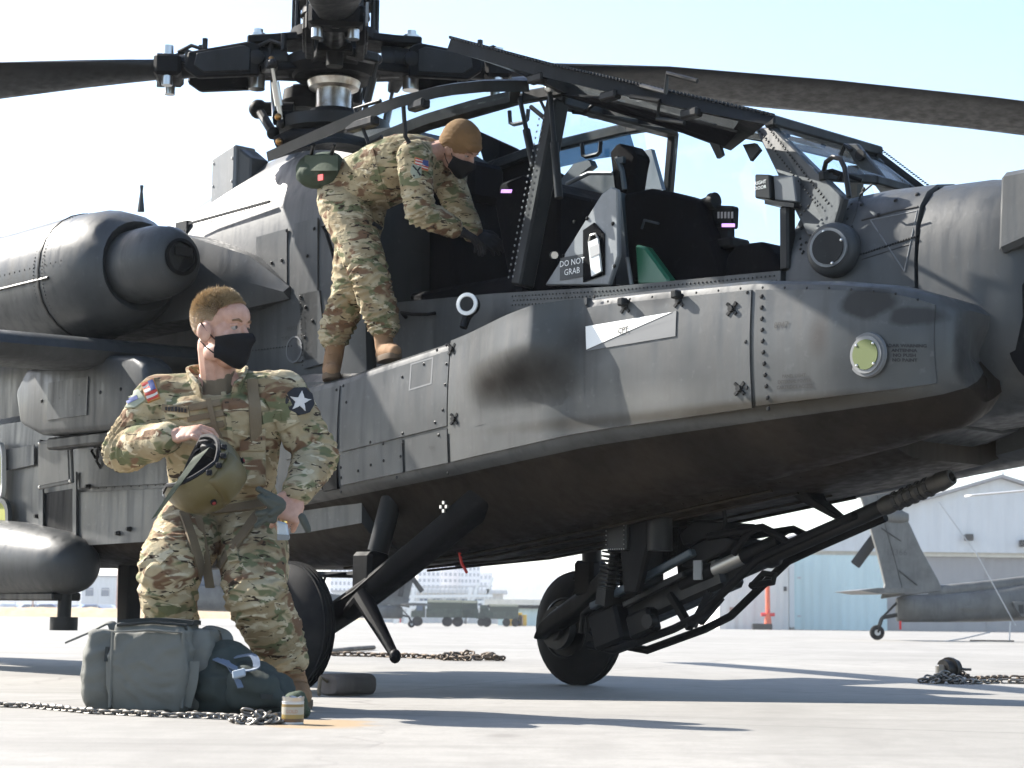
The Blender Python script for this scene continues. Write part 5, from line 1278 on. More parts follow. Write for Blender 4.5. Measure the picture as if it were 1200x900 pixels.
m = MB(); m.bar(G3(.02, -.12, .09), G3(.36, -.12, .13), .045, .035); m.build('receiver_rail', M['teal'], RC, 0, bevel=.006)
m = MB(); m.bar(G3(.12, -.12, .03), G3(.32, -.12, .05), .03, .03); m.build('receiver_rail', M['gunmetal'], RC, 0, bevel=.006)
m = MB(); m.lathe([(0, .045), (.30, .045), (.32, .055), (.36, .055), (.38, .038), (1.2, .034), (1.22, .038)], G3(.36, 0, 0), AD, 24); BR_ = m.build('gun_barrel', M['gunmetal'], HELI, 40)
m = MB(); m.lathe([(0, .036), (.02, .041), (.05, .041), (.06, .038), (.30, .038), (.31, .042), (.36, .036), (.375, .032), (.375, .022), (.30, .020)], G3(.835, 0, 0), AD, 24)
MZ = m.build('muzzle_brake', M['brightsteel'] if False else mat('worn_muzzle_metal', (.06, .055, .05), .45, .4, build=_paint((.055, .051, .046), (), .3, .4, .5)), HELI, 40)
for k in range(5):
    for a in (2.2, 3.3, 4.2, 5.2, .8):
        m = MB(); cpt = G3(.835, 0, 0)+AD*(.085+.042*k); u_ = Vector((0, math.cos(a), 0))+Vector((0, 0, math.sin(a))); u_ = (u_-AD*u_.dot(AD)).normalized()
        w_ = AD.cross(u_); Rm = Matrix((AD, w_, u_)).transposed()
        m.box(cpt+u_*.0365, (.020, .030, .008), Rm); m.build('brake_slot', M['ink'], MZ, 0)
m = MB(); m.cyl(K(838, 668, -.06), K(872, 652, -.06), .034, n=18); m.build('recoil_sleeve', mat('brushed_steel', (.36, .34, .31), .4, .8), RC)
m = MB(); m.cyl(K(800, 684, -.06), K(838, 668, -.06), .040, n=16); m.cyl(K(872, 652, -.06), K(915, 634, -.06), .038, n=16); m.build('recoil_tube', M['black'], RC)
m = MB(); m.box(K(818, 668, -.10), (.05, .01, .09)); m.build('data_plate', M['lightpaint'], RC, 0)
# tubular cradle
def fr3(pts, r, nm='cradle_tube', y=0.0, n=8):
    for s_ in (-1, 1):
        m = MB(); m.tube([K(u, v)+Vector((0, s_*.11, 0)) for u, v in pts], r, n); m.build(nm, M['black'], RC)
fr3([(708, 756), (740, 762), (808, 737), (838, 722), (905, 657), (945, 638), (1020, 605)], .020)
fr3([(848, 630), (880, 624), (912, 619), (928, 627), (945, 640)], .018); fr3([(878, 650), (893, 628), (905, 621)], .016); fr3([(700, 742), (702, 720), (725, 700)], .016)
for u, v, u2, v2 in ((809, 736, 786, 696), (812, 734, 832, 694), (820, 730, 845, 700)):
    m = MB(); m.bar(K(u, v, -.11), K(u2, v2, -.08), .035, .03); m.build('cradle_brace', M['black'], RC, 0)
m = MB(); m.prism([K(812, 610, -.1), K(854, 612, -.1), K(850, 624, -.1), K(800, 640, -.1), K(795, 625, -.1)], (0, .2, 0)); m.build('chute_guide', M['black'], GT, 0, bevel=.008)
m = MB(); m.prism([K(800, 645, -.1), K(838, 625, -.1), K(862, 632, -.1), K(850, 645, -.1), K(815, 665, -.1), K(798, 665, -.1)], (0, .2, 0)); m.build('chute_guide', M['black'], GT, 0, bevel=.008)
m = MB(); m.tube([K(880, 688, -.05), K(895, 672, -.05), K(908, 674, -.05), K(906, 682, -.05), K(880, 686, -.05)], .016, 8); m.build('lift_ring', M['black'], RC)
# ribbed feed chutes
def chute(pts, w_, y):
    n = 40; ps = [K(u, v, y) for u, v in pts]; m = MB(); 
    for i in range(n):
        t = i/(n-1)*(len(ps)-1); k = min(int(t), len(ps)-2); c_ = lerp(ps[k], ps[k+1], t-k)
        d_ = (ps[k+1]-ps[k]).normalized(); sd = Vector((0, 1, 0)).cross(d_).normalized(); R_ = Matrix((sd, Vector((0, 1, 0)), d_)).transposed()
        m.box(c_, (w_, .12, (ps[-1]-ps[0]).length/n*.55), R_)
    m.tube(ps, w_*.42, 8)
    o = m.build('feed_chute', M['gunmetal'], GT, 0); o['kind'] = 'stuff'
chute([(731, 570), (727, 600), (722, 640), (715, 690), (713, 708)], .062, -.14); chute([(820, 580), (818, 610), (820, 655)], .04, .05)
m = MB(); m.tube([K(838, 598, -.1), K(848, 596, -.1), K(850, 610, -.1), K(848, 620, -.1)], .010, 6); m.tube([K(700, 755, -.1), K(690, 740, -.12), K(700, 720, -.12)], .012, 6); m.build('gun_cable', M['black'], GT)['kind'] = 'stuff'
m = MB(); m.box(K(752, 650), (.14, .2, .45)); m.build('turret_column', M['black'], GT, 0, bevel=.02)
# stow bracket from belly to barrel
m = MB(); a, b = K(912, 560), K(986, 608); m.loft([[a+Vector((dx*.11, dy*.10, .04)) for dx, dy in ((-1, -1), (1, -1), (1, 1), (-1, 1))], [lerp(a, b, .55)+Vector((dx*.045, dy*.05, 0)) for dx, dy in ((-1, -1), (1, -1), (1, 1), (-1, 1))], [b+Vector((dx*.022, dy*.03, 0)) for dx, dy in ((-1, -1), (1, -1), (1, 1), (-1, 1))]]); m.build('barrel_stow_bracket', M['black'], HELI, 0, bevel=.006)
# ------------------------------------------------------------------ people
def _camo(g, b):
    co = g.co()
    def n(sx, sy, sz, off, sc, det=2, dist=.6): return g.noise(g.map(co, (sx, sy, sz), (off, off*1.7, off*.6)), sc, det, .5, dist)
    c = g.mix(g.ramp(n(1, 1, 1.6, 3.1, 6.5), [(.40, 0.0), (.60, 1.0)]), (.25, .195, .115), (.37, .31, .20))
    c = g.mix(g.ramp(n(1, 1, 2.0, 9.3, 10.0), [(.55, 0.0), (.60, 1.0)]), c, (.125, .13, .068))
    c = g.mix(g.ramp(n(1, 1, 2.0, 17.7, 9.0), [(.56, 0.0), (.62, 1.0)]), c, (.145, .085, .05))
    c = g.mix(g.ramp(n(1, 1, 2.6, 27.1, 15.0), [(.60, 0.0), (.64, 1.0)]), c, (.43, .37, .26))
    c = g.mix(g.ramp(n(1, 1, 3.2, 41.0, 17.0, 2, 1.2), [(.63, 0.0), (.655, 1.0)]), c, (.035, .024, .016))
    g.l(c, b.inputs['Base Color'])
    b.inputs['Roughness'].default_value = .9
    b.inputs['Specular IOR Level'].default_value = .2
    h = g.math('ADD', g.noise(co, 38, 3, .6), g.math('MULTIPLY', g.noise(co, 500, 1), .15))
    g.bump(h, b, .45, .012)
M['camo'] = mat('camouflage_cloth', (.3, .25, .16), .9, build=_camo)
def _skin(g, b):
    co = g.co(); c = g.ramp(g.noise(co, 45, 3), [(.3, (.38, .205, .145)), (.7, (.48, .285, .21))])
    g.l(c, b.inputs['Base Color']); b.inputs['Roughness'].default_value = .5
    b.inputs['Subsurface Weight'].default_value = .15; b.inputs['Subsurface Radius'].default_value = (1.0, .3, .15); b.inputs['Subsurface Scale'].default_value = .012
M['skin'] = mat('skin', (.5, .26, .2), .5, build=_skin)
def _cloth(base, sc=300, vs=.25):
    def bd(g, b):
        co = g.co(); c = g.mix(g.noise(co, 14, 4), tuple(x*(1-vs) for x in base), tuple(x*(1+vs) for x in base)); g.l(c, b.inputs['Base Color'])
        b.inputs['Specular IOR Level'].default_value = .25
        g.bump(g.math('ADD', g.noise(co, 30, 3), g.math('MULTIPLY', g.noise(co, sc, 1), .3)), b, .35, .008)
    return bd
M['mask'] = mat('black_mask_cloth', (.006, .006, .007), .85, build=_cloth((.006, .006, .007)))
M['webbing'] = mat('tan_webbing', (.15, .115, .075), .9, build=_cloth((.15, .115, .075)))
M['tshirt'] = mat('tan_undershirt', (.14, .11, .075), .9, build=_cloth((.14, .11, .075)))
M['boot'] = mat('coyote_suede', (.22, .13, .07), .85, build=_cloth((.22, .13, .07)))
M['sole'] = mat('boot_sole', (.09, .06, .035), .8)
M['hair'] = mat('blond_brown_hair', (.44, .33, .20), .5)
M['stubble'] = mat('shaved_hair', (.34, .235, .16), .8)
M['brow'] = mat('eyebrow_hair', (.16, .085, .04), .8)
M['eye'] = mat('eye_white', (.30, .26, .24), .35)
M['iris'] = mat('eye_iris', (.05, .04, .035), .2)
M['beanie'] = mat('coyote_knit', (.21, .12, .055), .95, build=_cloth((.21, .12, .055), 500))
M['glove'] = mat('black_glove', (.009, .009, .011), .75, build=_cloth((.009, .009, .011)))
def fbm(p, k, seed=0.0): return noise.noise(Vector((p.x*k+seed, p.y*k+seed*.7, p.z*k-seed)))
def wrinkle(me, amp, folds, seed=0.0, base=None):
    "push verts along normals: folds = list of (centre, radius, axis, amp, freq) for creases across a joint"
    me.calc_loop_triangles()
    nr = [v.normal.copy() for v in me.vertices]
    for v, n in zip(me.vertices, nr):
        p = v.co
        warp = Vector((fbm(p, 9, 3+seed), fbm(p, 9, 7+seed), fbm(p, 9, 11+seed)))*.05
        q = p+warp
        d = amp*(1-2*abs(fbm(Vector((q.x*.7, q.y*.7, q.z*1.5)), 11, seed)))*.8 + amp*.45*(1-2*abs(fbm(q, 24, seed+5)))
        for c, r, ax_, a, fr in folds:
            w_ = (p-c).length/r
            if w_ < 1:
                s_ = (q-c).dot(ax_); d += a*(1-w_*w_)*(1-2*abs(math.sin(s_*fr+3*fbm(p, 8, seed))))
        v.co = p+n*d
def surf(name, m, vox, mt, parent, org, amp=0.0, folds=(), sm=3, seed=0.0):
    me = remesh(m, vox, name, sm)
    if amp or folds: wrinkle(me, amp, folds, seed)
    bv = bvh_of(me)
    me.transform(Matrix.Translation(-org))
    o = link(name, me, M[mt], parent, 80)
    return o, bv
def torso(m, rings, rt, n=20):
    "rings: (centre, half width, half depth, forward dir)"
    R = []
    for c, a, b, f in rings:
        f = f.normalized(); r = (rt-f*rt.dot(f)).normalized()
        R.append([c+r*(a*math.copysign(abs(math.cos(t))**.75, math.cos(t)))+f*(b*math.copysign(abs(math.sin(t))**.85, math.sin(t))) for t in [2*PI*k/n for k in range(n)]])
    m.loft(R)
def hand(m, wr, d, nrm, side_, curl=(.5, .8, .5), thumb=.5, sc=1.0, spread=.0, rad=1.0):
    d = d.normalized(); nrm = (nrm-d*nrm.dot(d)).normalized(); side_ = d.cross(nrm) if d.cross(nrm).dot(side_) > 0 else nrm.cross(d)
    R = Matrix((d, side_, nrm)).transposed()
    m.cap(wr-d*.012*sc, .026*sc, wr+d*.02*sc, .027*sc)
    m.ell(wr+d*.052*sc, (.052*sc, .041*sc, .018*sc), R); m.ell(wr+d*.075*sc, (.030*sc, .042*sc, .016*sc), R); m.ell(wr+d*.03*sc+side_*.022*sc-nrm*.006*sc, (.035*sc, .018*sc, .018*sc), R)
    for k, (off, l) in enumerate(((.033, .95), (.0112, 1.05), (-.0112, 1.0), (-.033, .82))):
        p = wr+d*.092*sc+side_*off*sc; dd = (d+side_*spread*(off*20)).normalized(); a = 0
        for j, (ln, r0, r1) in enumerate(((.042, .0090, .0086), (.027, .0086, .0080), (.021, .0080, .0070))):
            a += curl[j]*(1+.08*k)
            q = p+(dd*math.cos(a)-nrm*math.sin(a))*ln*l*sc; m.cap(p, r0*sc*rad, q, r1*sc*rad, 8); p = q
    p = wr+d*.025*sc+side_*.036*sc
    dd = (d*.75+side_*.65-nrm*thumb).normalized(); q = p+dd*.042*sc; m.cap(p, .0135*sc*rad, q, .011*sc*rad, 8)
    dd = (d*.95+side_*.1-nrm*(thumb+.2)).normalized(); m.cap(q, .011*sc*rad, q+dd*.032*sc, .009*sc*rad, 8)
def head_geo(m, H, f, u, l, s=1.0):
    R = Matrix((f, l, u)).transposed()
    def e(df, dl, du, rf, rl, ru): m.ell(H+(f*df+l*dl+u*du)*s, (rf*s, rl*s, ru*s), R, 18, 12)
    e(-.012, 0, .042, .098, .075, .086); e(.03, 0, -.02, .068, .064, .098); e(.045, 0, -.082, .052, .052, .042); e(.078, 0, -.108, .020, .024, .018)
    e(.085, 0, .026, .018, .045, .014); e(.062, 0, .045, .045, .055, .05)
    for k in (-1, 1): e(.062, .038*k, -.028, .03, .024, .028); e(-.002, .074*k, -.012, .026, .010, .034); e(-.016, .079*k, -.006, .016, .009, .026); e(.02, .05*k, -.075, .045, .018, .03)
    m.cap(H+(f*.096+u*.008)*s, .0095*s, H+(f*.116-u*.032)*s, .0135*s, 10); m.cap(H+(f*.09-u*.045)*s, .012*s, H+(f*.088-u*.078)*s, .015*s, 10)
    for k in (-1, 1): m.cap(H+(f*.102+l*.011*k-u*.034)*s, .009*s, H+(f*.094+l*.015*k-u*.034)*s, .008*s, 8)
def on_cam(bv, u, v, off=.004, alt=None):
    d = ray(u, v).normalized(); h = bv.ray_cast(CO, d)
    if h[0] is None: return alt
    n = h[1] if h[1].dot(d) < 0 else -h[1]
    return h[0]+n*off, n
def ribbon(name, bv, path, wpx, mt, parent, org, off=.004, th=.005, nw=4, seg=5):
    "webbing laid over a surface along a pixel path"
    pts = []
    for a, b in zip(path, path[1:]):
        for k in range(seg): pts.append((lerp(a[0], b[0], k/seg), lerp(a[1], b[1], k/seg)))
    pts.append(path[-1])
    rows, last = [], None
    for i, (u, v) in enumerate(pts):
        a, b = pts[max(0, i-1)], pts[min(len(pts)-1, i+1)]; dx, dy = b[0]-a[0], b[1]-a[1]; ln = math.hypot(dx, dy) or 1
        row = []
        for j in range(nw+1):
            s_ = (j/nw-.5)*wpx; h = on_cam(bv, u-dy/ln*s_, v+dx/ln*s_, off)
            row.append(h)
        good = [h for h in row if h]
        if not good: continue
        row = [h or good[0] for h in row]; rows.append(row)
    # smooth depth along the strip
    m = MB(); n = len(rows)-1
    if n < 1: return None
    V = [[h[0].copy() for h in r] for r in rows]
    Nn = [sum((h[1] for h in r), Vector()).normalized() for r in rows]
    for _ in range(2):
        V = [[(V[max(0, i-1)][j]+V[i][j]*2+V[min(n, i+1)][j])/4 if 0 < i < n else V[i][j] for j in range(nw+1)] for i in range(n+1)]
    m.sheet(lambda a, b: V[round(b*n)][round(a*nw)]+Nn[round(b*n)]*th, lambda a, b: V[round(b*n)][round(a*nw)]-Nn[round(b*n)]*.004, nw, n)
    me = m.mesh(name); me.transform(Matrix.Translation(-org)); return link(name, me, M[mt] if isinstance(mt, str) else mt, parent, 50)
def patch(name, bv, poly, mt, parent, org, off=.005, th=.004):
    "flat badge laid on cloth, outline in pixels"
    c = (sum(p[0] for p in poly)/len(poly), sum(p[1] for p in poly)/len(poly))
    m = MB(); ring = []
    for a, b in zip(poly, poly[1:]+poly[:1]):
        for k in range(4): ring.append((lerp(a[0], b[0], k/4), lerp(a[1], b[1], k/4)))
    hits = [on_cam(bv, u, v, off) for u, v in ring]; hc = on_cam(bv, c[0], c[1], off)
    if hc is None: return None
    hits = [h or hc for h in hits]
    n = len(ring); mid = [on_cam(bv, lerp(u, c[0], .5), lerp(v, c[1], .5), off) or hc for u, v in ring]
    nn = (hc[1]+sum((h[1] for h in mid), Vector())/n).normalized()
    top = [h[0]+nn*th for h in hits]+[h[0]+nn*th for h in mid]+[hc[0]+nn*th]; bot = [h[0]-nn*.004 for h in hits]
    m.v = top+bot
    for i in range(n):
        j = (i+1) % n
        m.f += [(i, j, n+j, n+i), (n+i, n+j, 2*n), (2*n+1+i, 2*n+1+j, j, i)]
    me = m.mesh(name); me.transform(Matrix.Translation(-org)); return link(name, me, M[mt] if isinstance(mt, str) else mt, parent, 50)
def boot(name, ank, toe, parent, org, up=Vector((0, 0, 1)), shaft=.17, zsole=None):
    d = toe-ank; d.z = 0; d.normalize(); t = Vector((-d.y, d.x, 0)); z0 = zsole if zsole is not None else ank.z-.09
    m = MB(); g0 = Vector((ank.x, ank.y, z0))
    m.cap(g0-d*.03+Vector((0, 0, .045)), .042, g0+d*.02+Vector((0, 0, .05)), .044); m.cap(g0+d*.02+Vector((0, 0, .055)), .046, g0+d*.12+Vector((0, 0, .042)), .042); m.cap(g0+d*.12+Vector((0, 0, .040)), .042, g0+d*.165+Vector((0, 0, .036)), .034)
    m.cap(g0+Vector((0, 0, .06)), .048, ank+up*(shaft-.03), .052)
    o, bv = surf(name, m, .008, 'boot', parent, org, .0015, ((ank, .09, up, .004, 220),), 3)
    m = MB(); R = []
    for zz, gx in ((z0, 0), (z0+.012, .004), (z0+.028, .003), (z0+.03, -.004)):
        R.append([Vector((g0.x, g0.y, zz))+d*((.125+gx)*math.cos(a)+.065)+t*((.046+gx)*math.copysign(abs(math.sin(a))**.7, math.sin(a))) for a in [2*PI*k/24 for k in range(24)]])
    m.loft(R); me = m.mesh('sole'); me.transform(Matrix.Translation(-org)); link('sole', me, M['sole'], o, 40)
    m = MB()
    for k in range(6):
        c = lerp(g0+d*.09+Vector((0, 0, .085)), ank+up*shaft*.75+d*.052, k/5); m.tube([c-t*.028, c+d*.008+Vector((0, 0, .004)), c+t*.028], .003, 5)
    me = m.mesh('laces'); me.transform(Matrix.Translation(-org)); link('laces', me, M['boot'], o, 40)['kind'] = 'stuff'
    return o
def face_bits(H, f, u, l, parent, org, s=1.0):
    for k in (-1, 1):
        c = H+(f*.0795+l*.030*k+u*.007)*s; m = MB(); m.ell(c, (.0125*s,)*3, nu=12, nv=8); me = m.mesh('eyeball'); me.transform(Matrix.Translation(-org)); eb = link('eyeball', me, M['eye'], parent, 80)
        look = (f+l*.1).normalized(); m = MB(); m.ell(c+look*.0085*s, (.0065*s,)*3, nu=12, nv=8); me = m.mesh('iris'); me.transform(Matrix.Translation(-org)); link('iris', me, M['iris'], eb, 80)
        m = MB(); m.tube([H+(f*.099+l*.014*k+u*.026)*s, H+(f*.099+l*.030*k+u*.031)*s, H+(f*.086+l*.047*k+u*.027)*s], [.0045*s, .005*s, .0035*s], 6); me = m.mesh('eyebrow'); me.transform(Matrix.Translation(-org)); link('eyebrow', me, M['brow'], parent, 80)
        m = MB(); m.tube([H+(f*.088+l*.016*k+u*.013)*s, H+(f*.092+l*.030*k+u*.0165)*s, H+(f*.078+l*.046*k+u*.011)*s], .0055*s, 6); me = m.mesh('eyelid'); me.transform(Matrix.Translation(-org)); link('eyelid', me, M['skin'], parent, 80)
def face_mask(bv, H, f, u, l, parent, org, s=1.0, top=-.008, loops=True):
    def Sx(a, b, off):
        az = (a-.5)*2*1.30; zz = lerp(top-.018*abs(math.sin(az))**1.5, -.132+.040*abs(math.sin(az))**2, b)
        o_ = H+(f*.015+u*zz)*s; d = (f*math.cos(az)+l*math.sin(az)).normalized()
        h = bv.ray_cast(o_+d*.3, -d); p = h[0] if h[0] is not None else o_+d*.06
        r = max((p-o_).dot(d), .05*s)
        tent = .020*math.exp(-(az*2.4)**2)*max(0, 1-abs(b-.32)/.45)+.008*math.exp(-(az*1.5)**2)
        return o_+d*(r+off+tent)
    n1, n2 = 26, 14
    G1 = [[Sx(i/n1, j/n2, .006) for i in range(n1+1)] for j in range(n2+1)]
    for _ in range(2):
        G1 = [[(G1[j][max(0, i-1)]+G1[j][min(n1, i+1)]+G1[max(0, j-1)][i]+G1[min(n2, j+1)][i]+G1[j][i]*2)/6 if 0 < i < n1 else G1[j][i] for i in range(n1+1)] for j in range(n2+1)]
    m = MB(); m.sheet(lambda a, b: G1[round(b*n2)][round(a*n1)], lambda a, b: lerp(G1[round(b*n2)][round(a*n1)], H+(f*.015-u*.06)*s, .06), n1, n2)
    me = m.mesh('face_mask'); me.transform(Matrix.Translation(-org)); fm = link('face_mask', me, M['mask'], parent, 80)
    for k, i in ((-1, 0), (1, n1)):
        if l is None: break
        for j in (2, n2-3):
            e_ = H+(l*.082*k-f*.014+u*(.020 if j == 2 else -.040))*s; p0 = G1[j][i]
            m = MB(); mid = lerp(p0, e_, .5)+l*(.006*k*s); m.tube([p0, mid, e_], .0022, 5); me = m.mesh('ear_loop'); me.transform(Matrix.Translation(-org)); link('ear_loop', me, M['mask'], fm, 80)
    return fm
# ---------------- soldier in front, half crouched beside his bags
DD = .12
def w1(u, v, d): return W(u, v, d+DD)
org = Vector((w1(290, 800, 6.25).x, 6.25+DD, gz(6.3)))
SOL = thing('person', 'person in camouflage and black face mask crouching by the grey bag with a flight helmet', 'person', org)
X1 = Vector((1, 0, 0)); F1 = Vector((.08, -1, .05)).normalized(); UP = Vector((0, 0, 1))
pv, wa, ch, sh, nk = w1(262, 602, 6.42), w1(261, 565, 6.38), w1(259, 505, 6.28), w1(258, 462, 6.24), w1(256, 436, 6.22)
rs1, ls1 = w1(187, 468, 6.26), w1(331, 463, 6.26)
re1, rw1 = w1(146, 528, 6.30), w1(200, 512, 6.05)
le1, lw1 = w1(372, 535, 6.26), w1(348, 577, 6.05)
rh1, lh1 = w1(230, 612, 6.42), w1(294, 612, 6.42)
rk1, lk1 = w1(196, 668, 6.06), w1(300, 700, 6.03)
ra1, la1 = w1(205, 778, 6.27), w1(346, 789, 6.33)
H1 = w1(258, 388, 6.18); f1 = Vector((.86, -.50, -.03)).normalized(); u1 = Vector((.02, -.05, 1)); u1 = (u1-f1*u1.dot(f1)).normalized(); l1 = u1.cross(f1)
m = MB(); head_geo(m, H1, f1, u1, l1, 1.03)
m.cap(H1-f1*.025-u1*.05, .057, nk-UP*.03, .060); m.cap(nk, .06, ch, .09); m.cap(ch, .09, pv, .10)
for s_, e_, k_ in ((rs1, re1, rw1), (ls1, le1, lw1)): m.cap(nk-UP*.04, .05, s_, .04); m.cap(s_, .04, e_, .035); m.cap(e_, .035, k_, .028)
for h_, k_, a_ in ((rh1, rk1, ra1), (lh1, lk1, la1)): m.cap(pv, .08, h_, .07); m.cap(h_, .07, k_, .05); m.cap(k_, .05, a_, .035)
hand(m, rw1, Vector((.93, -.30, .16)), Vector((-.05, -.55, .83)), Vector((.1, .8, -.3)), (.55, .75, .5), .55, 1.05)
hand(m, lw1, Vector((-.28, -.35, -.9)), Vector((.25, -.93, .2)), Vector((-1, 0, 0)), (.75, 1.0, .6), .5, 1.05)
B1, bvb = surf('body', m, .0031, 'skin', SOL, org, 0, (), 3)
face_bits(H1, f1, u1, l1, B1, org, 1.03); face_mask(bvb, H1, f1, u1, l1, SOL, org, 1.03)
# hair: clipped sides and a longer swept top
def hair_cap(name, mt, test, off, s=1.03):
    m = MB(); nu, nv = 40, 24; ok = {}
    c = H1+(f1*-.012+u1*.042)*s
    for j in range(nv+1):
        for i in range(nu):
            th = PI*j/nv*.76; ph = 2*PI*i/nu
            d = u1*math.cos(th)+(f1*math.cos(ph)+l1*math.sin(ph))*math.sin(th)
            h = bvb.ray_cast(c+d*.3, -d); p = h[0] if h[0] is not None else c+d*.08
            m.v.append(p+d*off); ok[(j, i)] = test(th, ph)
    for j in range(nv):
        for i in range(nu):
            i2 = (i+1) % nu
            if all(ok[k] for k in ((j, i), (j, i2), (j+1, i), (j+1, i2))): m.f.append((j*nu+i, j*nu+i2, (j+1)*nu+i2, (j+1)*nu+i))
    me = m.mesh(name, fix=False); me.transform(Matrix.Translation(-org)); return link(name, me, M[mt], SOL, 80)
def hairline(ph): # lowest polar angle covered with hair for azimuth ph (0 = front)
    a = abs((ph+PI) % (2*PI)-PI)
    return interp([(0, 1.10), (.5, 1.14), (.8, 1.25), (1.15, 1.80), (1.5, 1.72), (1.9, 2.1), (PI, 2.26)], a)[0]
hc_ = hair_cap('clipped_hair', 'stubble', lambda th, ph: th < hairline(ph), .0012); hc_['kind'] = 'stuff'
m = MB(); random.seed(21); c = H1+(f1*-.012+u1*.042)*1.03
for k in range(15000):
    ph = random.uniform(0, 2*PI); a = abs((ph+PI) % (2*PI)-PI)
    lim = hairline(ph); th = lim*math.sqrt(random.random())
    d = u1*math.cos(th)+(f1*math.cos(ph)+l1*math.sin(ph))*math.sin(th)
    h = bvb.ray_cast(c+d*.3, -d)
    if h[0] is None: continue
    ln = interp([(0, .025), (.6, .025), (.95, .019), (1.25, .011), (1.6, .006), (2.2, .0035), (3, .003)], th)[0]*random.uniform(.75, 1.2)
    if th < lim*.4 and random.random() < .1: ln *= 1.3
    g_ = (d*.55+f1*.45-l1*.25+Vector((random.uniform(-.25, .25), random.uniform(-.25, .25), random.uniform(-.1, .25)))).normalized()
    wb = min(1, max(0, (th-.75)/.75))*min(1, max(0, (a-.5)/.5)); gt_ = g_; g_ = (d*.85-u1*.45-f1*.25+Vector((random.uniform(-.15, .15), random.uniform(-.15, .15), random.uniform(-.1, .1)))).normalized(); g_ = lerp(gt_, g_, wb).normalized()
    w_ = g_.cross(Vector((random.uniform(-1, 1), random.uniform(-1, 1), random.uniform(-1, 1)))).normalized()*.0013
    p = h[0]-d*.002; b_ = len(m.v); mid = p+g_*ln*.6+d*ln*.12; tip = p+g_*ln
    m.v += [p-w_, p+w_, mid+w_*.7, mid-w_*.7, tip]; m.f += [(b_, b_+1, b_+2, b_+3), (b_+3, b_+2, b_+4)]
me = m.mesh('hair', fix=False); me.transform(Matrix.Translation(-org)); link('hair', me, M['hair'], SOL, 0)
# undershirt, jacket, trousers, boots
m = MB(); m.cap(nk-UP*.012, .062, sh-UP*.02, .085); surf('undershirt', m, .008, 'tshirt', SOL, org)
m = MB(); torso(m, [(pv+UP*-.03, .165, .13, F1), (pv+UP*.03, .18, .14, F1), (wa, .178, .138, F1), (lerp(wa, ch, .5), .19, .145, F1), (ch, .205, .15, F1), (lerp(ch, sh, .6), .20, .135, F1), (sh-UP*.005, .175, .105, F1-UP*.25), (lerp(sh, nk, .3), .13, .085, F1-UP*.55), (lerp(sh, nk, .55)-F1*.012, .088, .075, F1-UP*.75)], X1)
m.cap(lerp(sh, rs1, .4), .075, rs1, .083); m.cap(lerp(sh, ls1, .4), .075, ls1, .083)
m.cap(rs1, .083, lerp(rs1, re1, .6), .078); m.cap(lerp(rs1, re1, .6), .078, re1, .070); m.cap(re1, .070, lerp(re1, rw1, .5), .066); m.cap(lerp(re1, rw1, .5), .064, lerp(re1, rw1, .88), .048); m.cap(lerp(re1, rw1, .84), .049, lerp(re1, rw1, .93), .049)
m.cap(ls1, .083, lerp(ls1, le1, .6), .076); m.cap(lerp(ls1, le1, .6), .076, le1, .068); m.cap(le1, .068, lerp(le1, lw1, .5), .062); m.cap(lerp(le1, lw1, .5), .060, lerp(le1, lw1, .9), .048); m.cap(lerp(le1, lw1, .86), .050, lerp(le1, lw1, .95), .049)
JK, bvj = surf('jacket', m, .0075, 'camo', SOL, org, .007, ((re1, .15, (rw1-rs1).normalized(), .008, 100), (le1, .15, (lw1-ls1).normalized(), .008, 100), (lerp(rs1, ch, .3), .13, Vector((.6, 0, .8)), .006, 90), (lerp(ls1, ch, .3), .13, Vector((-.6, 0, .8)), .006, 90), (wa, .2, UP, .007, 80)), 3, 1.3)
# collar
m = MB(); cc = nk+UP*-.010
def colr(a, b):
    t = lerp(-2.55, 2.55, a); d = (X1*math.sin(t)-F1*math.cos(t))
    r = .090+.005*math.sin(3*t); base = cc+d*r*1.02+UP*(-.025+.0*b); base += F1*(.012*(1+math.cos(t+PI))*.5)
    return base+UP*(.080*b*(1-.35*abs(t/2.55)**3))+d*(.010*b+.012*b*b*abs(t/2.55)**2)+UP*(-.075*abs(t/2.55)**2.2)
m.sheet(lambda a, b: colr(a, b), lambda a, b: lerp(colr(a, b), cc+UP*(-.02+.06*b), .09), 30, 5); me = m.mesh('collar'); me.transform(Matrix.Translation(-org)); link('collar', me, M['camo'], SOL, 70)
m = MB()
for h_, k_, a_ in ((rh1, rk1, ra1), (lh1, lk1, la1)):
    m.cap(lerp(pv, h_, .5), .132, h_, .124); m.cap(h_, .124, lerp(h_, k_, .6), .113); m.cap(lerp(h_, k_, .6), .113, k_, .098); m.cap(k_, .098, lerp(k_, a_, .45), .090); m.cap(lerp(k_, a_, .45), .088, lerp(k_, a_, .72), .074); m.cap(lerp(k_, a_, .72), .072, lerp(k_, a_, .80), .068)
torso(m, [(pv+UP*-.09, .15, .12, F1), (pv+UP*-.03, .175, .138, F1), (pv+UP*.06, .172, .132, F1)], X1)
TR1, bvt = surf('trousers', m, .0075, 'camo', SOL, org, .007, ((rk1, .17, (ra1-rh1).normalized(), .009, 80), (lk1, .17, (la1-lh1).normalized(), .009, 80), (lerp(lk1, la1, .55), .14, (la1-lk1).normalized(), .008, 110), (lerp(rk1, ra1, .55), .14, (ra1-rk1).normalized(), .008, 110), (pv-UP*.08, .15, UP, .008, 70)), 3, 7.7)
boot('boot', ra1, ra1+Vector((-.25, -1, 0))*.2, SOL, org, (rk1-ra1).normalized(), .2, gz(6.3)); boot('boot', la1, la1+Vector((.25, -1, 0))*.2, SOL, org, (lk1-la1).normalized(), .2, gz(6.3))
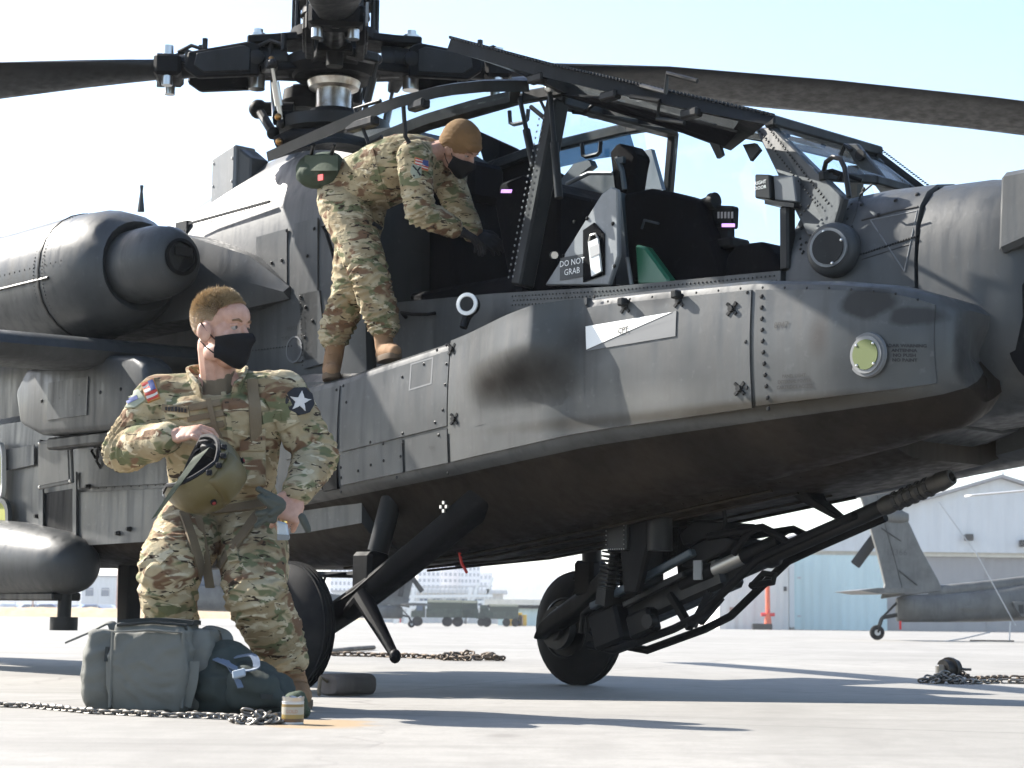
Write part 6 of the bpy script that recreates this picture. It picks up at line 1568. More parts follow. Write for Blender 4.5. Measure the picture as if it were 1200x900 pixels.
# belt, webbing, pouches, badges
ribbon('vest_webbing', bvj, [(222, 478), (258, 472)], 7, 'webbing', JK, org); ribbon('vest_webbing', bvj, [(220, 491), (262, 484)], 7, 'webbing', JK, org); ribbon('vest_webbing', bvj, [(224, 504), (262, 496)], 7, 'webbing', JK, org)
ribbon('shoulder_strap', bvj, [(296, 446), (298, 480), (300, 520)], 13, 'webbing', JK, org, .006); ribbon('shoulder_strap', bvj, [(245, 470), (252, 500), (262, 520)], 6, 'webbing', JK, org, .008)
ribbon('zip_flap', bvj, [(262, 462), (268, 495), (272, 530)], 6, 'camo', JK, org, .005)
ribbon('chest_pocket_flap', bvj, [(196, 486), (222, 482)], 12, 'camo', JK, org, .004, .007); ribbon('chest_pocket_flap', bvj, [(306, 490), (330, 486)], 14, 'camo', JK, org, .004, .007)
ribbon('shoulder_pocket', bvj, [(322, 462), (340, 500)], 26, 'camo', JK, org, .003, .006)
def pouch(name, bv, u0, v0, u1, v1, dep, mt, parent, flap=True):
    q = [on_cam(bv, u, v, -.01) for u, v in ((u0, v0), (u1, v0), (u1, v1), (u0, v1))]; hc = on_cam(bv, (u0+u1)/2, (v0+v1)/2, 0)
    if hc is None: return
    n = Vector((hc[1].x*.4, -1, 0)).normalized(); y0 = hc[0].y+.01
    c = [W(u, v, y0) for u, v in ((u0, v0), (u1, v0), (u1, v1), (u0, v1))]
    m = MB(); m.prism(c, n*dep); me = m.mesh(name, True, .014, 3)
    for v in me.vertices: v.co += v.normal*.004*fbm(v.co, 30)
    me.transform(Matrix.Translation(-org)); o = link(name, me, M[mt], parent, 60)
    if flap:
        m = MB(); m.prism([c[0]+n*(dep-.01)+UP*.006, c[1]+n*(dep-.01)+UP*.006, lerp(c[1], c[2], .38)+n*(dep-.01), lerp(c[0], c[3], .38)+n*(dep-.01)], n*.016); me = m.mesh('flap', True, .006, 2); me.transform(Matrix.Translation(-org)); link('flap', me, M[mt], o, 60)
    return o
pouch('utility_pouch', bvj, 282, 506, 312, 572, .055, 'camo', SOL); pouch('utility_pouch', bvj, 312, 535, 342, 574, .05, 'camo', SOL); pouch('radio_pouch', bvj, 318, 518, 338, 540, .045, 'camo', SOL, False)
ribbon('belt', bvt, [(205, 592), (240, 598), (285, 596), (318, 590)], 9, 'webbing', SOL, org, .006)
ribbon('leg_strap', bvt, [(214, 602), (226, 640), (240, 688)], 9, 'webbing', SOL, org, .008); ribbon('leg_strap', bvt, [(303, 602), (284, 630), (258, 664)], 9, 'webbing', SOL, org, .008)
m = MB(); q = [W(231, 604, 6.30), W(240, 650, 6.24), W(246, 689, 6.22)]; sd = Vector((.016, -.004, 0))
m.sheet(lambda a, b: (lerp(q[0], q[1], b*2) if b < .5 else lerp(q[1], q[2], b*2-1))+sd*(a-.5)*2, lambda a, b: (lerp(q[0], q[1], b*2) if b < .5 else lerp(q[1], q[2], b*2-1))+sd*(a-.5)*2+Vector((0, .005, 0)), 2, 6); me = m.mesh('hanging_strap'); me.transform(Matrix.Translation(-org)); link('hanging_strap', me, M['webbing'], SOL, 50)
ribbon('cargo_pocket_flap', bvt, [(272, 640), (276, 660)], 12, 'camo', TR1, org, .004, .007); ribbon('knee_patch', bvt, [(182, 640), (196, 655)], 22, 'camo', TR1, org, .003, .005); ribbon('knee_patch', bvt, [(284, 668), (308, 668)], 22, 'camo', TR1, org, .003, .005)
# badges
M['flagw'] = mat('badge_white', (.55, .52, .5), .8); M['flagr'] = mat('badge_red', (.42, .05, .04), .8); M['flagb'] = mat('badge_blue', (.05, .07, .2), .8); M['flago'] = mat('badge_orange_border', (.42, .2, .07), .8); M['badgegrey'] = mat('badge_grey_green', (.26, .28, .22), .85); M['badgeblack'] = mat('badge_black', (.012, .012, .016), .8)
def flag(bv, c, ex, ey, org_, parent, n=7):
    "c = top-left pixel, ex / ey = edge vectors in pixels"
    def at(a, b): return (c[0]+ex[0]*a+ey[0]*b, c[1]+ex[1]*a+ey[1]*b)
    fl = patch('flag_badge', bv, [at(0, 0), at(1, 0), at(1, 1), at(0, 1)], 'flago', parent, org_, .004, .004)
    if fl is None: return
    for k in range(n):
        patch('stripe', bv, [at(.06, .07+.86*k/n), at(.94, .07+.86*k/n), at(.94, .07+.86*(k+1)/n), at(.06, .07+.86*(k+1)/n)], 'flagr' if k % 2 == 0 else 'flagw', fl, org_, .0052, .004)
    patch('canton', bv, [at(.56, .07), at(.94, .07), at(.94, .56), at(.56, .56)], 'flagb', fl, org_, .0064, .004)
flag(bvj, (166, 450), (14, -6), (8, 22), org, JK)
patch('unit_badge', bvj, [(143, 465), (164, 457), (172, 468), (160, 478), (144, 478)], 'badgegrey', JK, org); bd = patch('badge_numeral', bvj, [(150, 470), (162, 464), (164, 468), (152, 474)], 'flagb', JK, org, .0065)
nt_ = patch('name_tape', bvj, [(194, 474), (222, 477), (221, 484), (193, 481)], 'webbing', JK, org, .010)
for k in range(7): patch('name_letter', bvj, [(197.5+3.4*k, 476.2+.35*k), (199.6+3.4*k, 476.4+.35*k), (199.4+3.4*k, 480.6+.35*k), (197.3+3.4*k, 480.4+.35*k)], 'badgeblack', nt_, org, .0125, .003)
sb_ = patch('shield_badge', bvj, [(335, 462), (344, 455), (356, 455), (364, 462), (367, 474), (362, 484), (350, 487), (339, 481), (334, 472)], 'badgeblack', JK, org, .005)
cx_, cy_ = 350.5, 471
st = []
for k in range(10):
    a = -PI/2+.15+PI*k/5; r = 13 if k % 2 == 0 else 5.2; st.append((cx_+r*math.cos(a)*.95, cy_+r*math.sin(a)))
patch('star', bvj, st, 'flagw', sb_, org, .008)
cu1 = re1; 
for (w_, e_) in ((rw1, re1), (lw1, le1)):
    d = (w_-e_).normalized(); m = MB(); m.lathe([(-.03, .046), (-.03, .051), (.012, .050), (.014, .042), (-.01, .038)], lerp(e_, w_, .93), d, 20); me = m.mesh('cuff'); 
    for v in me.vertices: v.co += v.normal*.003*fbm(v.co, 40)
    me.transform(Matrix.Translation(-org)); link('cuff', me, M['camo'], JK, 60)
m = MB(); c = rw1-Vector((.02, 0, 0)); m.lathe([(-.006, .031), (-.006, .034), (.006, .034), (.006, .031)], c, (rw1-re1), 20); me = m.mesh('wrist_band'); me.transform(Matrix.Translation(-org)); link('wrist_band', me, M['glove'], SOL, 50)
m = MB(); kp = lw1+Vector((-.28, -.35, -.9)).normalized()*.108+Vector((.0, -.012, -.004)); m.lathe([(-.003, .0105), (-.003, .0125), (.003, .0125), (.003, .0105)], kp+Vector((-.004, 0, 0)), (-.2, -.2, -1), 16); me = m.mesh('ring'); me.transform(Matrix.Translation(-org)); link('ring', me, mat('gold', (.7, .45, .15), .25, 1.0), SOL, 50)
# ---------------- flight helmet, gloves, bottle held
hc = W(236, 556, 6.02)
M['bagdark2'] = mat('earcup_black', (.02, .02, .02), .6, build=_cloth((.02, .02, .02)))
hax = Vector((.70, .40, -.60)).normalized(); hf = Vector((.45, -.85, .2)); hf = (hf-hax*hf.dot(hax)).normalized(); hs = hax.cross(hf)
HEL = thing('flight_helmet', 'olive flight helmet with dark liner held in the crouching person\'s right hand', 'helmet', hc)
M['dullred'] = mat('dull_red', (.22, .02, .02), .6); M['helmet'] = mat('olive_helmet_paint', (.085, .068, .025), .42, build=_paint((.088, .070, .026), (), .15, .15, .42)); M['hgreen'] = mat('dark_green_webbing', (.03, .04, .025), .8, build=_cloth((.03, .04, .025)))
def hel(th, ph, k=1.0):
    return (hax*math.cos(th)*.128+(hf*math.cos(ph)*.152+hs*math.sin(ph)*.128)*math.sin(th))*k
def helcut(ph): return interp([(0, 1.75), (PI/2, 2.15), (PI, 1.55), (3*PI/2, 2.15), (2*PI, 1.75)], ph % (2*PI))[0]
m = MB(); m.sheet(lambda a, b: hel(b*helcut(2*PI*a)+.01, 2*PI*a), lambda a, b: hel(b*helcut(2*PI*a)+.01, 2*PI*a, .94), 48, 20); m.build('shell', M['helmet'], HEL, 50)
m = MB(); m.sheet(lambda a, b: hel(b*(helcut(2*PI*a)-.08)+.01, 2*PI*a, .93), lambda a, b: hel(b*(helcut(2*PI*a)-.08)+.01, 2*PI*a, .80), 32, 14); m.build('liner', M['glove'], HEL, 50)
m = MB(); m.tube([hel(helcut(2*PI*k/40)+.01, 2*PI*k/40, .97) for k in range(41)], .008, 6, caps=False); m.build('edge_roll', M['glove'], HEL, 50)
c0 = hax*1.0
def vis(a, b, k):
    th = lerp(.62, 1.62, b); ph = lerp(-.62, .62, a)*(1.0/math.sin(th))*.85
    return hel(th, ph, k)
m = MB(); m.sheet(lambda a, b: vis(a, b, 1.0+.11*(min(1, 9*min(a, 1-a))*min(1, 9*min(b, 1-b)))), lambda a, b: vis(a, b, .98), 16, 16); m.build('visor_cover', M['helmet'], HEL, 60)
for a in (-.62, .62):
    m = MB(); p = hel(1.1, a*1.35, 1.0); m.cyl(p, p*1.06, .010, n=12); kn = m.build('visor_knob', M['glove'], HEL); m = MB(); m.cyl(p*1.055, p*1.075, .006, n=10); m.build('knob_cap', M['dullred'], kn)
m = MB(); p0, p1 = W(236, 530, 5.93)-hc, W(181, 606, 5.86)-hc; sd = Vector((.018, 0, .012)); mid = lerp(p0, p1, .45)+Vector((0, -.01, 0))
m.sheet(lambda a, b: (lerp(p0, mid, b*2) if b < .5 else lerp(mid, p1, 2*b-1))+sd*(a-.5)*2*(1.4-.9*b), lambda a, b: (lerp(p0, mid, b*2) if b < .5 else lerp(mid, p1, 2*b-1))+sd*(a-.5)*2*(1.4-.9*b)+Vector((0, .006, 0)), 2, 8); m.build('nape_strap', M['hgreen'], HEL, 50)
for k in range(4):
    a0 = 2.2+.75*k; m = MB(); m.tube([hel(helcut(a0)-.05, a0, .9), hel(helcut(a0)+.12, a0+.15, .86), hel(helcut(a0+.4)+.05, a0+.4, .84), hel(helcut(a0+.6)-.1, a0+.6, .88)], .006, 6); m.build('helmet_cable', M['glove'], HEL)
for a0 in (PI/2, -PI/2):
    m = MB(); p = hel(1.75, a0, .80); m.lathe([(-.02, .035), (0, .042), (.02, .040), (.03, .02)], p, -p, 18); m.build('ear_cup', M['bagdark2'], HEL, 50)
p = hel(helcut(2.6)-.03, 2.6, 1.03); m = MB(); m.box(p, (.035, .02, .03)); m.build('buckle', M['lightpaint'], HEL, 0, bevel=.006)
m = MB()
for k in range(4): m.box(hel(helcut(-.5+.28*k)-.10, -.5+.28*k, 1.03), (.018, .018, .018))
m.build('visor_latches', M['glove'], HEL, 0, bevel=.003)['kind'] = 'stuff'
# gloves in his left hand
gc = W(322, 588, 6.02); GL = thing('glove_pair', 'pair of grey green gloves hanging from the crouching person\'s left hand', 'gloves', gc)
m = MB(); random.seed(8)
for k in range(9):
    a = W(328+random.uniform(-4, 6), 591+random.uniform(-5, 7), 6.0)-gc; b = a+Vector((random.uniform(-.075, -.03), random.uniform(-.03, .02), random.uniform(-.06, .045))); m.cap(a, .012, b, .008, 8)
m.cap(W(322, 596, 6.0)-gc, .012, W(320, 610, 6.0)-gc, .009)
me = remesh(m, .0035, 'glove', 1); wrinkle(me, .003, (), 3.0); link('glove', me, mat('grey_green_leather', (.06, .065, .055), .7, build=_cloth((.06, .065, .055))), GL, 80)
m = MB(); p = W(354, 606, 6.03)-gc; m.cap(p, .014, p+Vector((.02, 0, -.04)), .012, 8); me = remesh(m, .005, 'glove', 2); link('glove', me, bpy.data.materials['grey_green_leather'], GL, 80)
bc = W(332, 624, 6.06); BT = thing('clear_case', 'small pale translucent case hanging below the gloves', 'case', bc)
m = MB(); m.prism([W(324, 610, 6.06)-bc, W(336, 613, 6.06)-bc, W(339, 632, 6.06)-bc, W(325, 632, 6.06)-bc], (0, .03, 0)); cs = m.build('case_body', mat('pale_plastic', (.42, .47, .52), .3), BT, 0, bevel=.005)
m = MB(); m.prism([W(325, 626, 6.058)-bc, W(339, 627, 6.058)-bc, W(339, 633, 6.058)-bc, W(325, 633, 6.058)-bc], (0, -.004, 0)); m.build('case_band', M['lightpaint'], cs, 0)
# ---------------- soldier bending into the cockpit
def h2(u, v, Y): return tow(P(u, v, Y=Y))
pe = h2(414, 222, -.70); c2 = h2(470, 195, -.64); s2 = h2(500, 184, -.58); n2 = h2(520, 176, -.54)
rs2, ls2 = h2(485, 184, -.76), h2(520, 198, -.40)
re2, rw2 = h2(492, 248, -.74), h2(537, 270, -.52)
le2, lw2 = h2(540, 248, -.34), h2(556, 276, -.28)
rh2, lh2 = h2(402, 238, -.78), h2(424, 240, -.62)
rk2, ra2 = h2(434, 325, -.80), h2(452, 388, -.72)
lk2, la2 = h2(410, 345, -.70), h2(389, 400, -.74)
org2 = Vector((tow(P(425, 425, Y=-.74)).x, tow(P(425, 425, Y=-.74)).y, P(425, 425, Y=-.74).z))
SO2 = thing('person', 'person in camouflage and brown beanie standing on the helicopter side and bending into the cockpit', 'person', org2)
F2 = (HX*.75+HY*.45-HZ*.45).normalized()
H2 = h2(538, 175, -.50); f2 = (HX*.74+HY*.22-HZ*.58).normalized(); u2 = (HX*.45+HZ*.85); u2 = (u2-f2*u2.dot(f2)).normalized(); l2 = u2.cross(f2)
m = MB(); head_geo(m, H2, f2, u2, l2, .98)
m.cap(H2-f2*.02-u2*.05, .055, n2, .058); m.cap(n2, .058, c2, .09); m.cap(c2, .09, pe, .1)
for s_, e_, k_ in ((rs2, re2, rw2), (ls2, le2, lw2)): m.cap(n2, .05, s_, .04); m.cap(s_, .04, e_, .035); m.cap(e_, .035, k_, .028)
for h_, k_, a_ in ((rh2, rk2, ra2), (lh2, lk2, la2)): m.cap(pe, .08, h_, .07); m.cap(h_, .07, k_, .05); m.cap(k_, .05, a_, .035)
B2, bvb2 = surf('body', m, .005, 'skin', SO2, org2, 0, (), 3)
face_bits(H2, f2, u2, l2, B2, org2, .98); face_mask(bvb2, H2, f2, u2, l2, SO2, org2, .98)
m = MB(); hand(m, rw2, (rw2-re2), (HZ*.8-HY*.5), HX, (.35, .5, .3), .4, 1.08, 0, 1.15); surf('glove', m, .0045, 'glove', SO2, org2)
m = MB(); hand(m, lw2, (lw2-le2)*.7+HX*.2, (HZ*.6-HY*.6), HX, (.4, .5, .3), .4, 1.08, 0, 1.15); surf('glove', m, .0045, 'glove', SO2, org2)
m = MB(); R = Matrix((f2, l2, u2)).transposed(); m.ell(H2-f2*.014+u2*.050, (.112, .090, .102), R, 24, 16); m.ell(H2-f2*.03+u2*.015, (.095, .088, .075), R, 24, 14); m.ell(H2+f2*.03+u2*.055, (.078, .078, .05), R, 20, 12); surf('beanie', m, .006, 'beanie', SO2, org2, .0025, ((H2+u2*.03, .15, u2, .002, 160),), 3, 2.2)
m = MB(); t2 = (HX*.55+HY*-.1+HZ*.83).normalized(); 
dn = (HZ*-.9+HX*.4).normalized()
sp = (s2-pe).normalized(); bk = -HY
R2 = (HY*-.8+HX*.15).normalized()
torso(m, [(pe-sp*.08, .15, .13, dn), (pe+sp*.0, .175, .15, dn), (lerp(pe, c2, .5), .175, .15, dn), (c2, .195, .155, dn), (lerp(c2, s2, .6), .19, .14, dn), (s2+sp*.02, .16, .11, dn), (lerp(s2, n2, .7), .085, .08, dn)], -R2)
m.cap(lerp(s2, rs2, .3), .08, rs2, .085); m.cap(lerp(s2, ls2, .3), .08, ls2, .08)
for s_, e_, w_ in ((rs2, re2, rw2), (ls2, le2, lw2)):
    m.cap(s_, .086, lerp(s_, e_, .6), .080); m.cap(lerp(s_, e_, .6), .080, e_, .072); m.cap(e_, .072, lerp(e_, w_, .5), .065); m.cap(lerp(e_, w_, .5), .064, lerp(e_, w_, .85), .052)
J2, bvj2 = surf('jacket', m, .0085, 'camo', SO2, org2, .007, ((re2, .15, (rw2-rs2).normalized(), .009, 90), (pe, .2, sp, .008, 70), (lerp(rs2, c2, .4), .13, HZ, .006, 90)), 3, 4.4)
m = MB()
for h_, k_, a_ in ((rh2, rk2, ra2), (lh2, lk2, la2)):
    m.cap(lerp(pe, h_, .5), .135, h_, .130); m.cap(h_, .130, lerp(h_, k_, .55), .112); m.cap(lerp(h_, k_, .55), .112, k_, .096); m.cap(k_, .096, lerp(k_, a_, .55), .090); m.cap(lerp(k_, a_, .55), .09, lerp(k_, a_, .86), .082)
m.ell(pe-HZ*.03-HX*.03, (.17, .17, .15))
T2, bvt2 = surf('trousers', m, .0085, 'camo', SO2, org2, .008, ((rk2, .18, (ra2-rh2).normalized(), .010, 75), (lerp(rk2, ra2, .7), .14, (ra2-rk2).normalized(), .010, 90), (lk2, .18, (la2-lh2).normalized(), .01, 75), (lerp(lk2, la2, .7), .14, (la2-lk2).normalized(), .01, 90)), 3, 12.1)
ztA = P(455, 408, Y=-.72).z; ztB = P(396, 432, Y=-.74).z
boot('boot', ra2, ra2+HX*.2-HY*.08, SO2, org2, (rk2-ra2).normalized(), .15, min(ztA, 1.66)); boot('boot', la2, la2+HX*.17-HY*.12, SO2, org2, (lk2-la2).normalized(), .15, 1.595)
ribbon('cargo_pocket_flap', bvt2, [(398, 280), (428, 272)], 14, 'camo', T2, org2, .004, .007); ribbon('cargo_pocket', bvt2, [(404, 296), (436, 288)], 26, 'camo', T2, org2, .003, .006)
ribbon('jacket_hem', bvj2, [(436, 176), (446, 215), (456, 250)], 5, 'camo', J2, org2, .004, .006); ribbon('cuff_band', bvj2, [(519, 270), (531, 256)], 8, 'camo', J2, org2, .003, .005)
flag(bvj2, (486, 184), (16, 5), (-1, 12), org2, J2, 7)
xb = patch('unit_badge', bvj2, [(483, 192), (494, 194), (493, 208), (486, 210), (481, 202)], 'badgegrey', J2, org2)
for a, b in (((484, 195), (492, 206)), ((492, 196), (485, 207))): ribbon('badge_cross', bvj2, [a, b], 1.8, 'badgeblack', xb, org2, .008, .003, 1, 3)
ribbon('badge_bar', bvt2, [(436, 262), (446, 268)], 4, 'badgeblack', T2, org2, .006, .003)
# green pouch hanging at his hip
pc = h2(376, 198, -.86); PO = thing('belt_pouch', 'green canvas pouch with red tag hanging behind the bending person\'s hip', 'pouch', pc)
m = MB(); a = h2(366, 200, -.86)-pc; b = h2(386, 198, -.86)-pc; m.cap(a, .085, b, .088, 16); m.ell((a+b)/2-Vector((0, 0, .03)), (.13, .10, .07)); me = remesh(m, .008, 'pouch_body', 3); wrinkle(me, .005, (), 2.0); M['pouchg'] = mat('green_canvas', (.045, .06, .04), .85, build=_cloth((.045, .06, .04))); link('pouch_body', me, M['pouchg'], PO, 70); bvp = bvh_of(me)
m = MB(); m.sheet(lambda s_, t: h2(lerp(357, 396, s_), lerp(182, 200, t), -.945-.02*math.sin(PI*s_))-pc, lambda s_, t: h2(lerp(357, 396, s_), lerp(182, 200, t), -.92)-pc, 8, 4); m.build('pouch_flap', M['pouchg'], PO, 60)
m = MB(); m.plate([h2(373, 205, -.965)-pc, h2(379, 204, -.965)-pc, h2(379, 211, -.965)-pc, h2(373, 212, -.965)-pc], .006); m.build('red_tag', M['red'], PO, 0)
for u in (364, 388):
    m = MB(); m.tube([h2(u, 186, -.9)-pc, h2(u+2, 176, -.95)-pc, h2(u+4, 170, -.97)-pc], .010, 6); m.build('hanging_clip', M['gunmetal'], PO)
# ------------------------------------------------------------------ things on the ground
M['bagcloth'] = mat('sage_green_nylon', (.12, .12, .105), .75, build=_cloth((.13, .13, .115), 600, .15)); M['bagdark'] = mat('dark_bag_trim', (.03, .032, .03), .8, build=_cloth((.03, .032, .03)))
M['bagteal'] = mat('dark_green_nylon', (.034, .042, .038), .7, build=_cloth((.038, .046, .041), 600, .25)); M['bagblue'] = mat('blue_grey_strap', (.12, .15, .20), .6, build=_cloth((.12, .15, .2)))
def soft_box(name, c, size, mt, parent, rz=0.0, puff=.02, seed=0.0, vox=.0075, taper=0.0, amp=.004):
    "padded fabric volume"
    n = 10; hx, hy, hz = size[0]/2, size[1]/2, size[2]/2; m = MB()
    R = Matrix.Rotation(rz, 3, 'Z'); rings = []
    for j in range(13):
        t = -1+2*j/12; k = (1-abs(t)**6)**.5 if abs(t) < 1 else .6
        k = max(k, .90); tp = 1-taper*(t+1)/2
        ring = []
        for i in range(32):
            a = 2*PI*i/32; cx = math.copysign(abs(math.cos(a))**.22, math.cos(a)); cy = math.copysign(abs(math.sin(a))**.22, math.sin(a))
            bul = puff*(1-t*t)*(abs(math.cos(a))**2 if abs(math.cos(a)) > abs(math.sin(a)) else abs(math.sin(a))**2)
            ring.append(Vector(c)+R @ Vector((cx*(hx*k*tp+bul), cy*(hy*k*tp+bul), t*hz)))
        rings.append(ring)
    m.loft(rings); me = remesh(m, vox, name, 2); wrinkle(me, amp*1.6, ((Vector(c)-Vector((0, 0, hz)), hx*1.6, Vector((.5, 0, .86)), .003, 60), (Vector(c)+Vector((hx, 0, hz)), hx*1.4, Vector((.7, 0, -.7)), .004, 50)), seed); return link(name, me, M[mt], parent, 70)
def gp(u, d): p = W(u, 800, d); return Vector((p.x, d, gz(d)))
bo = gp(168, 6.02); BAG = thing('flight_bag', 'large sage green padded flight bag standing beside the crouching person', 'bag', bo)
sB = FPX/6.0
def bw(px): return px/sB
hB = .27
soft_box('main_compartment', (W(181, 800, 6.0).x-bo.x, 0, hB/2+.005), (bw(92), .19, hB), 'bagcloth', BAG, -.05, .012, 1.0)
soft_box('front_pocket', (W(181, 800, 6.0).x-bo.x-.005, -.105, hB/2-.005), (bw(84), .05, hB*.90), 'bagcloth', BAG, -.05, .012, 2.0)
soft_box('side_pocket', (W(119, 800, 6.0).x-bo.x, -.01, hB/2-.01), (bw(30), .17, hB*.94), 'bagcloth', BAG, .12, .015, 3.0)
soft_box('side_pocket', (W(236, 800, 6.05).x-bo.x, .02, hB/2), (bw(30), .17, hB*.9), 'bagcloth', BAG, -.1, .015, 4.0)
m = MB(); x0, x1 = W(140, 800, 6).x-bo.x, W(220, 800, 6).x-bo.x
m.tube([(x0, -.09, hB+.002), (lerp(x0, x1, .5), -.092, hB+.012), (x1, -.09, hB+.004), (x1+.01, -.06, hB*.6), (x1+.01, -.06, .03)], .006, 6); m.build('zip', M['bagdark'], BAG)
m = MB(); m.tube([(x0-.005, -.132, .02), (x0-.003, -.136, hB*.93), (lerp(x0, x1, .5), -.14, hB*.955), (x1, -.136, hB*.93), (x1+.004, -.132, .02)], .0055, 6); m.build('piping', M['bagcloth'], BAG)
m = MB(); m.sheet(lambda a, b: (lerp(x0, x1+.02, a), lerp(-.07, .08, b), hB+.018+.008*math.sin(PI*a)), lambda a, b: (lerp(x0, x1+.02, a), lerp(-.07, .08, b), hB+.004), 10, 6); m.build('top_flap', M['bagdark'], BAG, 50)
def strap3(name, pts, w_, mt, parent, th=.004, up=Vector((0, -.3, 1))):
    m = MB(); P_ = [Vector(p) for p in pts]; rings = []
    Q_ = []
    for i in range(len(P_)-1):
        p0, p1, p2, p3 = P_[max(0, i-1)], P_[i], P_[i+1], P_[min(len(P_)-1, i+2)]
        for k in range(6):
            t = k/6; Q_.append(.5*((2*p1)+(p2-p0)*t+(2*p0-5*p1+4*p2-p3)*t*t+(3*p1-p0-3*p2+p3)*t**3))
    Q_.append(P_[-1])
    for i, p in enumerate(Q_):
        d = (Q_[min(i+1, len(Q_)-1)]-Q_[max(i-1, 0)]).normalized(); s_ = d.cross(up).normalized()*(w_/2); n_ = s_.cross(d).normalized()*th/2
        rings.append([p-s_-n_, p+s_-n_, p+s_+n_, p-s_+n_])
    m.loft(rings); return m.build(name, M[mt], parent, 40)
def bl(u, v, d): return W(u, v, d)-bo
strap3('shoulder_strap', [bl(225, 752, 6.05), bl(243, 736, 6.06), bl(262, 740, 6.08), bl(268, 758, 6.05), bl(262, 790, 6.0)], .035, 'bagcloth', BAG); strap3('shoulder_strap', [bl(228, 775, 5.9), bl(226, 800, 5.89), bl(218, 828, 5.9)], .03, 'bagcloth', BAG, up=Vector((0, -1, .1)))
strap3('carry_strap', [bl(80, 752, 6.15), bl(105, 741, 6.1), bl(128, 730, 6.08), bl(134, 738, 6.07)], .032, 'bagcloth', BAG, .006); strap3('zip_pull', [bl(126, 758, 5.9), bl(124, 775, 5.89)], .012, 'bagdark', BAG, up=Vector((0, -1, .1))); strap3('zip_pull', [bl(131, 760, 5.9), bl(131, 772, 5.89)], .012, 'bagdark', BAG, up=Vector((0, -1, .1)))
# dark green bag
go = gp(285, 5.98); GB = thing('kit_bag', 'dark green slumped kit bag lying between the grey bag and the boot', 'bag', go)
def g2(u, v, d): return W(u, v, d)-go
m = MB(); m.cap(g2(254, 806, 6.0), .085, g2(300, 806, 5.98), .080, 18); m.cap(g2(295, 808, 5.96), .078, g2(324, 812, 5.94), .055, 16); m.ell(g2(265, 790, 6.02), (.10, .09, .10)); me = remesh(m, .008, 'bag_body', 3); wrinkle(me, .010, (), 6.0); 
for v in me.vertices:
    if v.co.z < .004: v.co.z = .004
link('bag_body', me, M['bagteal'], GB, 75); bvg = bvh_of(me)
m = MB(); m.cap(g2(286, 800, 5.90), .05, g2(312, 806, 5.88), .042, 14); m.cap(g2(280, 815, 5.90), .04, g2(322, 818, 5.88), .03, 12); me = remesh(m, .008, 'outer_pocket', 3); wrinkle(me, .006, (), 9.0); link('outer_pocket', me, M['bagteal'], GB, 75)
strap3('bag_strap', [g2(252, 772, 5.93), g2(266, 778, 5.9), g2(284, 786, 5.86), g2(300, 782, 5.84), g2(296, 768, 5.9), g2(276, 770, 5.93)], .022, 'bagblue', GB); strap3('bag_strap', [g2(262, 770, 5.95), g2(275, 790, 5.87), g2(282, 806, 5.82)], .018, 'bagblue', GB)
m = MB(); m.plate([g2(272, 787, 5.83), g2(287, 783, 5.83), g2(288, 792, 5.82), g2(273, 796, 5.82)], .012); m.build('strap_buckle', mat('pale_tag', (.30, .34, .38), .5), GB, 0, bevel=.003)
m = MB(); m.plate([g2(305, 813, 5.825), g2(320, 814, 5.825), g2(319, 820, 5.825), g2(306, 819, 5.825)], .008); m.build('maker_patch', M['bagdark'], GB, 0)
# green cloth and can
m = MB(); co_ = gp(348, 5.75); random.seed(2)
for k in range(5): a = Vector((random.uniform(-.03, .025), random.uniform(-.02, .03), .02+.008*k)); m.cap(a, .02, a+Vector((random.uniform(-.03, .03), .0, .012)), .016, 10)
me = remesh(m, .006, 'cloth_bundle', 2); wrinkle(me, .008, (), 4.0); o = link('cloth_bundle', me, M['pouchg'], None, 75); o.location = co_; tag(o, 'small crumpled green cloth bundle behind the snack can', 'cloth')
q = gp(344, 5.45); q.z = gz(5.45); CN = thing('snack_can', 'small round can with gold and brown label and torn foil lid on the ground', 'can', q)
r_ = 13.0/FPX*5.45; h_ = 27/FPX*5.45
m = MB(); m.lathe([(0, r_*.96), (.002, r_), (.004, r_), (.005, r_*.97), (h_*.92, r_*.97), (h_*.94, r_), (h_*.97, r_)], (0, 0, 0), (0, 0, 1), 32); m.build('can_body', M['galv'], CN)
m = MB(); m.lathe([(h_*.10, r_*.975), (h_*.10, r_*.985), (h_*.86, r_*.985), (h_*.86, r_*.975)], (0, 0, 0), (0, 0, 1), 32)
def _label(g, b):
    z = g.sep(g.co())[2]; c = g.ramp(g.math('DIVIDE', z, h_), [(0, (.10, .05, .02)), (.2, (.10, .05, .02)), (.25, (.26, .18, .05)), (.38, (.26, .18, .05)), (.42, (.34, .31, .25)), (.7, (.34, .31, .25)), (.74, (.2, .13, .04)), (1, (.26, .18, .05))], 'CONSTANT'); g.l(c, b.inputs['Base Color'])
m.build('can_label', mat('can_label_print', (.5, .4, .1), .4, build=_label), CN)
text_on('can_lettering', 'GOLD', h_*.2, lambda x, y: Vector((r_*.99*math.sin(x/r_), -r_*.99*math.cos(x/r_), h_*.55+y)), M['rooftile'], CN, .0004)
m = MB(); random.seed(9); ring = []
m.loft([[Vector((r_*k*math.cos(a), r_*k*math.sin(a), z+(0.006*random.random() if z > h_ else 0))) for a in [2*PI*i/20 for i in range(20)]] for k, z in ((.95, h_*.97), (1.02, h_+.008), (.6, h_+.002))], caps=False); m.build('foil_lid', M['steel'], CN, 30)
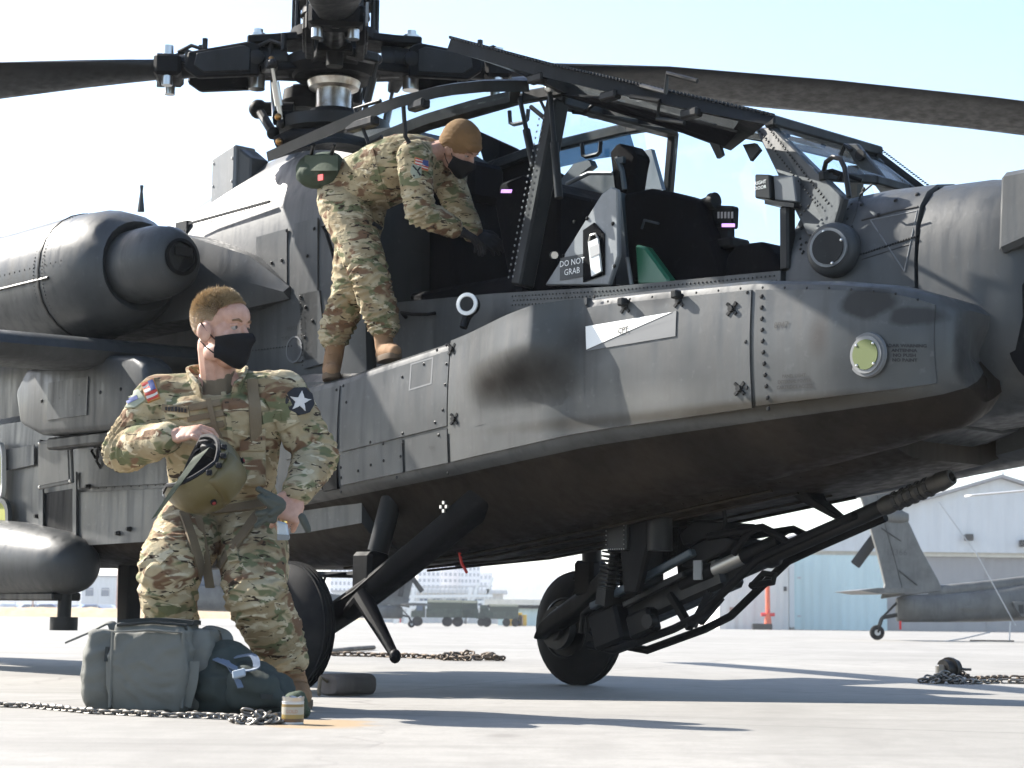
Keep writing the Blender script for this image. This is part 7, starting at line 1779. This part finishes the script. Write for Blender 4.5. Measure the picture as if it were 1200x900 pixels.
# ---- chains: each chain one thing of many links
def link_mesh(L_, W_, r):
    m = MB(); pts = []
    for k in range(16):
        a = 2*PI*k/16; x = math.cos(a)*W_/2; y = math.sin(a)*W_/2; pts.append(Vector((x+math.copysign((L_-W_)/2, x), y, 0)))
    n = len(pts); rings = []
    for i, p in enumerate(pts):
        d = (pts[(i+1) % n]-pts[i-1]).normalized(); s_ = d.cross(UP)
        rings.append([p+s_*r*math.cos(2*PI*j/6)+UP*r*math.sin(2*PI*j/6) for j in range(6)])
    m.loft(rings+[rings[0]], caps=False); return m.mesh('chain_link')
M['chain'] = mat('worn_chain_steel', (.16, .15, .14), .5, .7, build=_paint((.2, .185, .165), (), .3, .5, .45)); M['rustchain'] = mat('rusty_chain_steel', (.12, .085, .06), .7, .4, build=_paint((.12, .09, .065), (), .3, .5, .65))
def chain(label, pts, L_, mt, pile=0, pile_r=.12, seed=1):
    random.seed(seed); t = thing('tie_down_chain', label, 'chain', pts[0]); o0 = pts[0]
    W_ = L_*.62; r = L_*.115; me = link_mesh(L_, W_, r); me.materials.append(M[mt]); me.polygons.foreach_set('use_smooth', [True]*len(me.polygons))
    pos = []; step = L_*.70
    for a, b in zip(pts, pts[1:]):
        d = (b-a); n = max(1, int(d.length/step))
        for k in range(n): pos.append((a+d*(k/n), d.normalized()))
    for k in range(pile):
        a = random.uniform(0, 2*PI); rr = pile_r*math.sqrt(random.random()); pos.append((pts[-1]+Vector((rr*math.cos(a), rr*.7*math.sin(a), random.random()*L_*1.2*(1-rr/pile_r))), Vector((random.uniform(-1, 1), random.uniform(-1, 1), random.uniform(-.5, .5))).normalized()))
    for k, (p, d) in enumerate(pos):
        o = bpy.data.objects.new('chain_link', me); COL.objects.link(o); o.parent = t
        yaw = math.atan2(d.y, d.x); roll = (.62 if k % 2 else -.62)+random.uniform(-.25, .25)
        p = p-o0; o.location = (p.x, p.y+random.uniform(-.1, .1)*L_, p.z+W_*.36+.001); o.rotation_euler = (roll, -math.asin(max(-1, min(1, d.z)))*.5, yaw+random.uniform(-.12, .12))
    return t
def gg(u, d): p = gp(u, d); return p
cp = [gg(-30, 6.25), gg(40, 6.15), gg(110, 5.86), gg(180, 5.74), gg(250, 5.66), gg(290, 5.6), gg(300, 5.45)]
chain('long steel tie down chain lying in front of the grey flight bag', cp, .034, 'chain', 34, .075, 4)
def g0(u, v):
    r = ray(u, v); z = 0
    for _ in range(30):
        p = CO+r*((z-CAMH)/r.z); z = .7*z+.3*gz(p.y)
    return Vector((p.x, p.y, gz(p.y)))
chain('rusty tie down chain stretched on the apron between the two main wheels', [g0(392, 769), g0(440, 770), g0(500, 772), g0(548, 774)], .085, 'rustchain', 40, .30, 5)
chain('dark piled chain lying at the right edge of the apron', [g0(1215, 802), g0(1170, 801), g0(1135, 802), g0(1108, 801)], .06, 'chain', 26, .16, 6)
chain('second strand of heavy chain at the right edge behind the pile', [g0(1215, 797), g0(1180, 796.5), g0(1145, 798), g0(1125, 797)], .06, 'rustchain', 10, .1, 7)
m = MB(); a, b = g0(385, 766), g0(438, 762); m.tube([a+UP*.02, lerp(a, b, .5)+UP*.03, b+UP*.03], .025, 8); me = m.mesh('tie_down_bar'); me.transform(Matrix.Translation(-a)); o = link('tie_down_bar', me, M['rustchain'], None, 50); o.location = a; tag(o, 'thin rusty tie down bar lying beyond the main wheel', 'bar')
q = g0(1111, 797); DRM = thing('tie_down_ratchet', 'small dark chain ratchet drum standing at the head of the piled chain', 'ratchet', q)
m = MB(); m.cyl((-.04, -.03, .075), (.06, .03, .075), .06, n=18); m.cyl((.0, -.01, .075), (.02, .01, .075), .075, n=20); m.build('drum', M['gunmetal'], DRM)
m = MB(); m.box((-.055, -.02, .05), (.05, .07, .10)); m.build('bracket', M['chain'], DRM, 0, bevel=.008)
m = MB(); m.tube([(.06, .03, .08), (.12, .03, .07), (.16, .02, .07)], .01, 6); m.build('lever', M['chain'], DRM)
# chock by the main wheel
q = tow(Vector((.44, -1.0, 0))); CH = thing('wheel_chock', 'worn dark rubber wheel chock in front of the near main wheel', 'chock', (q.x, q.y, gz(q.y)), HA-PI/2)
M['chock'] = mat('worn_chock', (.07, .055, .045), .85, build=_paint((.075, .06, .05), (), .3, .4, .8))
m = MB(); m.loft([[(.09*math.copysign(abs(math.cos(a))**.6, math.cos(a))*k, y, .055+.052*math.copysign(abs(math.sin(a))**.6, math.sin(a))*k) for a in [2*PI*i/16 for i in range(16)]] for y, k in ((-.12, .85), (-.105, 1), (.105, 1), (.12, .85))]); cb_ = m.build('block', M['chock'], CH, 50)
m = MB(); m.tube([(0, -.12, .07), (.0, -.16, .09), (0, -.17, .03), (.03, -.19, .01)], .009, 6); m.build('rope', M['webbing'], CH)
# ------------------------------------------------------------------ parked helicopters behind
M['fargrey'] = mat('far_helicopter_paint', (.10, .10, .095), .55, build=_paint((.105, .104, .098), (), .3, .25, .5))
def far_helicopter(name_label, loc, rz, full=True):
    t = thing('attack_helicopter', name_label, 'helicopter', loc, rz, 'parked helicopters behind')
    mp = M['fargrey']
    def ring(x, hw_, z0, z1, n=16): return [(x, hw_*math.copysign(abs(math.cos(a))**.7, math.cos(a)), (z0+z1)/2+(z1-z0)/2*math.copysign(abs(math.sin(a))**.7, math.sin(a))) for a in [2*PI*k/n for k in range(n)]]
    m = MB(); m.loft([ring(x, h, a, b) for x, h, a, b in [(.46, .14, .44, .98), (.60, .2, .42, 1.04), (1.6, .24, .43, 1.10), (2.6, .28, .45, 1.22), (4.0, .34, .52, 1.45), (5.5, .42, .60, 1.7), (7, .5, .66, 2.0), (8.6, .55, .66, 2.0), (11.5, .52, .72, 1.95), (13.2, .46, .9, 1.9), (13.9, .3, 1.1, 1.8)]]); tb = m.build('fuselage', mp, t, 40)
    m = MB(); m.loft([ring(x, h, a, b) for x, h, a, b in [(1.2, .05, .95, 1.15), (1.5, .09, 1.0, 1.29), (2.5, .12, 1.1, 1.40), (4.2, .15, 1.3, 1.62), (6.0, .25, 1.5, 2.2), (7.0, .4, 1.7, 2.8), (8.6, .45, 1.7, 3.1), (10.0, .45, 1.7, 3.0), (12.6, .4, 1.6, 2.2)]]); m.build('drive_shaft_cover', mp, t, 40)
    # fin
    f_ = [(.10, .95), (.35, 1.0), (1.55, 1.14), (1.40, 1.45), (1.05, 2.1), (.78, 2.70), (.55, 3.15), (.36, 3.50), (.15, 3.55), (-.35, 3.52), (-.54, 3.45), (-.52, 3.40), (-.36, 3.34), (-.20, 2.8), (.02, 2.0), (.18, 1.3)]
    m = MB(); m.prism([(x, -.09, z) for x, z in f_], (0, .18, 0)); fn_ = m.build('tail_fin', mp, t, 0, bevel=.05, seg=2)
    m = MB(); m.loft([ring(x, .16, a, b, 12) for x, a, b in ((.05, 2.8, 2.95), (.25, 2.72, 3.1), (.55, 2.7, 3.05), (.75, 2.75, 2.95))]); m.build('gearbox_fairing', mp, fn_, 40)
    if full:
        p0 = (.32, 2.02)
        text_on('serial_number', '12366', .20, lambda x, y: Vector((.46+x*1.0, -.094, 2.03+y)), mat('faded_grey_stencil', (.06, .06, .058), .7), fn_)
        for (x0, z0, x1, z1) in ((.10, 2.60, .56, 2.30), (.50, 1.62, .92, 1.28)):
            m = MB(); m.tube([(x0, -.11, z0), (x1, -.11, z1)], .012, 6); m.build('fin_antenna', M['gunmetal'], fn_)
        m = MB(); m.tube([(.02, -.10, 3.35), (.46, -.10, 1.7), (.62, -.10, 1.05)], .006, 5); m.build('fin_seam', M['gunmetal'], fn_)
    # stabilator
    m = MB(); m.loft([[(x, y, 1.12+(z)) for x, z in ((-.72, 0), (-.3, .06), (.3, .07), (.62, .02), (.62, -.02), (.3, -.05), (-.3, -.06))] for y in (-1.65, -.8, .8, 1.65)]); m.build('stabilator', mp, t, 40)
    # tail rotor
    hub = Vector((.42, .30, 2.86)); m = MB(); m.cyl(hub+Vector((0, -.2, 0)), hub+Vector((0, .14, 0)), .07, n=12); m.cyl(hub+Vector((0, .1, 0)), hub+Vector((0, .2, 0)), .13, n=14); tr = m.build('tail_rotor_hub', M['gunmetal'], t)
    for a in (.93, 1.75, .93+PI, 1.75+PI):
        d = Vector((math.cos(a), 0, math.sin(a))); s_ = Vector((-d.z, 0, d.x)); m = MB(); off = Vector((0, .16, 0))
        m.loft([[hub+off+d*r+s_*(w_*q)+Vector((0, .02*z, 0)) for q, z in ((-1, 0), (-.5, 1), (.6, .7), (1, 0), (.6, -.7), (-.5, -1))] for r, w_ in ((.12, .05), (.35, .06), (.5, .125), (1.38, .125), (1.4, .10))]); m.build('tail_rotor_blade', M['blade'], tr, 40)
    # tail wheel
    m = MB(); m.lathe([(0, .10), (.01, .14), (.035, .168), (.065, .175), (.095, .168), (.12, .14), (.13, .10)], (0, -.065, .175), (0, 1, 0), 22); wl = m.build('tail_wheel', M['rubber'], t, 50)
    m = MB(); m.cyl((0, -.075, .175), (0, .075, .175), .07, n=14); m.build('rim', M['galv'], wl)
    m = MB(); m.bar((0, -.11, .175), (.12, -.11, .52), .03, .05); m.bar((0, .11, .175), (.12, .11, .52), .03, .05); m.bar((.12, 0, .52), (.62, 0, .62), .10, .09); m.bar((.1, 0, .5), (.55, 0, .95), .05, .05); m.build('wheel_fork', M['gunmetal'], t, 0, bevel=.008)['kind'] = 'stuff'
    m = MB(); m.box((.52, -.1, .35), (.05, .03, .2)); m.build('red_cover', M['red'], t, 0)
    m = MB(); m.prism([(1.85, -.30, .76), (2.2, -.30, .82), (2.5, -.30, .79), (2.2, -.30, .72)], (0, .05, 0)); m.build('antenna_fin', mp, t, 0)
    m = MB(); m.prism([(3.05, -.40, .92), (3.45, -.40, .96), (3.5, -.40, .62), (3.25, -.40, .56), (3.15, -.40, .7)], (0, .1, 0)); pz = m.build('belly_scoop', mp, t, 0, bevel=.02); m = MB(); m.prism([(3.18, -.405, .85), (3.30, -.405, .85), (3.30, -.405, .65), (3.22, -.405, .65)], (0, -.01, 0)); m.build('scoop_mouth', M['ink'], pz, 0)
    # rotor, mast, wheels, canopy
    m = MB(); m.cyl((9.2, 0, 3.0), (9.2, 0, 3.9), .13, n=14); m.cyl((9.2, 0, 3.6), (9.2, 0, 3.85), .35, n=16); hb_ = m.build('rotor_hub', M['gunmetal'], t)
    for k in range(4):
        a = PI+.12+PI/2*k; d = Vector((math.cos(a), math.sin(a), 0)); s_ = Vector((-d.y, d.x, 0)); m = MB()
        m.loft([[Vector((9.2, 0, 3.75-.008*r*r))+d*r+s_*(.26*q if r > 1 else .1*q)+UP*(.025*z) for q, z in ((-1, 0), (-.5, 1), (.6, .7), (1, 0), (.6, -.7), (-.5, -1))] for r in (.3, 1.2, 2.5, 4, 5.5, 7.3)]); m.build('rotor_blade', M['galv'] if k == 0 else M['blade'], hb_, 40)
    for s_ in (-1, 1):
        m = MB(); m.lathe([(0, .17), (.03, .28), (.11, .324), (.19, .28), (.22, .17)], (10.6, s_*1.0-.11, .324), (0, 1, 0), 24); m.build('main_wheel', M['rubber'], t, 50)
        m = MB(); m.bar((10.6, s_*.85, .324), (11.6, s_*.5, .95), .1, .14); m.build('gear_leg', M['gunmetal'], t, 0)
        m = MB(); m.loft([ring(x, .36, 1.9, 2.65, 14) if s_ else 0 for x in (6.6, 7.2, 8.8, 9.2)]); m.v = [v+Vector((0, s_*1.0, 0)) for v in m.v]; m.build('engine_nacelle', mp, t, 40)
        m = MB(); m.prism([(8.1, s_*.4, 1.8), (8.9, s_*.4, 1.8), (8.9, s_*2.5, 1.8), (8.3, s_*2.5, 1.8)], (0, 0, .14)); m.build('stub_wing', mp, t, 0)
    m = MB(); m.loft([ring(x, h, 1.7, z) for x, h, z in ((10.0, .45, 2.95), (11.0, .46, 2.85), (12.2, .42, 2.5), (12.9, .36, 1.95))]); m.build('canopy', M['winglass'], t, 40)
    return t
dF = 44.0
q = W(1028, 752, dF); FH = far_helicopter('grey attack helicopter tail with slanted fin parked in front of the hangar', (q.x, q.y, gz(dF)), 0.0)
q = W(482, 733, 92.0); FH2 = far_helicopter('small pale helicopter tail with stabilator seen beyond the landing gear', (q.x, 92.0, gz(92.0)), PI+.25, False)
# ropes of the far helicopter
def rope(name, pts, r, label, mt='galv'):
    a = pts[0]; m = MB(); m.tube([p-a for p in pts], r, 6); o = m.build(name, M[mt], None, 60); o.location = a; tag(o, label, 'rope')
rope('mooring_rope', [W(1100, 588, dF-.4), W(1145, 650, dF-.45), W(1190, 733, dF-.5)], .014, 'mooring line running from rotor blade down to the far tail boom')
rope('mooring_rope', [W(1048, 755.5, dF-1), W(1090, 754.5, dF-1), W(1130, 748, dF-.6), W(1160, 741, dF-.3)], .014, 'slack mooring rope sagging to the ground under the far tail boom')
q = W(1183, 756, dF-.6); PS = thing('mooring_stake', 'thin mooring stake with ground bar under the far tail boom', 'stake', (q.x, q.y, gz(q.y)))
m = MB(); m.cyl((0, 0, 0), (.03, 0, .45), .016, n=8); m.build('rod', M['galv'], PS)
m = MB(); m.bar((-.9, 0, .02), (.1, 0, .02), .05, .03); m.build('ground_bar', M['rustchain'], PS, 0)
# ------------------------------------------------------------------ haze over the airfield
m = MB(); m.box((0, 2010, 22), (7100, 4160, 54))
hm = bpy.data.materials.new('air_haze'); hm.use_nodes = True
t_ = hm.node_tree; t_.nodes.clear(); g = N(t_)
out = g.n('ShaderNodeOutputMaterial'); pv_ = g.n('ShaderNodeVolumePrincipled')
pv_.inputs['Color'].default_value = (.92, .95, 1.0, 1); pv_.inputs['Density'].default_value = .0005; pv_.inputs['Anisotropy'].default_value = .0
g.l(pv_.outputs[0], out.inputs['Volume'])
o = m.build('haze', hm, None, 0); o['kind'] = 'stuff'
